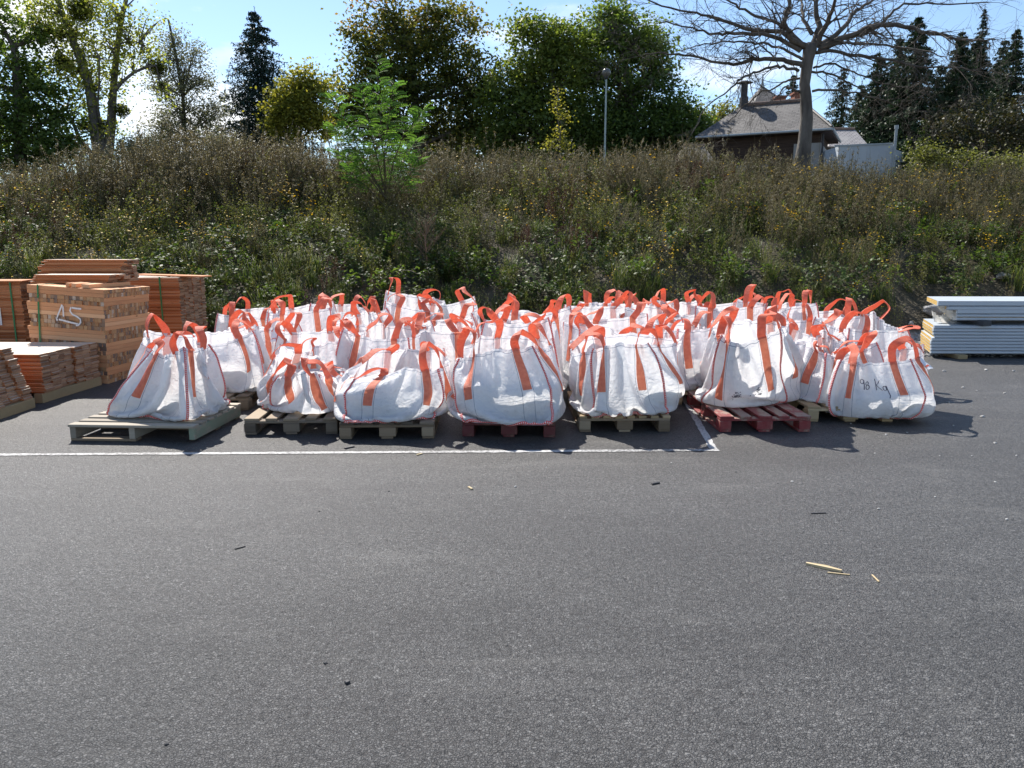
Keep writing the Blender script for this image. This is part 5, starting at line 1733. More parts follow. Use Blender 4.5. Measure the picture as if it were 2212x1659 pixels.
        parts.append((np.array(V), np.array(F), np.repeat(r.uniform(0, 1, 70), 8), 9))
    V, F, T, M = cat_geo(parts)
    return V, F, T, M


def source_collection(name, kinds):
    col = bpy.data.collections.new(name)
    for i, (k, sd) in enumerate(kinds):
        V, F, T, M = clump(k, sd)
        me = np_mesh(f"{name}_{i:02d}_{k}", V, F, WMATS, tint=T, midx=M)
        o = bpy.data.objects.new(f"{name}_{i:02d}", me)
        col.objects.link(o)
    return col


def scatter(name, col, P, rotz, tilt, scl, idx):
    """one object: points carrying instances of the clumps in col"""
    me = bpy.data.meshes.new(name)
    n = len(P)
    me.vertices.add(n); me.vertices.foreach_set("co", np.asarray(P, dtype=np.float32).ravel())
    a = me.attributes.new("inst_rot", 'FLOAT_VECTOR', 'POINT'); a.data.foreach_set("vector", np.stack([tilt[:, 0], tilt[:, 1], rotz], 1).astype(np.float32).ravel())
    a = me.attributes.new("inst_scale", 'FLOAT', 'POINT'); a.data.foreach_set("value", scl.astype(np.float32))
    a = me.attributes.new("inst_pick", 'INT', 'POINT'); a.data.foreach_set("value", idx.astype(np.int32))
    o = link(name, me)
    ng = bpy.data.node_groups.new(name + "_nodes", 'GeometryNodeTree')
    ng.interface.new_socket("Geometry", in_out='INPUT', socket_type='NodeSocketGeometry')
    ng.interface.new_socket("Geometry", in_out='OUTPUT', socket_type='NodeSocketGeometry')
    gi = ng.nodes.new("NodeGroupInput"); go = ng.nodes.new("NodeGroupOutput")
    ip = ng.nodes.new("GeometryNodeInstanceOnPoints")
    ci = ng.nodes.new("GeometryNodeCollectionInfo"); ci.inputs['Collection'].default_value = col
    ci.inputs['Separate Children'].default_value = True; ci.inputs['Reset Children'].default_value = True
    ip.inputs['Pick Instance'].default_value = True

    def att(nm, tp):
        q = ng.nodes.new("GeometryNodeInputNamedAttribute"); q.data_type = tp; q.inputs['Name'].default_value = nm
        return q.outputs['Attribute']
    e2r = ng.nodes.new("FunctionNodeEulerToRotation")
    ng.links.new(att("inst_rot", 'FLOAT_VECTOR'), e2r.inputs[0]); ng.links.new(e2r.outputs[0], ip.inputs['Rotation'])
    ng.links.new(att("inst_scale", 'FLOAT'), ip.inputs['Scale']); ng.links.new(att("inst_pick", 'INT'), ip.inputs['Instance Index'])
    ng.links.new(gi.outputs[0], ip.inputs['Points']); ng.links.new(ci.outputs[0], ip.inputs['Instance']); ng.links.new(ip.outputs[0], go.inputs[0])
    md = o.modifiers.new("scatter", 'NODES'); md.node_group = ng
    return tag(o, kind='stuff')


KW = [('dry', 1), ('dry', 2), ('dry', 3), ('olive', 4), ('olive', 5), ('olive', 19), ('dock', 7), ('seed', 8), ('olive', 21), ('dry', 17)]
KF = [('flower', 9), ('flower', 10), ('flower', 11)]
KB = [('bramble', 12), ('bramble', 13), ('bramble', 15)]
KG = [('grass', 14), ('grass', 18)]
CW_, CF_, CB_, CG_ = (source_collection(n_, k_) for n_, k_ in (('weed_sources', KW), ('flower_sources', KF), ('bramble_sources', KB), ('grass_sources', KG)))


def pts_on_bank(n, x0, x1, y0, y1, rng, dens=None):
    X = rng.uniform(x0, x1, n); Y = rng.uniform(y0, y1, n)
    if dens is not None:
        keep = rng.random(n) < dens(X, Y)
        X, Y = X[keep], Y[keep]
    return X, Y, bank_z(X, Y)


rg = np.random.default_rng(77)


def footmask(X, Y):
    foot = 12.7 + 0.35 * np.sin(X * 0.35) + np.where(X > 4, np.minimum((X - 4) * 0.16, 1.1), 0)
    return Y > foot


def right_bare(X, Y):
    """the right-hand foot of the bank is stony and thinly grown"""
    return 1 - .78 * np.clip((X - 5.2) / 1.5, 0, 1) * np.clip((16.0 - Y) / 1.6, 0, 1) - 1.0 * (np.hypot((X - 7.75) / .75, (Y - 13.2) / 1.1) < 1)


def gaps(X, Y):
    """patchiness"""
    return 0.5 + 0.25 * np.sin(X * .55 + 1.3 + Y * .2) + 0.35 * np.sin(X * 1.7 + 2 * np.sin(Y * .8)) * np.sin(Y * 1.9 + 1.5 * np.sin(X * .9))


def left_tall(X):
    return np.exp(-((X + 6.8) / 3.0) ** 2)


# weeds
X, Y, Z = pts_on_bank(5200, -19, 21, 12.6, 22.5, rg, lambda X, Y: np.where(footmask(X, Y), right_bare(X, Y) * (.72 + .28 * gaps(X, Y)), 0))
n = len(X)
u = np.clip(rg.random(n) * .6 + .4 * gaps(X * .6 + 9, Y * .8), 0, 1)     # patches of one kind
t = np.clip((Y - 12.7) / 5.5, 0, 1)
# dry sheaves high up, olive lower
pk = np.where(u < .14 + .40 * t, rg.choice([0, 1, 2, 9], n), rg.choice([3, 4, 5, 8], n))
dockm = (np.sin(X * .9 + 4) * np.sin(Y * .7 + X * .3) > .72) & (rg.random(n) < .6)
pk = np.where(dockm, 6, pk); pk = np.where(rg.random(n) < .03, 7, pk)
sc_ = (0.55 + 0.42 * t) * rg.uniform(.75, 1.2, n) * (1 + .4 * left_tall(X) * t ** 1.5)
sc_ *= np.where(X > 8, .85, 1) * (1 + .22 * np.sin(X * .8 + 1) * np.sin(X * 2.1 + Y * .7))
# taller seeding stalks along the crest, tallest on the left hump
Xc = np.concatenate([rg.normal(-7.0, 1.7, 420), rg.uniform(-17, 18, 520)]); Yc = rg.uniform(16.8, 19.6, len(Xc)); mc_ = len(Xc)
hc = np.where(np.arange(mc_) < 420, rg.uniform(.6, 1.45, mc_), rg.uniform(.45, 1.12, mc_) * np.where(Xc < -10, .8, 1))
X, Y, Z = np.concatenate([X, Xc]), np.concatenate([Y, Yc]), np.concatenate([Z, bank_z(Xc, Yc)])
sc_, pk = np.concatenate([sc_, hc]), np.concatenate([pk, rg.choice([0, 1, 2, 4, 9], mc_)]); n = len(X)
scatter("weeds", CW_, np.stack([X, Y, Z], 1), rg.uniform(0, 6.28, n), rg.normal(0, .13, (n, 2)), sc_, pk)
# yellow flowers
X, Y, Z = pts_on_bank(3600, -19, 21, 12.8, 22.0, rg, lambda X, Y: np.where(footmask(X, Y), np.where((X < -4) | (X > 6), .9, .32) * (.12 + .95 * gaps(X + 3, Y) ** 2) * (.3 + .7 * right_bare(X, Y)), 0))
n = len(X); t = np.clip((Y - 12.7) / 5.5, 0, 1)
scatter("flowering_weeds", CF_, np.stack([X, Y, Z], 1), rg.uniform(0, 6.28, n), rg.normal(0, .15, (n, 2)), (0.55 + .38 * t) * rg.uniform(.8, 1.2, n), rg.integers(0, 3, n))
# brambles and green ground cover
X, Y, Z = pts_on_bank(2000, -19, 21, 12.4, 21, rg, lambda X, Y: np.where(footmask(X, Y + .2), np.where(Y < 15.5, .9, .45) * (.15 + .9 * gaps(X - 2, Y + 1)) * right_bare(X, Y), 0))
n = len(X)
scatter("brambles", CB_, np.stack([X, Y, Z], 1), rg.uniform(0, 6.28, n), rg.normal(0, .25, (n, 2)), rg.uniform(.55, 1.1, n), rg.integers(0, 3, n))
X, Y, Z = pts_on_bank(2600, -19, 21, 12.2, 22, rg, lambda X, Y: np.where(footmask(X, Y + .35), np.where(Y < 14, .9, .6) * right_bare(X, Y), 0))
n = len(X)
scatter("grass", CG_, np.stack([X, Y, Z], 1), rg.uniform(0, 6.28, n), rg.normal(0, .1, (n, 2)), rg.uniform(.5, 1.15, n), rg.integers(0, 2, n))
# rough growth on the plateau seen between the trees
X = rg.uniform(-60, 70, 2600); Y = 22 + 42 * rg.random(2600) ** 1.4
Z = bank_z(X, Y); n = len(X)
scatter("plateau_scrub", CW_, np.stack([X, Y, Z], 1), rg.uniform(0, 6.28, n), rg.normal(0, .1, (n, 2)), rg.uniform(.9, 1.9, n), rg.choice([0, 3, 4, 5, 8], n))


# plants that stand out one by one
def plant(name, kind, px, py, Y, hgt, seed, label, cat, group=None, rz=0.0):
    """py = where its top shows; stands on the bank at depth Y"""
    top = at(px, py, Y)
    zb_ = zbank(top.x, Y)
    V, F, T, M = clump(kind, seed)
    s_ = (top.z - zb_) / V[:, 2].max() if hgt is None else hgt
    me = np_mesh(name, V * s_, F, WMATS, tint=T, midx=M)
    o = link(name, me); o.location = (top.x, Y, zb_ - .02); o.rotation_euler = (0, 0, rz)
    return tag(o, label, cat, group)


for args in (
        ('pale_plume_weed', 'plume', 468, 632, 13.1, None, 31, 'pale green feathery weed beside the right-hand banded cladding stack', 'plant'),
        ('pale_plume_weed', 'plume', 568, 636, 13.2, None, 32, 'small pale feathery weed above the loops of the left bag column', 'plant'),
        ('pale_plume_weed', 'plume', 668, 618, 13.4, None, 33, 'pale feathery weed standing above the second bag column', 'plant'),
        ('dock_stalk', 'dock', 1283, 470, 15.6, None, 41, 'dark red dock stalks in the middle of the bank', 'plant'),
        ('dock_stalk', 'dock', 1500, 330, 17.8, None, 42, 'dark red dock stalks on the crest left of the house', 'plant'),
        ('dock_stalk', 'dock', 1240, 355, 17.9, None, 43, 'dark red dock stalks on the crest left of the lamp post', 'plant'),
        ('dock_stalk', 'dock', 820, 515, 15.0, None, 44, 'reddish dock stalks on the bank below the robinia', 'plant'),
        ('dry_weed', 'dry', 1496, 598, 13.0, None, 45, 'pinkish dry weed behind the narrow back row bag', 'plant'),
        ('dry_weed', 'dry', 405, 262, 17.6, None, 51, 'tallest brown dry weed on the left crest, before the sparse silvery tree', 'plant'),
        ('dry_weed', 'dry', 372, 285, 17.4, None, 52, 'tall brown dry weed left of the tallest one on the crest', 'plant'),
        ('dry_weed', 'dry', 440, 290, 17.5, None, 53, 'tall brown dry weed right of the tallest one on the crest', 'plant'),
        ('dry_weed', 'dry', 540, 292, 17.6, None, 54, 'tall dry weed on the crest in front of the spruce trunk', 'plant'),
        ('dry_weed', 'dry', 330, 300, 17.5, None, 55, 'brown dry weed on the crest near the forked poplar', 'plant'),
        ('dry_weed', 'dry', 600, 310, 17.6, None, 56, 'dry weed on the crest below the yellow tree', 'plant'),
        ('dry_weed', 'dry', 665, 312, 17.6, None, 57, 'dry weed on the crest just left of the robinia', 'plant'),
        ('dry_weed', 'dry', 960, 330, 17.6, None, 58, 'dry weed on the crest right of the robinia', 'plant')):
    plant(*args)

# bare pinkish twig plant in the middle of the bank
def bare_weed():
    r = random.Random(5)
    base = at(925, 640, 14.2); zb_ = zbank(base.x, 14.2)
    b = MB()
    H_ = at(925, 470, 14.2).z - zb_
    main = [(0, 0, -.05), (-.01, 0, H_ * .35), (-.04, .02, H_ * .7), (-.02, 0, H_)]
    b.tube(main, [.010, .008, .006, .002], 5, .6)
    for i in range(26):
        t = .35 + .62 * i / 26; p = Vector(main[1]).lerp(Vector(main[2]), min(1, (t - .35) / .35)) if t < .7 else Vector(main[2]).lerp(Vector(main[3]), (t - .7) / .3)
        a = r.uniform(0, 6.28); L_ = r.uniform(.25, .5) * (1.35 - t)
        e = p + Vector((math.cos(a) * L_, math.sin(a) * L_ * .6, L_ * 1.1)); b.tube([p, p.lerp(e, .5) + Vector((0, 0, -.02)), e], [.004, .003, .0015], 3, .6, cap=False)
        for _ in range(4):
            q = p.lerp(e, r.uniform(.3, .95)); e2 = q + Vector((r.uniform(-.1, .1), r.uniform(-.1, .1), r.uniform(.04, .14))); b.tube([q, e2], [.002, .001], 3, .6, cap=False)
    m_ = simple_mat("pinkish_dry_stem", [(0.3, (0.20, 0.11, 0.07)), (0.7, (0.30, 0.18, 0.12))], bump=0)
    o = b.build("bare_weed", m_); o.location = (base.x, 14.2, zb_)
    tag(o, 'leafless pinkish twiggy weed in the middle of the bank above the tallest back bag', 'plant')


bare_weed()


# ------------------------------------------------------------------ robinia sapling with feathered leaves
def robinia():
    r = random.Random(9)
    Yb = 16.6
    base = at(835, 450, Yb); zb_ = zbank(base.x, Yb)
    root = empty("robinia_sapling", (base.x, Yb, zb_ - .05), 0, 'bright green robinia sapling with feathered leaves rising above the bank', 'tree')
    o3 = Vector(root.location)
    stems = [[(835, 430), (828, 340), (822, 260), (818, 200), (812, 122)], [(835, 430), (800, 370), (765, 300), (738, 250), (712, 205)], [(835, 430), (850, 350), (872, 290), (898, 262), (915, 235)],
             [(835, 430), (792, 380), (762, 350), (730, 330)], [(835, 430), (860, 380), (880, 330), (905, 300)], [(835, 430), (830, 330), (842, 240), (850, 180)], [(835, 430), (775, 340), (748, 300), (716, 275)], [(835, 450), (790, 400), (765, 385), (750, 360)], [(835, 450), (870, 400), (890, 370), (905, 345)],
             [(835, 430), (812, 330), (790, 240), (782, 190)]]
    b = MB()
    Vs, Fs, Ts = [], [], []
    for si, st in enumerate(stems):
        pts = [at(x, y, Yb + (0 if i == 0 else math.sin(si * 2.1) * .5 * i / 4)) - o3 for i, (x, y) in enumerate(st)]
        b.tube(pts, [.018, .014, .010, .007, .004][:len(pts)], 5, .4)
        P = np.array([list(p) for p in pts])
        nl = 54 if si < 3 else 36
        for i in range(nl):
            t = .22 + .78 * (i + r.random() * .6) / nl
            q = Vector(along(P, np.array([min(t, .999)]))[0])
            a = i * 2.4 + r.uniform(-.4, .4)
            L_ = r.uniform(.34, .56) * (1.12 - .45 * t)
            up_ = .25 + .75 * t
            d = Vector((math.cos(a), math.sin(a) * .8, up_ * .7)).normalized()
            sidev = d.cross(Vector((0, 0, 1))).normalized()
            roll = r.uniform(-1.2, 1.2); nrm0 = sidev.cross(d); nrm = (nrm0 * math.cos(roll) + sidev * math.sin(roll)).normalized(); sidev = d.cross(nrm).normalized()
            npair = 11
            prev = q
            tl = r.uniform(.15, .95)
            for k in range(npair + 1):
                s_ = k / npair
                c = q + d * L_ * s_ + Vector((0, 0, -.30 * L_ * s_ * s_))
                if k >= 2:
                    sz = .068 * (1 - .35 * abs(s_ - .5))
                    for sg in ((-1, 1) if k < npair else (0,)):
                        ld = (sidev * sg + d * .35 + Vector((0, 0, -.15))).normalized() if sg else d
                        wv = ld.cross(nrm).normalized() * sz * .22
                        o = len(Vs)
                        Vs += [c, c + ld * sz * .5 + wv, c + ld * sz, c + ld * sz * .5 - wv]; Fs.append([o, o + 1, o + 2, o + 3]); Ts += [tl] * 4
            b.tube([q, q + d * L_ * .5 + Vector((0, 0, -.075 * L_)), q + d * L_ + Vector((0, 0, -.3 * L_))], [.003, .0025, .0015], 3, .7, cap=False)
    m_ = leaf_mat("robinia_leaf", [(0.0, (0.045, 0.105, 0.03)), (0.5, (0.085, 0.17, 0.045)), (1.0, (0.15, 0.25, 0.07))], trans=.45, rnd=0, spec=.08, rough=.8)
    b.build("stem", M_STEM, root)
    link("foliage", np_mesh("foliage", np.array([list(v) for v in Vs]), np.array(Fs), m_, tint=Ts), root)


robinia()

# rocks on the right part of the bank, and gravel along the foot
M_ROCK = simple_mat("limestone", [(0.25, (0.20, 0.20, 0.20)), (0.55, (0.36, 0.36, 0.355)), (0.8, (0.50, 0.48, 0.45))], rough=.9, scale=5, bump=.8, bscale=18, bdist=.02)
M_ROCKB = simple_mat("brownish_stone", [(0.25, (0.22, 0.17, 0.13)), (0.75, (0.42, 0.36, 0.29))], rough=.9, scale=6, bump=.8, bscale=20, bdist=.02)


def rock_mesh(name, sx, sy, sz, seed, mat, sub=3):
    r = random.Random(seed)
    bm = bmesh.new(); bmesh.ops.create_icosphere(bm, subdivisions=sub, radius=1)
    planes = [(Vector((r.gauss(0, 1), r.gauss(0, 1), r.gauss(0, 1))).normalized(), r.uniform(.62, .9)) for _ in range(10)]
    from mathutils import noise
    for v in bm.verts:
        p = v.co.copy()
        for n_, d in planes:
            k = p.dot(n_)
            if k > d: p -= n_ * (k - d)
        p *= 1 + .10 * noise.noise(p * 2.3 + Vector((seed, 0, 0)))
        v.co = Vector((p.x * sx, p.y * sy, p.z * sz))
    me = bpy.data.meshes.new(name); bm.to_mesh(me); bm.free(); me.materials.append(mat)
    for p in me.polygons: p.use_smooth = False
    return me


for i, (px, py, wpx, hpx, Y, mt, lab) in enumerate((
        (2036, 612, 68, 30, 13.9, M_ROCK, 'large grey limestone boulder on the bank above the white panels'),
        (2018, 592, 14, 10, 14.4, M_ROCKB, 'small stone just above the large boulder, left one'),
        (2034, 590, 15, 11, 14.4, M_ROCKB, 'small pale stone just above the large boulder, right one'),
        (2052, 634, 26, 18, 13.6, M_ROCK, 'grey stone below the right end of the large boulder'),
        (2098, 628, 30, 20, 13.6, M_ROCKB, 'brownish stone right of the boulder at the bank foot'),
        (2170, 566, 34, 14, 14.8, M_ROCK, 'half-buried grey stone high on the right of the bank'),
        (1975, 628, 16, 10, 13.6, M_ROCK, 'small grey stone left of the boulder'),
        (1345, 662, 26, 30, 13.2, M_ROCK, 'upright grey stone behind the loops of the middle back bag'),
        (1620, 618, 30, 14, 13.6, M_ROCK, 'grey stone among brambles behind the red pallet column'))):
    c = at(px, py, Y)
    zg = max(zbank(c.x, Y), c.z - pxm(Y, hpx) * .5)
    o = link("rock", rock_mesh("rock", pxm(Y, wpx) / 2, pxm(Y, wpx) / 2 * .8, pxm(Y, hpx) / 2 * 1.15, 60 + i, mt)); o.location = (c.x, Y, min(c.z, zbank(c.x, Y) + pxm(Y, hpx) * .30)); tag(o, lab, 'rock', 'stones on the bank')
    o.rotation_euler = (0, 0, i * 1.3)
# gravel at the edge of the asphalt on the right
GC = bpy.data.collections.new('gravel_sources')
for i in range(4):
    GC.objects.link(bpy.data.objects.new(f"gravel_{i}", rock_mesh(f"gravel_{i}", 1, .8, .6, 80 + i, M_ROCK, 1)))
n = 9000
X = rg.uniform(3.4, 19, n); Y = 11.15 + 2.0 * rg.random(n) ** 1.3 + np.where(X > 4, np.minimum((X - 4) * 0.10, .8), 0) * rg.random(n)
Z = np.maximum(bank_z(X, Y), np.where(Y < 11.4, 0, -1)) + .004
o = scatter("gravel", GC, np.stack([X, Y, Z], 1), rg.uniform(0, 6.28, n), rg.normal(0, .5, (n, 2)), rg.gamma(3, .006, n) + .006, rg.integers(0, 4, n))
# ------------------------------------------------------------------ trees
T_DARK = leaf_mat("tree_leaf_dark_green", [(0.0, (0.038, 0.066, 0.022)), (0.5, (0.088, 0.135, 0.038)), (1.0, (0.18, 0.23, 0.065))], rnd=0, trans=.42)
T_GREEN = leaf_mat("tree_leaf_green", [(0.0, (0.042, 0.068, 0.02)), (0.5, (0.105, 0.145, 0.038)), (1.0, (0.22, 0.25, 0.07))], rnd=0, trans=.42)
T_ORANGE = leaf_mat("maple_leaf_turning", [(0.0, (0.042, 0.068, 0.020)), (0.55, (0.115, 0.14, 0.038)), (0.82, (0.23, 0.20, 0.05)), (1.0, (0.42, 0.22, 0.06))], rnd=0, trans=.42, tcol=(1.35, 1.2, .6))
T_YELLOW = leaf_mat("yellowing_leaf", [(0.0, (0.09, 0.12, 0.025)), (0.5, (0.24, 0.25, 0.05)), (1.0, (0.42, 0.37, 0.09))], rnd=0, trans=.5, tcol=(1.3, 1.2, .6))
T_POPLAR = leaf_mat("poplar_leaf", [(0.0, (0.12, 0.15, 0.035)), (0.5, (0.27, 0.29, 0.07)), (1.0, (0.46, 0.42, 0.14))], trans=.5, rnd=0)
T_SILVER = leaf_mat("silvery_leaf", [(0.0, (0.10, 0.115, 0.06)), (0.5, (0.21, 0.22, 0.13)), (1.0, (0.36, 0.36, 0.24))], trans=.35, rnd=0, tcol=(1.1, 1.1, .9))
T_MISTLE = leaf_mat("mistletoe_leaf", [(0.0, (0.035, 0.05, 0.012)), (0.5, (0.085, 0.10, 0.02)), (1.0, (0.17, 0.17, 0.04))], trans=.35, rnd=0)
T_SPRUCE = leaf_mat("spruce_needle", [(0.0, (0.016, 0.034, 0.028)), (0.5, (0.034, 0.062, 0.050)), (1.0, (0.065, 0.10, 0.075))], trans=.12, rnd=0, tcol=(1, 1.1, .9))
T_SPRUCE2 = leaf_mat("spruce_needle_green", [(0.0, (0.016, 0.036, 0.018)), (0.5, (0.038, 0.068, 0.032)), (1.0, (0.08, 0.12, 0.05))], trans=.15, rnd=0, tcol=(1, 1.1, .9))
T_RUSTY = leaf_mat("rusty_leaf", [(0.0, (0.020, 0.028, 0.012)), (0.5, (0.045, 0.052, 0.022)), (1.0, (0.11, 0.085, 0.035))], trans=.3, rnd=0, tcol=(1.2, 1, .7))
T_YOUNG = leaf_mat("young_conifer", [(0.0, (0.03, 0.055, 0.012)), (0.5, (0.06, 0.10, 0.022)), (1.0, (0.13, 0.17, 0.05))], trans=.25, rnd=0)
BARK = simple_mat("bark_grey_brown", [(0.3, (0.06, 0.05, 0.042)), (0.7, (0.15, 0.13, 0.11))], rough=.95, scale=3, bump=.8, bscale=22, bdist=.03, stretch=(1, 1, .25))
BARK_PALE = simple_mat("bark_pale", [(0.3, (0.055, 0.048, 0.042)), (0.5, (0.12, 0.107, 0.095)), (0.7, (0.21, 0.19, 0.17))], rough=.95, scale=3, bump=.8, bscale=22, bdist=.03, stretch=(1, 1, .3))


def branchy(b, p0, p1, r0, r1, rnd_, sag=0.0, segs=5, wob=.06, sides=5, tint=.5):
    p0, p1 = Vector(p0), Vector(p1)
    L_ = (p1 - p0).length
    pts, rad = [], []
    off = Vector((0, 0, 0))
    for i in range(segs + 1):
        t = i / segs
        if 0 < i: off = off + Vector((rnd_.gauss(0, 1), rnd_.gauss(0, 1), rnd_.gauss(0, 1))) * wob * L_ / segs
        pts.append(p0.lerp(p1, t) + off * math.sin(math.pi * t) * 1.4 + Vector((0, 0, sag * L_ * math.sin(math.pi * t))))
        rad.append(r0 + (r1 - r0) * t)
    b.tube(pts, rad, sides, tint, cap=False)
    return pts


def crown_tree(name, Y, lobes, trunk, label, mat, leaf=.17, nclump=240, per=85, bark=BARK, seed=1, depth=.8, topmat=None, trunk_r=.28, cl_r=.55, cat='tree', group=None, fork=.35, sparse=False, tintfun=None):
    """lobes: (px,py,rpx); trunk: list of px points from base up; every lobe gets clumps of leaves on its own limbs"""
    r = random.Random(seed); rn = np.random.default_rng(seed)
    base = at(trunk[0][0], trunk[0][1], Y)
    zb_ = zbank(base.x, Y)
    root = empty(name, (base.x, Y, zb_), 0, label, cat, group)
    o3 = Vector(root.location)
    W_ = b = MB()
    tp = [Vector((0, 0, -.3))] + [at(x, y, Y) - o3 for x, y in trunk[1:]]
    b.tube(tp, [trunk_r * (1 - .55 * i / (len(tp) - 1)) for i in range(len(tp))], 8, .5)
    tot = sum(l[2] ** 2 for l in lobes)
    C, S, Tt = [], [], []
    zmax = max(at(l[0], l[1] - l[2], Y).z for l in lobes) - o3.z
    zmin = min(at(l[0], l[1] + l[2], Y).z for l in lobes) - o3.z
    for (px, py, rp) in lobes:
        c = at(px, py, Y) - o3
        R__ = pxm(Y, rp)
        c.y += r.uniform(-.4, .4) * R__ * depth
        n_ = max(3, int(nclump * rp * rp / tot))
        # limb towards the lobe
        k = min(range(1, len(tp)), key=lambda i: (tp[i] - c).length + (0 if tp[i].z < c.z else 6))
        lp = branchy(b, tp[k], c, trunk_r * .42, trunk_r * .13, r, sag=.05, segs=6, sides=6)
        for _ in range(n_):
            d = rn.normal(size=3); d /= np.linalg.norm(d)
            q = R__ * (rn.random() ** .42)
            cc = np.array(c) + d * q * np.array([1, depth, .92])
            m_ = int(per * rn.uniform(.6, 1.3)); cr_ = cl_r * rn.uniform(.6, 1.25)
            sh = np.array([1.15, 1.15, .62])
            pts = cc + rn.normal(size=(m_, 3)) * cr_ * .5 * sh
            C.append(pts); S.append(leaf * rn.uniform(.6, 1.25, m_))
            tl = .30 + .26 * rn.random() + rn.normal(0, .13, m_)
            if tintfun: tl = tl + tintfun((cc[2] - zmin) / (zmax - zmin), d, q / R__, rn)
            Tt.append(tl)
            if r.random() < (.55 if not sparse else 1):
                branchy(b, lp[r.randint(2, 6)], Vector(cc), trunk_r * .11, .012, r, sag=.04, segs=4, sides=4)
    b.build("trunk", bark, root, smooth=True)
    C, S, Tt = np.concatenate(C), np.concatenate(S), np.clip(np.concatenate(Tt), 0, 1)
    V, F = leaf_geo(C, S, .35, .72)
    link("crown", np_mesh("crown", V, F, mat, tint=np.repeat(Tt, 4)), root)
    return root


GT = 'trees beyond the bank'
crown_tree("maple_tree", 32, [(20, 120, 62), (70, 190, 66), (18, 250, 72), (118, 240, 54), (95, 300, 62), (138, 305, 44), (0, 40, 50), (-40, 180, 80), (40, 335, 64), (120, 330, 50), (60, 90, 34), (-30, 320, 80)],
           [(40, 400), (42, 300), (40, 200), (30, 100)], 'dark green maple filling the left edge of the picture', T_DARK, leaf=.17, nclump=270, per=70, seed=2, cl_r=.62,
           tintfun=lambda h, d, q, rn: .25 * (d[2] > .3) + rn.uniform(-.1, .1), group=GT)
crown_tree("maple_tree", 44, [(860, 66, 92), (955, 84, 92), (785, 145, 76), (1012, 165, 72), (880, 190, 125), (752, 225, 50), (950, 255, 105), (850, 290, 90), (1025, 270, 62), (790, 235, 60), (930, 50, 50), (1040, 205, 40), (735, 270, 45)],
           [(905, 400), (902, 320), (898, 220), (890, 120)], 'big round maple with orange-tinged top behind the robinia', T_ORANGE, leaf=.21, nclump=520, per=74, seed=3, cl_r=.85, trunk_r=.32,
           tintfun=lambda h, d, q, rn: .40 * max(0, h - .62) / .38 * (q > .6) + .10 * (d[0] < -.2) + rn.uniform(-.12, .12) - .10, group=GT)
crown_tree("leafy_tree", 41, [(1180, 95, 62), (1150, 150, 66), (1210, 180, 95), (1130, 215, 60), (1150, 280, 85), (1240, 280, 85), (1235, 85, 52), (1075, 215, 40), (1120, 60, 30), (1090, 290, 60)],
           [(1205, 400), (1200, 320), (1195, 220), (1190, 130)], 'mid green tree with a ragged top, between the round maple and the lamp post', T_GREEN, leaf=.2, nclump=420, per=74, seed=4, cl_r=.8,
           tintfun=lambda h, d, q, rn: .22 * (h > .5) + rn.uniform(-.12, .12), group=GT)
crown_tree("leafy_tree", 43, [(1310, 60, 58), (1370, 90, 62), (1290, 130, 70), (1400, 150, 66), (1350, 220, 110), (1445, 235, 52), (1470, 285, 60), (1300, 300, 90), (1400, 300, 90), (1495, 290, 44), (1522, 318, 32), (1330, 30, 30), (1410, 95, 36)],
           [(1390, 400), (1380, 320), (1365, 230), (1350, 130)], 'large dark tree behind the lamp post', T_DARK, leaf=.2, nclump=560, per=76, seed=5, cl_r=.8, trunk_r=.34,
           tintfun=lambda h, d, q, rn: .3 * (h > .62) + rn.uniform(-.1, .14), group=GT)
crown_tree("leafy_tree", 36, [(642, 190, 42), (612, 225, 36), (668, 230, 46), (636, 262, 48), (600, 268, 28), (690, 190, 30), (655, 160, 22), (690, 270, 36)],
           [(650, 360), (648, 300), (645, 240)], 'small yellowing tree between the spruce and the round maple', T_YELLOW, leaf=.15, nclump=210, per=60, seed=6, cl_r=.5, trunk_r=.12, cat='tree', group=GT)
crown_tree("leafy_tree", 52, [(1060, 310, 60), (1000, 330, 60), (930, 340, 55), (1480, 330, 50), (1180, 340, 60), (1330, 345, 60), (1500, 300, 30)], [(1060, 400), (1060, 350), (1060, 320)],
           'low dark thicket in the shade between the big trees', T_DARK, leaf=.22, nclump=300, per=70, seed=7, cl_r=.9, cat='thicket', group=GT)
crown_tree("leafy_tree", 58, [(1560, 255, 30), (1600, 275, 34), (1530, 290, 30), (1500, 250, 24), (1640, 250, 22)], [(1560, 380), (1560, 300), (1560, 270)],
           'bright green tree top glimpsed left of the house roof', T_YELLOW, leaf=.2, nclump=130, per=55, seed=8, cl_r=.8, group=GT)


# sparse silvery weeping tree
crown_tree("weeping_tree", 37, [(372, 92, 36), (395, 150, 50), (352, 185, 40), (425, 170, 40), (390, 235, 58), (345, 270, 44), (440, 250, 44), (360, 130, 26), (425, 110, 22), (465, 240, 26), (400, 300, 50), (330, 310, 36), (452, 300, 30)],
           [(402, 400), (400, 300), (395, 210), (378, 110), (364, 44)], 'sparse silvery weeping tree between the forked poplar and the spruce', T_SILVER, leaf=.10, nclump=430, per=40, bark=BARK, seed=9, cl_r=.55, trunk_r=.11, sparse=True, group=GT,
           tintfun=lambda h, d, q, rn: rn.uniform(-.1, .3))
crown_tree("poplar_sapling", 34, [(1205, 195, 10), (1200, 225, 12), (1215, 255, 14), (1205, 290, 14), (1190, 310, 14), (1222, 310, 14)], [(1212, 380), (1210, 300), (1204, 240), (1206, 190)],
           'slender pale sapling before the dark trees, left of the lamp post', T_YELLOW, leaf=.11, nclump=42, per=18, bark=BARK_PALE, seed=29, cl_r=.35, trunk_r=.035, sparse=True, group=GT)


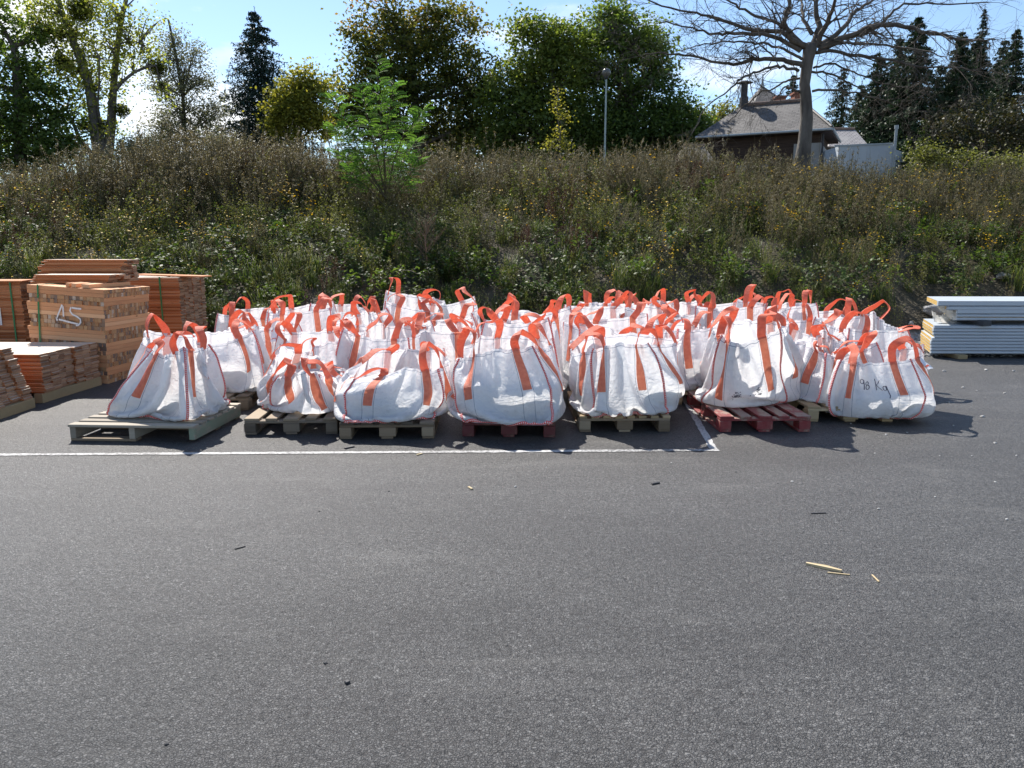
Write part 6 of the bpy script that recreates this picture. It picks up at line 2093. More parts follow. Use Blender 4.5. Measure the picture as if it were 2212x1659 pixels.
# forked poplar with mistletoe
def poplar():
    Y = 33; r = random.Random(12); rn = np.random.default_rng(12)
    base = at(220, 372, Y); zb_ = zbank(base.x, Y)
    root = empty("poplar_tree", (base.x, Y, zb_), 0, 'tall forked poplar with thin yellow-green leaves and round mistletoe balls', 'tree', GT)
    o3 = Vector(root.location); b = MB()

    def pl(pts, r0, r1, dy=0.0, sides=8):
        n_ = len(pts)
        P = [at(x, y, Y) - o3 + Vector((0, dy * i / n_, 0)) for i, (x, y) in enumerate(pts)]
        b.tube(P, [r0 + (r1 - r0) * (i / (n_ - 1)) ** .8 for i in range(n_)], sides, .5, cap=False)
        return P
    base_pt = (220, 400)
    A = pl([base_pt, (219, 352), (208, 290), (202, 239), (192, 180), (171, 120), (150, 70), (135, 30), (120, -20), (100, -80)], .34, .07)
    B = pl([(222, 400), (224, 352), (231, 320), (235, 270), (236, 222), (238, 170), (243, 100), (251, 34), (262, -20), (270, -90)], .28, .06, .6)
    Cc = pl([(216, 400), (212, 352), (196, 325), (178, 300), (165, 262), (155, 240)], .15, .05, -.5)
    D = pl([(236, 226), (250, 196), (267, 178), (295, 158), (325, 147), (345, 146)], .10, .04, -.4)
    E_ = pl([(190, 178), (165, 150), (140, 130), (112, 96), (92, 70)], .09, .03, .5)
    G_ = pl([(148, 66), (160, 30), (175, 0), (190, -30)], .07, .03, .6)
    H_ = pl([(242, 108), (262, 96), (280, 92), (310, 96)], .05, .02, -.4)
    I_ = pl([(225, 330), (222, 280), (216, 230), (222, 190), (226, 130)], .08, .03, -.5)
    K_ = pl([(251, 38), (264, 20), (276, 5), (290, -12)], .05, .02, .3)
    lobes = [(120, 40, 55), (190, 60, 55), (165, 120, 50), (215, 150, 50), (130, 150, 40), (262, 110, 40), (300, 115, 34), (95, 15, 40), (225, 210, 32), (165, 220, 34), (210, 280, 34), (245, 40, 40), (310, 75, 26), (330, 120, 20), (185, 5, 45),
             (180, 180, 30), (150, 90, 40), (245, 290, 24), (60, 40, 36), (282, 60, 26), (190, 330, 26), (250, 170, 26), (330, 40, 16), (345, 205, 14)]
    limbs = A + B + Cc + D + E_ + G_ + H_ + I_
    C, S = [], []
    for px, py, rp in lobes:
        c = np.array(at(px, py, Y) - o3); R__ = pxm(Y, rp)
        for _ in range(max(5, int(rp * rp / 80))):
            d = rn.normal(size=3); d /= np.linalg.norm(d)
            cc = c + d * R__ * rn.random() ** .4 * [1, .8, 1]
            m_ = int(rn.uniform(14, 42)); C.append(cc + rn.normal(size=(m_, 3)) * [.3, .3, .26]); S.append(rn.uniform(.08, .15, m_))
            k = min(limbs, key=lambda p: (p - Vector(cc)).length)
            if (k - Vector(cc)).length < 4: branchy(b, k, Vector(cc), .03, .008, r, sag=.06, segs=4, sides=4)
    b.build("trunk", BARK_PALE, root, smooth=True)
    C, S = np.concatenate(C), np.concatenate(S)
    V, F = leaf_geo(C, S, .2, .8)
    link("crown", np_mesh("crown", V, F, T_POPLAR, tint=np.repeat(np.clip(rn.normal(.5, .25, len(C)), 0, 1), 4)), root)
    for px, py, rp in ((92, 72, 22), (172, 20, 26), (263, 239, 15), (342, 147, 18), (133, 134, 17), (128, 74, 12), (180, 272, 15), (222, 270, 12), (350, 184, 8), (215, 283, 10), (198, 190, 12)):
        c = at(px, py, Y) - o3; R__ = pxm(Y, rp); m_ = int(1300 * (rp / 20) ** 2)
        d = rn.normal(size=(m_, 3)); d /= np.linalg.norm(d, axis=1, keepdims=True)
        P = np.array(c) + d * (R__ * rn.random(m_) ** .45)[:, None]
        V, F = leaf_geo(P, rn.uniform(.07, .15, m_), .1, .35)
        link("mistletoe", np_mesh("mistletoe", V, F, T_MISTLE, tint=np.repeat(np.clip(rn.normal(.45, .22, m_), 0, 1), 4)), root)


poplar()


# ------------------------------------------------------------------ conifers
def conifer(name, px, ptop, pbase, halfpx, Y, label, mat=T_SPRUCE, seed=1, sparse=1.0, droop=.35, narrow_top=1.0, bare=0.0, cat='tree', needle=.24, group=GT):
    r = random.Random(seed); rn = np.random.default_rng(seed)
    top = at(px, ptop, Y); zb_ = zbank(top.x, Y) if pbase is None else min(zbank(top.x, Y), at(px, pbase, Y).z)
    root = empty(name, (top.x, Y, zb_), 0, label, cat, group)
    H_ = top.z - zb_; b = MB()
    wob = [(r.uniform(-.05, .05), r.uniform(-.05, .05)) for _ in range(5)]
    b.tube([(0, 0, 0)] + [(wob[i][0], wob[i][1], H_ * (i + 1) / 5) for i in range(4)] + [(0, 0, H_)], [H_ * .014, H_ * .012, H_ * .0095, H_ * .007, H_ * .004, .01], 7, .4)
    Rm = pxm(Y, halfpx) * (1.0 if 'lone' in label or 'young' in label or 'yellowish' in label else 2.1)
    C, S, T_ = [], [], []
    nw = int(H_ / .20)
    for i in range(nw):
        z = H_ * (.06 + bare) + (H_ * (.93 - bare)) * (i + r.uniform(-.3, .3)) / nw
        t = 1 - z / H_
        rad0 = Rm * (t ** .85) * 1.05 + .10
        nb_ = int(r.uniform(6, 9) * (0.6 + .6 * t) * sparse) + 2
        for k in range(nb_):
            a = r.uniform(0, 6.283); L_ = rad0 * r.uniform(.55, 1.18)
            d = Vector((math.cos(a), math.sin(a), 0))
            p0 = Vector((0, 0, z)); mid = p0 + d * L_ * .55 + Vector((0, 0, L_ * (.02 - droop * .35))); e = p0 + d * L_ + Vector((0, 0, -L_ * droop * r.uniform(.6, 1.2) + .10 * L_))
            b.tube([p0, mid, e], [.022 * (t + .2), .012, .005], 3, .3, cap=False)
            m_ = int(34 * (L_ / 1.6 + .25) * sparse) + 5
            s_ = rn.uniform(.12, 1.0, m_)[:, None]
            P = np.where(s_ < .55, np.array(p0) + (np.array(mid) - np.array(p0)) * s_ / .55, np.array(mid) + (np.array(e) - np.array(mid)) * (s_ - .55) / .45)
            wv = np.array([-d.y, d.x, 0]) * rn.normal(0, .15, m_)[:, None] * L_ * .8 * (1.1 - s_)
            P = P + wv; P[:, 2] -= np.abs(rn.normal(0, .12, m_)) * (.5 + L_ * .35)
            C.append(P); S.append(needle * rn.uniform(.6, 1.5, m_) * (.7 + .3 * t)); T_.append(np.clip(rn.normal(.42, .2, m_), 0, 1))
    C.append(np.stack([rn.normal(0, .03, 14), rn.normal(0, .03, 14), H_ - rn.uniform(0, .8, 14)], 1)); S.append(np.full(14, .10)); T_.append(np.full(14, .5))
    b.build("trunk", BARK, root)
    C, S, T_ = np.concatenate(C), np.concatenate(S), np.concatenate(T_)
    V, F = leaf_geo(C, S, .25, .30, hang=.9)
    link("crown", np_mesh("crown", V, F, mat, tint=np.repeat(T_, 4)), root)


conifer("spruce_tree", 549, 13, None, 185, 40, 'lone blue-black spruce standing against the sky', seed=3, sparse=1.25, bare=.06)
for i, (px, pt, hp, Y, sp_, lab, nm) in enumerate((
        (1986, 24, 62, 48, 1.2, 'tallest dark spruce right of the bare tree', T_SPRUCE2), (1901, 106, 52, 50, 1.1, 'dark spruce just right of the bare trunk', T_SPRUCE2), (1946, 72, 46, 54, 1.0, 'dark spruce behind and left of the tallest one', T_SPRUCE2),
        (2081, 60, 54, 47, 1.1, 'dark spruce with a narrow tip, left one of the right-hand pair', T_SPRUCE2), (2118, 66, 52, 49, 1.15, 'greener spruce, right one of the right-hand pair', T_SPRUCE2), (2129, 8, 30, 60, .55, 'thin distant conifer tip rising highest above the right-hand pair', T_SPRUCE),
        (2172, 76, 44, 52, .95, 'spruce near the right edge with a forked tip', T_SPRUCE2), (2200, 54, 46, 50, 1.0, 'spruce cut by the right edge of the picture', T_SPRUCE2), (1824, 140, 44, 56, .7, 'thin spruce seen through the bare branches right of the trunk', T_SPRUCE2),
        (1714, 155, 34, 60, .8, 'spruce top behind the house left of the bare trunk', T_SPRUCE2), (2035, 130, 50, 56, .9, 'dark spruce filling the gap between the tallest spruce and the pair', T_SPRUCE2), (2060, 150, 60, 57, 1.1, 'broad spruce at the back between the pair and the tallest', T_SPRUCE2), (2150, 140, 60, 56, 1.1, 'broad spruce at the back right of the pair', T_SPRUCE2), (1925, 165, 60, 57, 1.1, 'broad low spruce at the back left of the tallest', T_SPRUCE2), (1862, 175, 44, 53, .9, 'low dark spruce behind the house gable', T_SPRUCE2))):
    conifer("spruce_tree", px, pt, None, hp, Y, lab, mat=nm, seed=40 + i, sparse=sp_ * 1.25, needle=.27)
conifer("young_conifer", 2000, 250, None, 34, 31, 'young bright green conifer right of the white annex', mat=T_YOUNG, seed=60, sparse=1.3, droop=-.2, needle=.12)
conifer("young_conifer", 1843, 258, None, 26, 42, 'young green conifer behind the small slate roof', mat=T_YOUNG, seed=61, sparse=1.2, droop=-.2, needle=.12)
conifer("young_conifer", 1962, 290, None, 30, 34, 'yellowish young conifer close behind the white annex pipe', mat=T_YOUNG, seed=62, sparse=1.1, droop=-.2, needle=.12)
crown_tree("rusty_bush", 30, [(2080, 262, 42), (2050, 290, 36), (2120, 300, 44), (2170, 285, 50), (2210, 300, 50), (2200, 250, 40), (2240, 260, 40), (2150, 240, 30)], [(2130, 380), (2130, 330), (2130, 290)],
           'dark bush with rusty leaves below the spruces at the right edge', T_RUSTY, leaf=.11, nclump=150, per=42, seed=70, cl_r=.6, cat='bush', trunk_r=.1, group='bushes beyond the bank')
crown_tree("olive_bush", 24, [(2005, 332, 22), (1990, 350, 20), (2035, 352, 22), (2085, 350, 20), (2140, 356, 20), (2185, 356, 24)], [(2080, 400), (2080, 370), (2080, 350)],
           'grey-olive bush on the crest in front of the rusty one', L_OLIVE, leaf=.075, nclump=120, per=42, seed=71, cl_r=.45, cat='bush', trunk_r=.06, group='bushes beyond the bank')
crown_tree("olive_bush", 29, [(300, 320, 26), (340, 335, 26), (265, 335, 22), (470, 310, 20), (500, 330, 26)], [(330, 400), (330, 350), (330, 330)],
           'low grey-green bush behind the crest, under the weeping tree', T_SILVER, leaf=.10, nclump=120, per=50, seed=72, cl_r=.5, cat='bush', trunk_r=.06, group='bushes beyond the bank')


# ------------------------------------------------------------------ the leafless tree
def bare_tree():
    Y = 24.0; r = random.Random(21)
    base = at(1733, 372, Y); zb_ = zbank(base.x, Y)
    root = empty("bare_tree", (base.x, Y, zb_), 0, 'large leafless tree with a pale trunk and spreading bare limbs before the house', 'tree')
    o3 = Vector(root.location)
    tr = MB()

    def c8(x, y): return (1404 + x * .3652, y * .3652)
    k_ = pxm(Y)
    trunk = [(1731, 395), (1733, 351), (1738, 310), (1743, 256), (1741, 210), (1738, 183), (1745, 130), (1750, 104), (1753, 94)]
    P = [at(x, y, Y) - o3 for x, y in trunk]
    tr.tube(P, [.31, .24, .20, .18, .165, .155, .165, .20, .14], 12, .5)
    tr.build("trunk", BARK_PALE, root, smooth=True)
    limbs = [
        ([(950, 290), (860, 240), (810, 180), (800, 100), (830, 0), (850, -120), (820, -260)], .105),
        ([(900, 290), (780, 190), (620, 180), (480, 140), (380, 100), (230, 70), (20, 10), (-120, -60)], .085),
        ([(890, 300), (720, 210), (500, 200), (380, 200), (250, 170), (60, 130)], .075),
        ([(900, 390), (780, 350), (640, 350), (540, 375), (400, 370), (250, 330), (80, 310), (-40, 330)], .085),
        ([(880, 420), (790, 395), (700, 400), (610, 430), (520, 480), (430, 560), (330, 640), (250, 800)], .05),
        ([(960, 280), (1000, 150), (980, 0), (990, -140), (960, -280)], .12),
        ([(980, 270), (1050, 130), (1100, 0), (1130, -150)], .11),
        ([(1000, 270), (1130, 180), (1220, 60), (1320, 0), (1420, -120)], .10),
        ([(1000, 290), (1180, 210), (1370, 150), (1550, 170), (1750, 210), (1900, 240), (2050, 230)], .10),
        ([(1000, 300), (1150, 230), (1300, 190), (1400, 110), (1500, 30), (1700, 20), (2000, 15)], .08),
        ([(980, 310), (1100, 300), (1250, 330), (1430, 360), (1600, 390), (1800, 395), (1960, 420)], .06),
        ([(940, 430), (1050, 430), (1170, 480), (1300, 560), (1400, 650)], .04),
        ([(890, 545), (830, 520), (790, 520), (760, 565), (700, 600)], .04),
        ([(960, 540), (1100, 530), (1250, 560), (1400, 600), (1500, 640)], .04),
        ([(900, 260), (800, 160), (700, 120), (560, 60), (450, 0), (380, -80)], .07),
        ([(960, 200), (900, 80), (900, 0), (870, -130)], .07),
        ([(900, 350), (820, 300), (700, 260), (560, 250), (430, 250), (300, 260), (180, 300)], .045),
        ([(930, 460), (850, 470), (760, 500), (640, 560), (540, 640), (470, 720)], .04),
        ([(1010, 300), (1130, 260), (1300, 260), (1480, 280), (1640, 300), (1760, 340)], .05),
        ([(970, 400), (1060, 380), (1200, 420), (1340, 480), (1500, 520), (1650, 560)], .035),
    ]
    nseg = 0
    tw = MB()

    def grow(p, d, L_, rad, lvl):
        """a twig that wanders, droops slightly and forks"""
        nonlocal nseg
        n_ = 5 if lvl < 2 else 4
        pts = [p]; dd = d.copy()
        for i in range(n_):
            dd = (dd + Vector((r.gauss(0, .20), r.gauss(0, .20), r.gauss(0, .16) - .03))).normalized()
            pts.append(pts[-1] + dd * L_ / n_)
        tw.tube(pts, [rad * (1 - .7 * i / n_) for i in range(n_ + 1)], 4 if lvl < 2 else 3, .5, cap=False); nseg += 1
        if lvl >= 3: return
        nk = (6, 5, 3)[lvl]
        for i in range(nk):
            t = r.uniform(.2, .98); q = pts[int(t * n_)].lerp(pts[min(n_, int(t * n_) + 1)], t * n_ % 1)
            ax = Vector((r.gauss(0, 1), r.gauss(0, 1), r.gauss(0, 1) * .8)).normalized()
            nd = (dd + ax * .9 + Vector((0, 0, .05))).normalized()
            grow(q, nd, L_ * r.uniform(.4, .7), max(rad * .5, .0035), lvl + 1)

    for li, (pts, rad) in enumerate(limbs):
        sgn = 1 if li % 2 else -1
        dep = r.uniform(.5, 2.8) * sgn
        n_ = len(pts)
        lb = MB()
        W_ = []
        for i, (x, y) in enumerate(pts):
            px, py = c8(x, y); yy = Y + dep * (i / (n_ - 1)) ** 1.2
            W_.append(at(px, py, yy) - o3)
        G = np.array([list(v) for v in W_]); G = catmull_up(G, 4, 0, False)
        G[1:] += np.random.default_rng(li).normal(size=(len(G) - 1, 3)) * .022
        rr = [rad * .86 * (1 - .86 * (i / (len(G) - 1)) ** .9) + .006 for i in range(len(G))]
        lb.tube([Vector(g) for g in G], rr, 7, .5, cap=False)
        lb.build("limb", BARK, root, smooth=True)
        L_tot = sum((W_[i + 1] - W_[i]).length for i in range(n_ - 1))
        nk = int(L_tot * 3.5)
        for i in range(nk):
            t = r.uniform(.16, 1.0); j = min(int(t * (len(G) - 1)), len(G) - 2)
            q = Vector(G[j]); d = Vector(G[j + 1] - G[j]).normalized()
            ax = Vector((r.gauss(0, 1), r.gauss(0, 1) * .8, r.gauss(0, 1))).normalized()
            grow(q, (d * .8 + ax * .8 + Vector((0, 0, .1))).normalized(), r.uniform(.5, 1.5) * (1.25 - .5 * t), max(.005, rr[j] * .42), 1)
        grow(Vector(G[-1]), Vector(G[-1] - G[-3]).normalized(), 1.6, .008, 0)
    tw.build("twigs", BARK, root)


bare_tree()
# ------------------------------------------------------------------ buildings beyond the bank
def slate_material(name, c0, c1, c2, sc=(14, 14, 14)):
    m, n, out = new_mat(name)
    tcn = N(n, "ShaderNodeTexCoord"); uv = N(n, "ShaderNodeUVMap", uv_map="UVMap")
    br = N(n, "ShaderNodeTexBrick"); br.inputs['Scale'].default_value = 1.0
    br.inputs['Brick Width'].default_value = .26; br.inputs['Row Height'].default_value = .15; br.inputs['Mortar Size'].default_value = .018
    br.inputs['Color1'].default_value = (*c0, 1); br.inputs['Color2'].default_value = (*c1, 1); br.inputs['Mortar'].default_value = (*[x * .3 for x in c0], 1)
    n.links.new(uv.outputs[0], br.inputs['Vector'])
    nz1 = N(n, "ShaderNodeTexNoise", i_Scale=1.4, i_Detail=6, i_Roughness=.7); n.links.new(tcn.outputs['Object'], nz1.inputs['Vector'])
    rp = ramp(n, [(0.45, (0, 0, 0)), (0.68, (.65, .65, .65))]); n.links.new(nz1.outputs[0], rp.inputs[0])
    mx_ = N(n, "ShaderNodeMix", data_type='RGBA'); mx_.inputs['B'].default_value = (*c2, 1)
    n.links.new(rp.outputs[0], mx_.inputs['Factor']); n.links.new(br.outputs[0], mx_.inputs['A'])
    p = N(n, "ShaderNodeBsdfPrincipled", i_Roughness=.7); n.links.new(mx_.outputs['Result'], p.inputs['Base Color'])
    bm = N(n, "ShaderNodeBump", i_Strength=.8, i_Distance=.02); n.links.new(br.outputs['Fac'], bm.inputs['Height']); bm.invert = True
    n.links.new(bm.outputs[0], p.inputs['Normal']); n.links.new(p.outputs[0], out.inputs[0])
    return m


M_SLATE = slate_material("slate_roof", (0.075, 0.070, 0.068), (0.125, 0.117, 0.112), (0.16, 0.15, 0.14))
M_SLATE2 = slate_material("pale_slate_roof", (0.27, 0.26, 0.26), (0.33, 0.31, 0.31), (0.36, 0.35, 0.33))
M_BOARD = simple_mat("dark_timber_cladding", [(0.3, (0.030, 0.020, 0.016)), (0.7, (0.075, 0.048, 0.036))], rough=.85, scale=2, stretch=(.4, .4, 12), bump=.6, bscale=3, bdist=.02)
M_RENDER = simple_mat("grey_render", [(0.3, (0.26, 0.26, 0.255)), (0.7, (0.34, 0.335, 0.325))], rough=.9, scale=2)
M_ANNEX = simple_mat("blue_white_render", [(0.3, (0.42, 0.47, 0.52)), (0.7, (0.50, 0.54, 0.58))], rough=.85, scale=1.2, bump=.1)
M_GUTTER = simple_mat("zinc_gutter", [(0.3, (0.30, 0.34, 0.36)), (0.7, (0.38, 0.42, 0.44))], rough=.45, bump=0)
M_BRICK = simple_mat("red_brick_chimney", [(0.3, (0.20, 0.075, 0.05)), (0.7, (0.32, 0.14, 0.09))], rough=.9, scale=12)
M_IRON = simple_mat("blackened_metal", [(0.3, (0.025, 0.025, 0.028)), (0.7, (0.06, 0.06, 0.065))], rough=.6, bump=0)
M_RIDGE = simple_mat("terracotta_ridge", [(0.3, (0.14, 0.095, 0.075)), (0.7, (0.22, 0.16, 0.13))], rough=.9, scale=9)
M_SHUT = simple_mat("grey_shutter", [(0.3, (0.20, 0.195, 0.20)), (0.7, (0.27, 0.26, 0.265))], rough=.8, scale=4)
M_GLASS = simple_mat("dim_window_glass", [(0.3, (0.05, 0.06, 0.075)), (0.7, (0.09, 0.10, 0.12))], rough=.12, bump=0, spec=.6)
HB = 'buildings beyond the bank'


def roof_mesh(name, polys, mat, parent, th=.06):
    """sloped faces with thickness and uv in metres"""
    V, F, UV_ = [], [], []
    for P in polys:
        P = [Vector(p) for p in P]
        n_ = (P[1] - P[0]).cross(P[2] - P[0]).normalized()
        if n_.z < 0: P.reverse(); n_ = -n_
        hz = Vector((0, 0, 1)).cross(n_).normalized(); up = n_.cross(hz)
        o = len(V)
        for p in P: V.append(tuple(p)); UV_.append((p.dot(hz), p.dot(up)))
        for p in P: V.append(tuple(p - n_ * th)); UV_.append((p.dot(hz), p.dot(up)))
        k = len(P); F.append(tuple(o + i for i in range(k))); F.append(tuple(o + k + i for i in range(k - 1, -1, -1)))
        for i in range(k): F.append((o + i, o + k + i, o + k + (i + 1) % k, o + (i + 1) % k))
    return link(name, np_mesh(name, V, F, mat, uv=UV_), parent)


def hip_house():
    A = at(1797, 275, 34.0); B = at(1503, 293, 36.6); C_ = at(1826, 293, 36.6)
    ez = A.z
    A2, B2, C2 = Vector((A.x, A.y, 0)), Vector((B.x, B.y, 0)), Vector((C_.x, C_.y, 0))
    u = (B2 - A2); Lu = u.length; u.normalize()
    v = Vector((-u.y, u.x, 0)); v = v if v.y > 0 else -v
    Lv = 4.6
    zb_ = 2.0
    root = empty("timber_house", (A2.x, A2.y, zb_), 0, 'timber-clad house with a hipped slate roof behind the bare tree', 'house', HB)
    h = ez - zb_

    def P(a, b_, z): q = u * a + v * b_; return (q.x, q.y, z)
    ov = .45
    # walls
    def wallbox(nm, a0, a1, b0, b1, z0, z1, mat, par=root):
        q = MB(); pts = [P(a0, b0, z0), P(a1, b0, z0), P(a1, b1, z0), P(a0, b1, z0), P(a0, b0, z1), P(a1, b0, z1), P(a1, b1, z1), P(a0, b1, z1)]
        q.add(pts, [(0, 3, 2, 1), (4, 5, 6, 7), (0, 1, 5, 4), (1, 2, 6, 5), (2, 3, 7, 6), (3, 0, 4, 7)], .5)
        return q.build(nm, mat, par)
    wallbox("wall", ov, Lu - ov, ov, Lv - ov, -.3, h - .02, M_BOARD)
    wallbox("rendered_corner", ov - .03, ov + 1.1, ov - .03, Lv - ov + .03, -.3, h - .55, M_RENDER)
    sh = wallbox("shutter", 2.6, 4.0, ov - .06, ov - .003, 1.6, 3.3, M_SHUT)
    wn = wallbox("window", .70, 1.15, ov - .07, ov - .035, 1.9, 3.2, M_GLASS)
    wallbox("window_frame", .64, 1.21, ov - .055, ov - .033, 1.84, 3.26, M_GUTTER, wn)
    wallbox("eaves_board", .02, Lu - .02, .02, Lv - .02, h - .14, h - .03, M_BOARD)
    ridge = at(1604, 229, 38.2); ridge2 = at(1731, 222, 36.9)
    rh = (ridge.z + ridge2.z) / 2 - zb_ - h
    inset = Lv * .5
    ra = (ridge2 - A); ua = ra.dot(u); ub = (ridge - A).dot(u)
    ua, ub = max(.9, ua), min(Lu - 1.2, ub)
    R1, R2 = P(ua, Lv / 2, h + rh), P(ub, Lv / 2, h + rh)
    a_, b_, c_, d_ = P(0, 0, h), P(Lu, 0, h), P(Lu, Lv, h), P(0, Lv, h)
    rf = roof_mesh("roof", [[a_, b_, R2, R1], [b_, c_, R2], [c_, d_, R1, R2], [d_, a_, R1]], M_SLATE, root)
    q = MB(); q.tube([Vector(R1) + Vector((0, 0, .04)), Vector(R2) + Vector((0, 0, .04))], .09, 8, .5); q.build("ridge_tiles", M_RIDGE, rf)
    q = MB(); q.tube([Vector(a_) + Vector((0, 0, .04)), Vector(R1) + Vector((0, 0, .04))], .06, 6, .5); q.tube([Vector(d_) + Vector((0, 0, .04)), Vector(R1) + Vector((0, 0, .04))], .06, 6, .5)
    q.build("hip_tiles", M_IRON, rf)
    q = MB(); q.tube([Vector(P(-.03, -.07, h - .07)), Vector(P(Lu, -.07, h - .07))], .05, 8, .5); q.tube([Vector(P(-.07, -.05, h - .07)), Vector(P(-.07, Lv, h - .07))], .05, 8, .5); q.build("gutter", M_GUTTER, root)
    q = MB(); q.tube([Vector(P(ov - .1, ov - .12, h - .2)), Vector(P(ov - .1, ov - .12, 0))], .045, 8, .5); q.build("downpipe", M_IRON, root)
    # metal flue with cap on the left part of the ridge
    fb = at(1612, 226, 38.0) - Vector((A2.x, A2.y, zb_)); ft = at(1609, 175, 38.0) - Vector((A2.x, A2.y, zb_))
    f0 = Vector(P(ub - .1, Lv / 2, h + rh - .35)); ht = ft.z - f0.z
    q = MB(); q.tube([f0, f0 + Vector((0, 0, .75))], .23, 4, .5); q.tube([f0 + Vector((0, 0, .7)), f0 + Vector((0, 0, ht - .12))], .155, 12, .5)
    q.tube([f0 + Vector((0, 0, ht - .12)), f0 + Vector((0, 0, ht - .10)), f0 + Vector((0, 0, ht))], [.30, .40, .10], 12, .5)
    q.build("metal_flue", M_IRON, rf)


hip_house()


def box_building(name, label, Y, pl, pr, ptop, depth, mat, zb_=2.0, ptr=None, group=HB):
    L0, R0 = at(pl, ptop, Y), at(pr, ptop if ptr is None else ptr, Y)
    root = empty(name, (L0.x, Y, zb_), 0, label, 'building', group)
    wdt, h = R0.x - L0.x, L0.z - zb_
    h2 = R0.z - zb_
    q = MB(); q.add([(0, 0, -.3), (wdt, 0, -.3), (wdt, depth, -.3), (0, depth, -.3), (0, 0, h), (wdt, 0, h2), (wdt, depth, h2), (0, depth, h)],
                    [(0, 3, 2, 1), (4, 5, 6, 7), (0, 1, 5, 4), (1, 2, 6, 5), (2, 3, 7, 6), (3, 0, 4, 7)], .5)
    q.build("wall", mat, root)
    return root, wdt, h


# pale annex with a flue
rt, wd_, h_ = box_building("annex", 'pale blue-white annex with a flat top and a white flue, right of the house', 33.0, 1812, 1935, 316, 3.2, M_ANNEX, ptr=311)
q = MB(); q.box(-.03, wd_ + .03, -.03, 0.05, h_ - .02, h_ + .05, .5); o = q.build("roof_edge", M_GUTTER, rt); o.rotation_euler = (0, -math.atan2(pxm(33, 5), wd_) , 0)
q = MB(); q.box(.05, wd_ - .05, -.012, -.002, h_ - 1.0, h_ - .985, .2); q.build("panel_joint", M_SHUT, rt)
fl = at(1938, 312, 33.4) - Vector(rt.location); 
q = MB(); q.tube([(fl.x - .35, -.15, 0), (fl.x - .35, -.15, fl.z + .05), (fl.x - .35, -.15, fl.z + .62)], [.055, .055, .055], 10, .5); q.tube([(fl.x - .35, -.15, fl.z + .55), (fl.x - .35, -.15, fl.z + .7)], .08, 10, .5); q.build("flue", M_GUTTER, rt)
rt2, wd2, h2_ = box_building("annex", 'narrow end wing of the annex stepping down on its right', 34.2, 1932, 1958, 322, 3.0, M_ANNEX, ptr=330)


def gable_roof(name, label, Y, pts_front, rise_px, depth, mat, zb_=2.0, wallmat=M_RENDER):
    """(pl, pr, peave) front eave; ridge runs parallel behind it"""
    pl, pr, pe, rl, rr = pts_front
    L0, R0 = at(pl, pe, Y), at(pr, pe, Y)
    root = empty(name, (L0.x, Y, zb_), 0, label, 'building', HB)
    h, w__ = L0.z - zb_, R0.x - L0.x
    rz = at(pl, pe - rise_px, Y + depth / 2).z - zb_
    xl, xr = (at(rl, pe - rise_px, Y + depth / 2).x - L0.x), (at(rr, pe - rise_px, Y + depth / 2).x - L0.x)
    q = MB(); q.box(.2, w__ - .2, .25, depth - .25, -.3, h, .5); q.build("wall", wallmat, root)
    rf = roof_mesh("roof", [[(0, 0, h), (w__, 0, h), (xr, depth / 2, rz), (xl, depth / 2, rz)], [(w__, depth, h), (0, depth, h), (xl, depth / 2, rz), (xr, depth / 2, rz)], [(0, depth, h), (0, 0, h), (xl, depth / 2, rz)], [(w__, 0, h), (w__, depth, h), (xr, depth / 2, rz)]], mat, root)
    q = MB(); q.tube([(xl, depth / 2, rz + .03), (xr, depth / 2, rz + .03)], .09, 6, .5); q.build("ridge_tiles", M_RIDGE, rf)
    return root, h, rz, w__, xl, xr


gable_roof("outbuilding", 'small building with a pale slate roof between the house and the annex', 38.5, (1790, 1876, 316, 1795, 1845), 36, 4.2, M_SLATE2)
gable_roof("outbuilding", 'low slate-roofed shed at the left foot of the house', 33.5, (1468, 1545, 350, 1478, 1522), 34, 3.6, M_SLATE)
gable_roof("long_barn", 'long low barn roof glimpsed under the dark trees left of the lamp post', 60, (1075, 1262, 338, 1085, 1252), 26, 9, M_SLATE2)
rt, h, rz, w__, xl, xr = gable_roof("manor_house", 'steep-roofed house with finial and brick chimneys rising behind the timber house', 48, (1612, 1760, 262, 1645, 1649), 76, 7, M_SLATE)
q = MB(); q.tube([(xl + .06, 3.5, rz - .05), (xl + .06, 3.5, rz + .25), (xl + .06, 3.5, rz + .75)], [.13, .07, .02], 8, .5); q.build("finial", M_GUTTER, rt)
for px0, px1, ptop in ((1678, 1697, 211), (1716, 1738, 203)):
    a, b_ = at(px0, ptop, 49.5), at(px1, ptop, 49.5)
    l = Vector(rt.location); q = MB(); q.box(a.x - l.x, b_.x - l.x, 1.4, 2.1, h - .5, a.z - l.z, .5); q.box(a.x - l.x - .06, b_.x - l.x + .06, 1.34, 2.16, a.z - l.z + .001, a.z - l.z + .12, .5)
    q.build("brick_chimney", M_BRICK, rt)

# ------------------------------------------------------------------ globe lamp on a tall post
Yl = 34.0
lt = at(1310, 157, Yl); lb_ = zbank(lt.x, Yl)
root = empty("street_lamp", (lt.x, Yl, lb_), 0, 'tall thin pale lamp post with a round globe, in front of the dark tree', 'street lamp')
H_ = lt.z - lb_
M_POLE = simple_mat("pale_green_pole", [(0.3, (0.30, 0.37, 0.36)), (0.7, (0.38, 0.45, 0.44))], rough=.5, bump=0)
M_GLOBE = simple_mat("dull_globe", [(0.3, (0.10, 0.10, 0.095)), (0.7, (0.15, 0.15, 0.14))], rough=.25, bump=0, spec=.5)
q = MB(); q.tube([(0, 0, -.2), (0, 0, .9), (0, 0, .95), (0, 0, H_ * .5), (0, 0, H_ * .5 + .02), (0, 0, H_ - .25)], [.075, .075, .058, .05, .042, .036], 10, .5); q.build("pole", M_POLE, root, smooth=False)
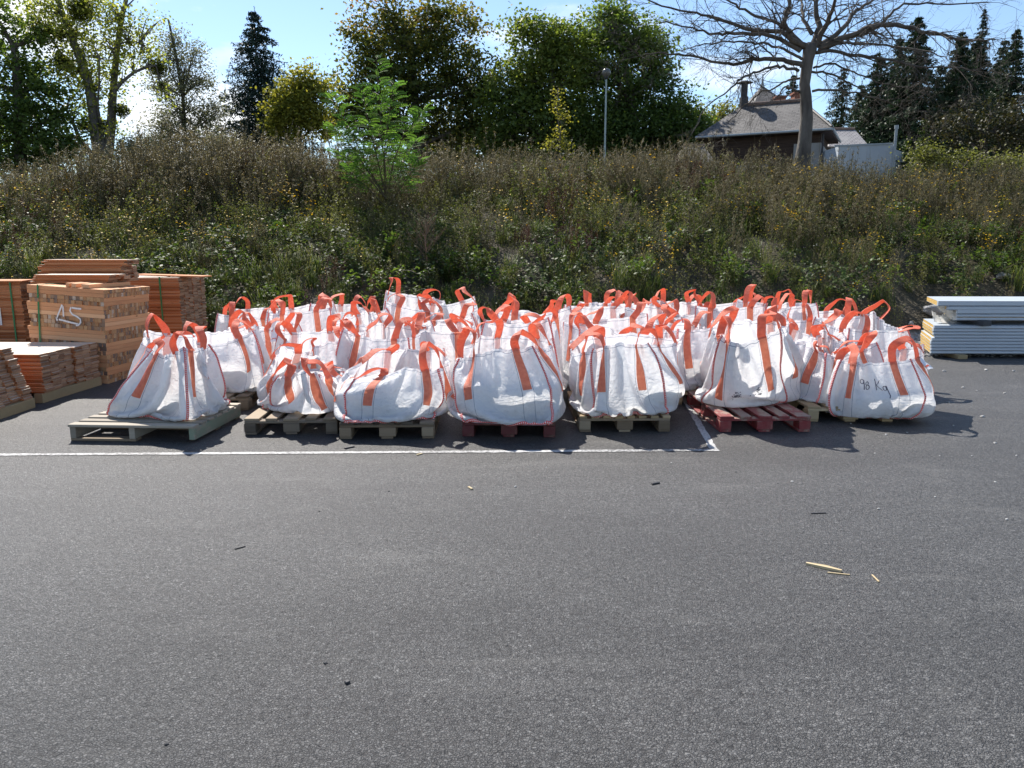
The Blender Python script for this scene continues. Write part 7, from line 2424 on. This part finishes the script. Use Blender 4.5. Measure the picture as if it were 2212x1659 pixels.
q = MB(); q.tube([(0, 0, H_ - .27), (0, 0, H_ - .22), (0, 0, H_ - .12)], [.05, .09, .10], 10, .5); q.build("collar", M_IRON, root)
bm = bmesh.new(); bmesh.ops.create_uvsphere(bm, u_segments=20, v_segments=12, radius=.185)
me = bpy.data.meshes.new("globe"); bm.to_mesh(me); bm.free(); me.materials.append(M_GLOBE)
for p in me.polygons: p.use_smooth = True
o = link("globe", me, root); o.location = (0, 0, H_)

# ------------------------------------------------------------------ litter on the asphalt
M_SPLIT = wood_material("split_wood", [(0.0, (0.30, 0.22, 0.12)), (0.5, (0.46, 0.36, 0.21)), (1, (0.58, 0.48, 0.31))])
a, b_ = ground_at(1742, 1218), ground_at(1818, 1236)
d = (b_ - a); L_ = d.length
q = MB(); q.add([(0, -.013, .001), (L_ * .5, -.018, .001), (L_, -.007, .001), (L_, .010, .001), (L_ * .55, .016, .001), (0, .008, .001), (0, -.012, .010), (L_ * .5, -.016, .014), (L_, -.006, .012), (L_, .008, .011), (L_ * .55, .014, .013), (0, .007, .008)],
                [(5, 4, 3, 2, 1, 0), (6, 7, 8, 9, 10, 11), (0, 1, 7, 6), (1, 2, 8, 7), (2, 3, 9, 8), (3, 4, 10, 9), (4, 5, 11, 10), (5, 0, 6, 11)], .7)
o = q.build("wood_splinter", M_SPLIT); o.location = a; o.rotation_euler = (0, 0, math.atan2(d.y, d.x)); tag(o, 'largest pale wood splinter lying on the asphalt to the right', 'splinter', 'litter on the asphalt')
for i, (x0, y0, x1, y1, wd_, mt, lab) in enumerate(((1788, 1238, 1836, 1243, .004, M_SPLIT, 'thin pale splinter touching the largest one'), (1884, 1243, 1899, 1258, .004, M_SPLIT, 'short thin splinter right of the largest one'),
                                                  (1752, 1110, 1785, 1109, .004, M_IRON, 'thin dark twig on the asphalt above the largest splinter'), (1408, 1047, 1424, 1044, .010, M_IRON, 'dark flat chip on the asphalt right of centre'),
                                                  (507, 1187, 530, 1181, .005, M_IRON, 'thin dark twig on the asphalt left of centre'), (1012, 1053, 1020, 1058, .008, M_SPLIT, 'pale chip just below the white line'),
                                                  (744, 970, 765, 966, .010, M_IRON, 'dark chip just above the white line'), (900, 984, 912, 981, .008, M_SPLIT, 'brown chip below the white line'), (2080, 762, 2095, 772, .006, M_SPLIT, 'pale twig near the asphalt edge'),
                                                  (1990, 828, 2008, 832, .005, M_SPLIT, 'thin pale twig right of the 98 Kg bag'), (748, 1474, 753, 1478, .009, M_IRON, 'dark lump near the bottom centre'))):
    a, b_ = ground_at(x0, y0), ground_at(x1, y1); d = b_ - a; L_ = d.length
    q = MB(); q.box(0, L_, -wd_, wd_, .001, wd_ * .9 + .002, .6, bev=wd_ * .25); o = q.build("wood_splinter", mt); o.location = a; o.rotation_euler = (0, 0, math.atan2(d.y, d.x)); tag(o, lab, 'splinter', 'litter on the asphalt')
M_PEB = simple_mat("pale_pebble", [(0.3, (0.30, 0.30, 0.29)), (0.7, (0.55, 0.54, 0.52))], rough=.9, scale=20, bump=.3)
M_PEBD = simple_mat("dark_pebble", [(0.3, (0.05, 0.05, 0.05)), (0.7, (0.10, 0.10, 0.10))], rough=.9, scale=20, bump=.3)
pebs = [(2122, 901, 11, 0), (2150, 958, 8, 0), (1914, 940, 7, 0), (1930, 905, 7, 0), (2080, 838, 8, 0), (2040, 803, 9, 0), (2015, 875, 5, 0), (1711, 1041, 7, 0), (1113, 1052, 7, 0), (703, 1433, 10, 1), (2050, 870, 6, 0), (1985, 790, 9, 0), (2130, 800, 8, 0), (2190, 802, 7, 0),
        (1898, 1100, 7, 0), (2020, 1074, 6, 0), (2150, 1042, 6, 0), (2175, 1123, 8, 0), (690, 1105, 5, 1), (840, 1062, 5, 1), (360, 1608, 11, 1), (1095, 1395, 6, 1), (2196, 985, 6, 0), (1680, 1045, 4, 1), (1590, 1020, 5, 1), (1890, 980, 5, 0), (2060, 920, 5, 0), (1960, 935, 5, 0), (2100, 985, 5, 0),
        (1450, 1000, 4, 0), (1180, 1010, 4, 0), (820, 1015, 4, 0), (560, 1010, 4, 0), (2170, 850, 6, 0), (2110, 845, 5, 0), (1838, 915, 4, 0), (2030, 985, 4, 0)]
proto = {}
for i, (px, py, wp, dk) in enumerate(pebs):
    g = ground_at(px, py); D = math.hypot(g.y, CAM_H); s_ = wp / 2 * D / FPX
    key = (dk, i % 4)
    if key not in proto: proto[key] = rock_mesh("pebble", 1, .8, .55, 90 + i, M_PEBD if dk else M_PEB, 2)
    o = link("pebble", proto[key]); o.location = (g.x, g.y, s_ * .3); o.scale = (s_, s_, s_); o.rotation_euler = (0, 0, i * 1.7)
    tag(o, 'small dark pebble lying loose on the asphalt' if dk else 'small pale pebble lying loose on the asphalt', 'pebble', 'dark pebbles on the asphalt' if dk else 'pale pebbles on the asphalt')
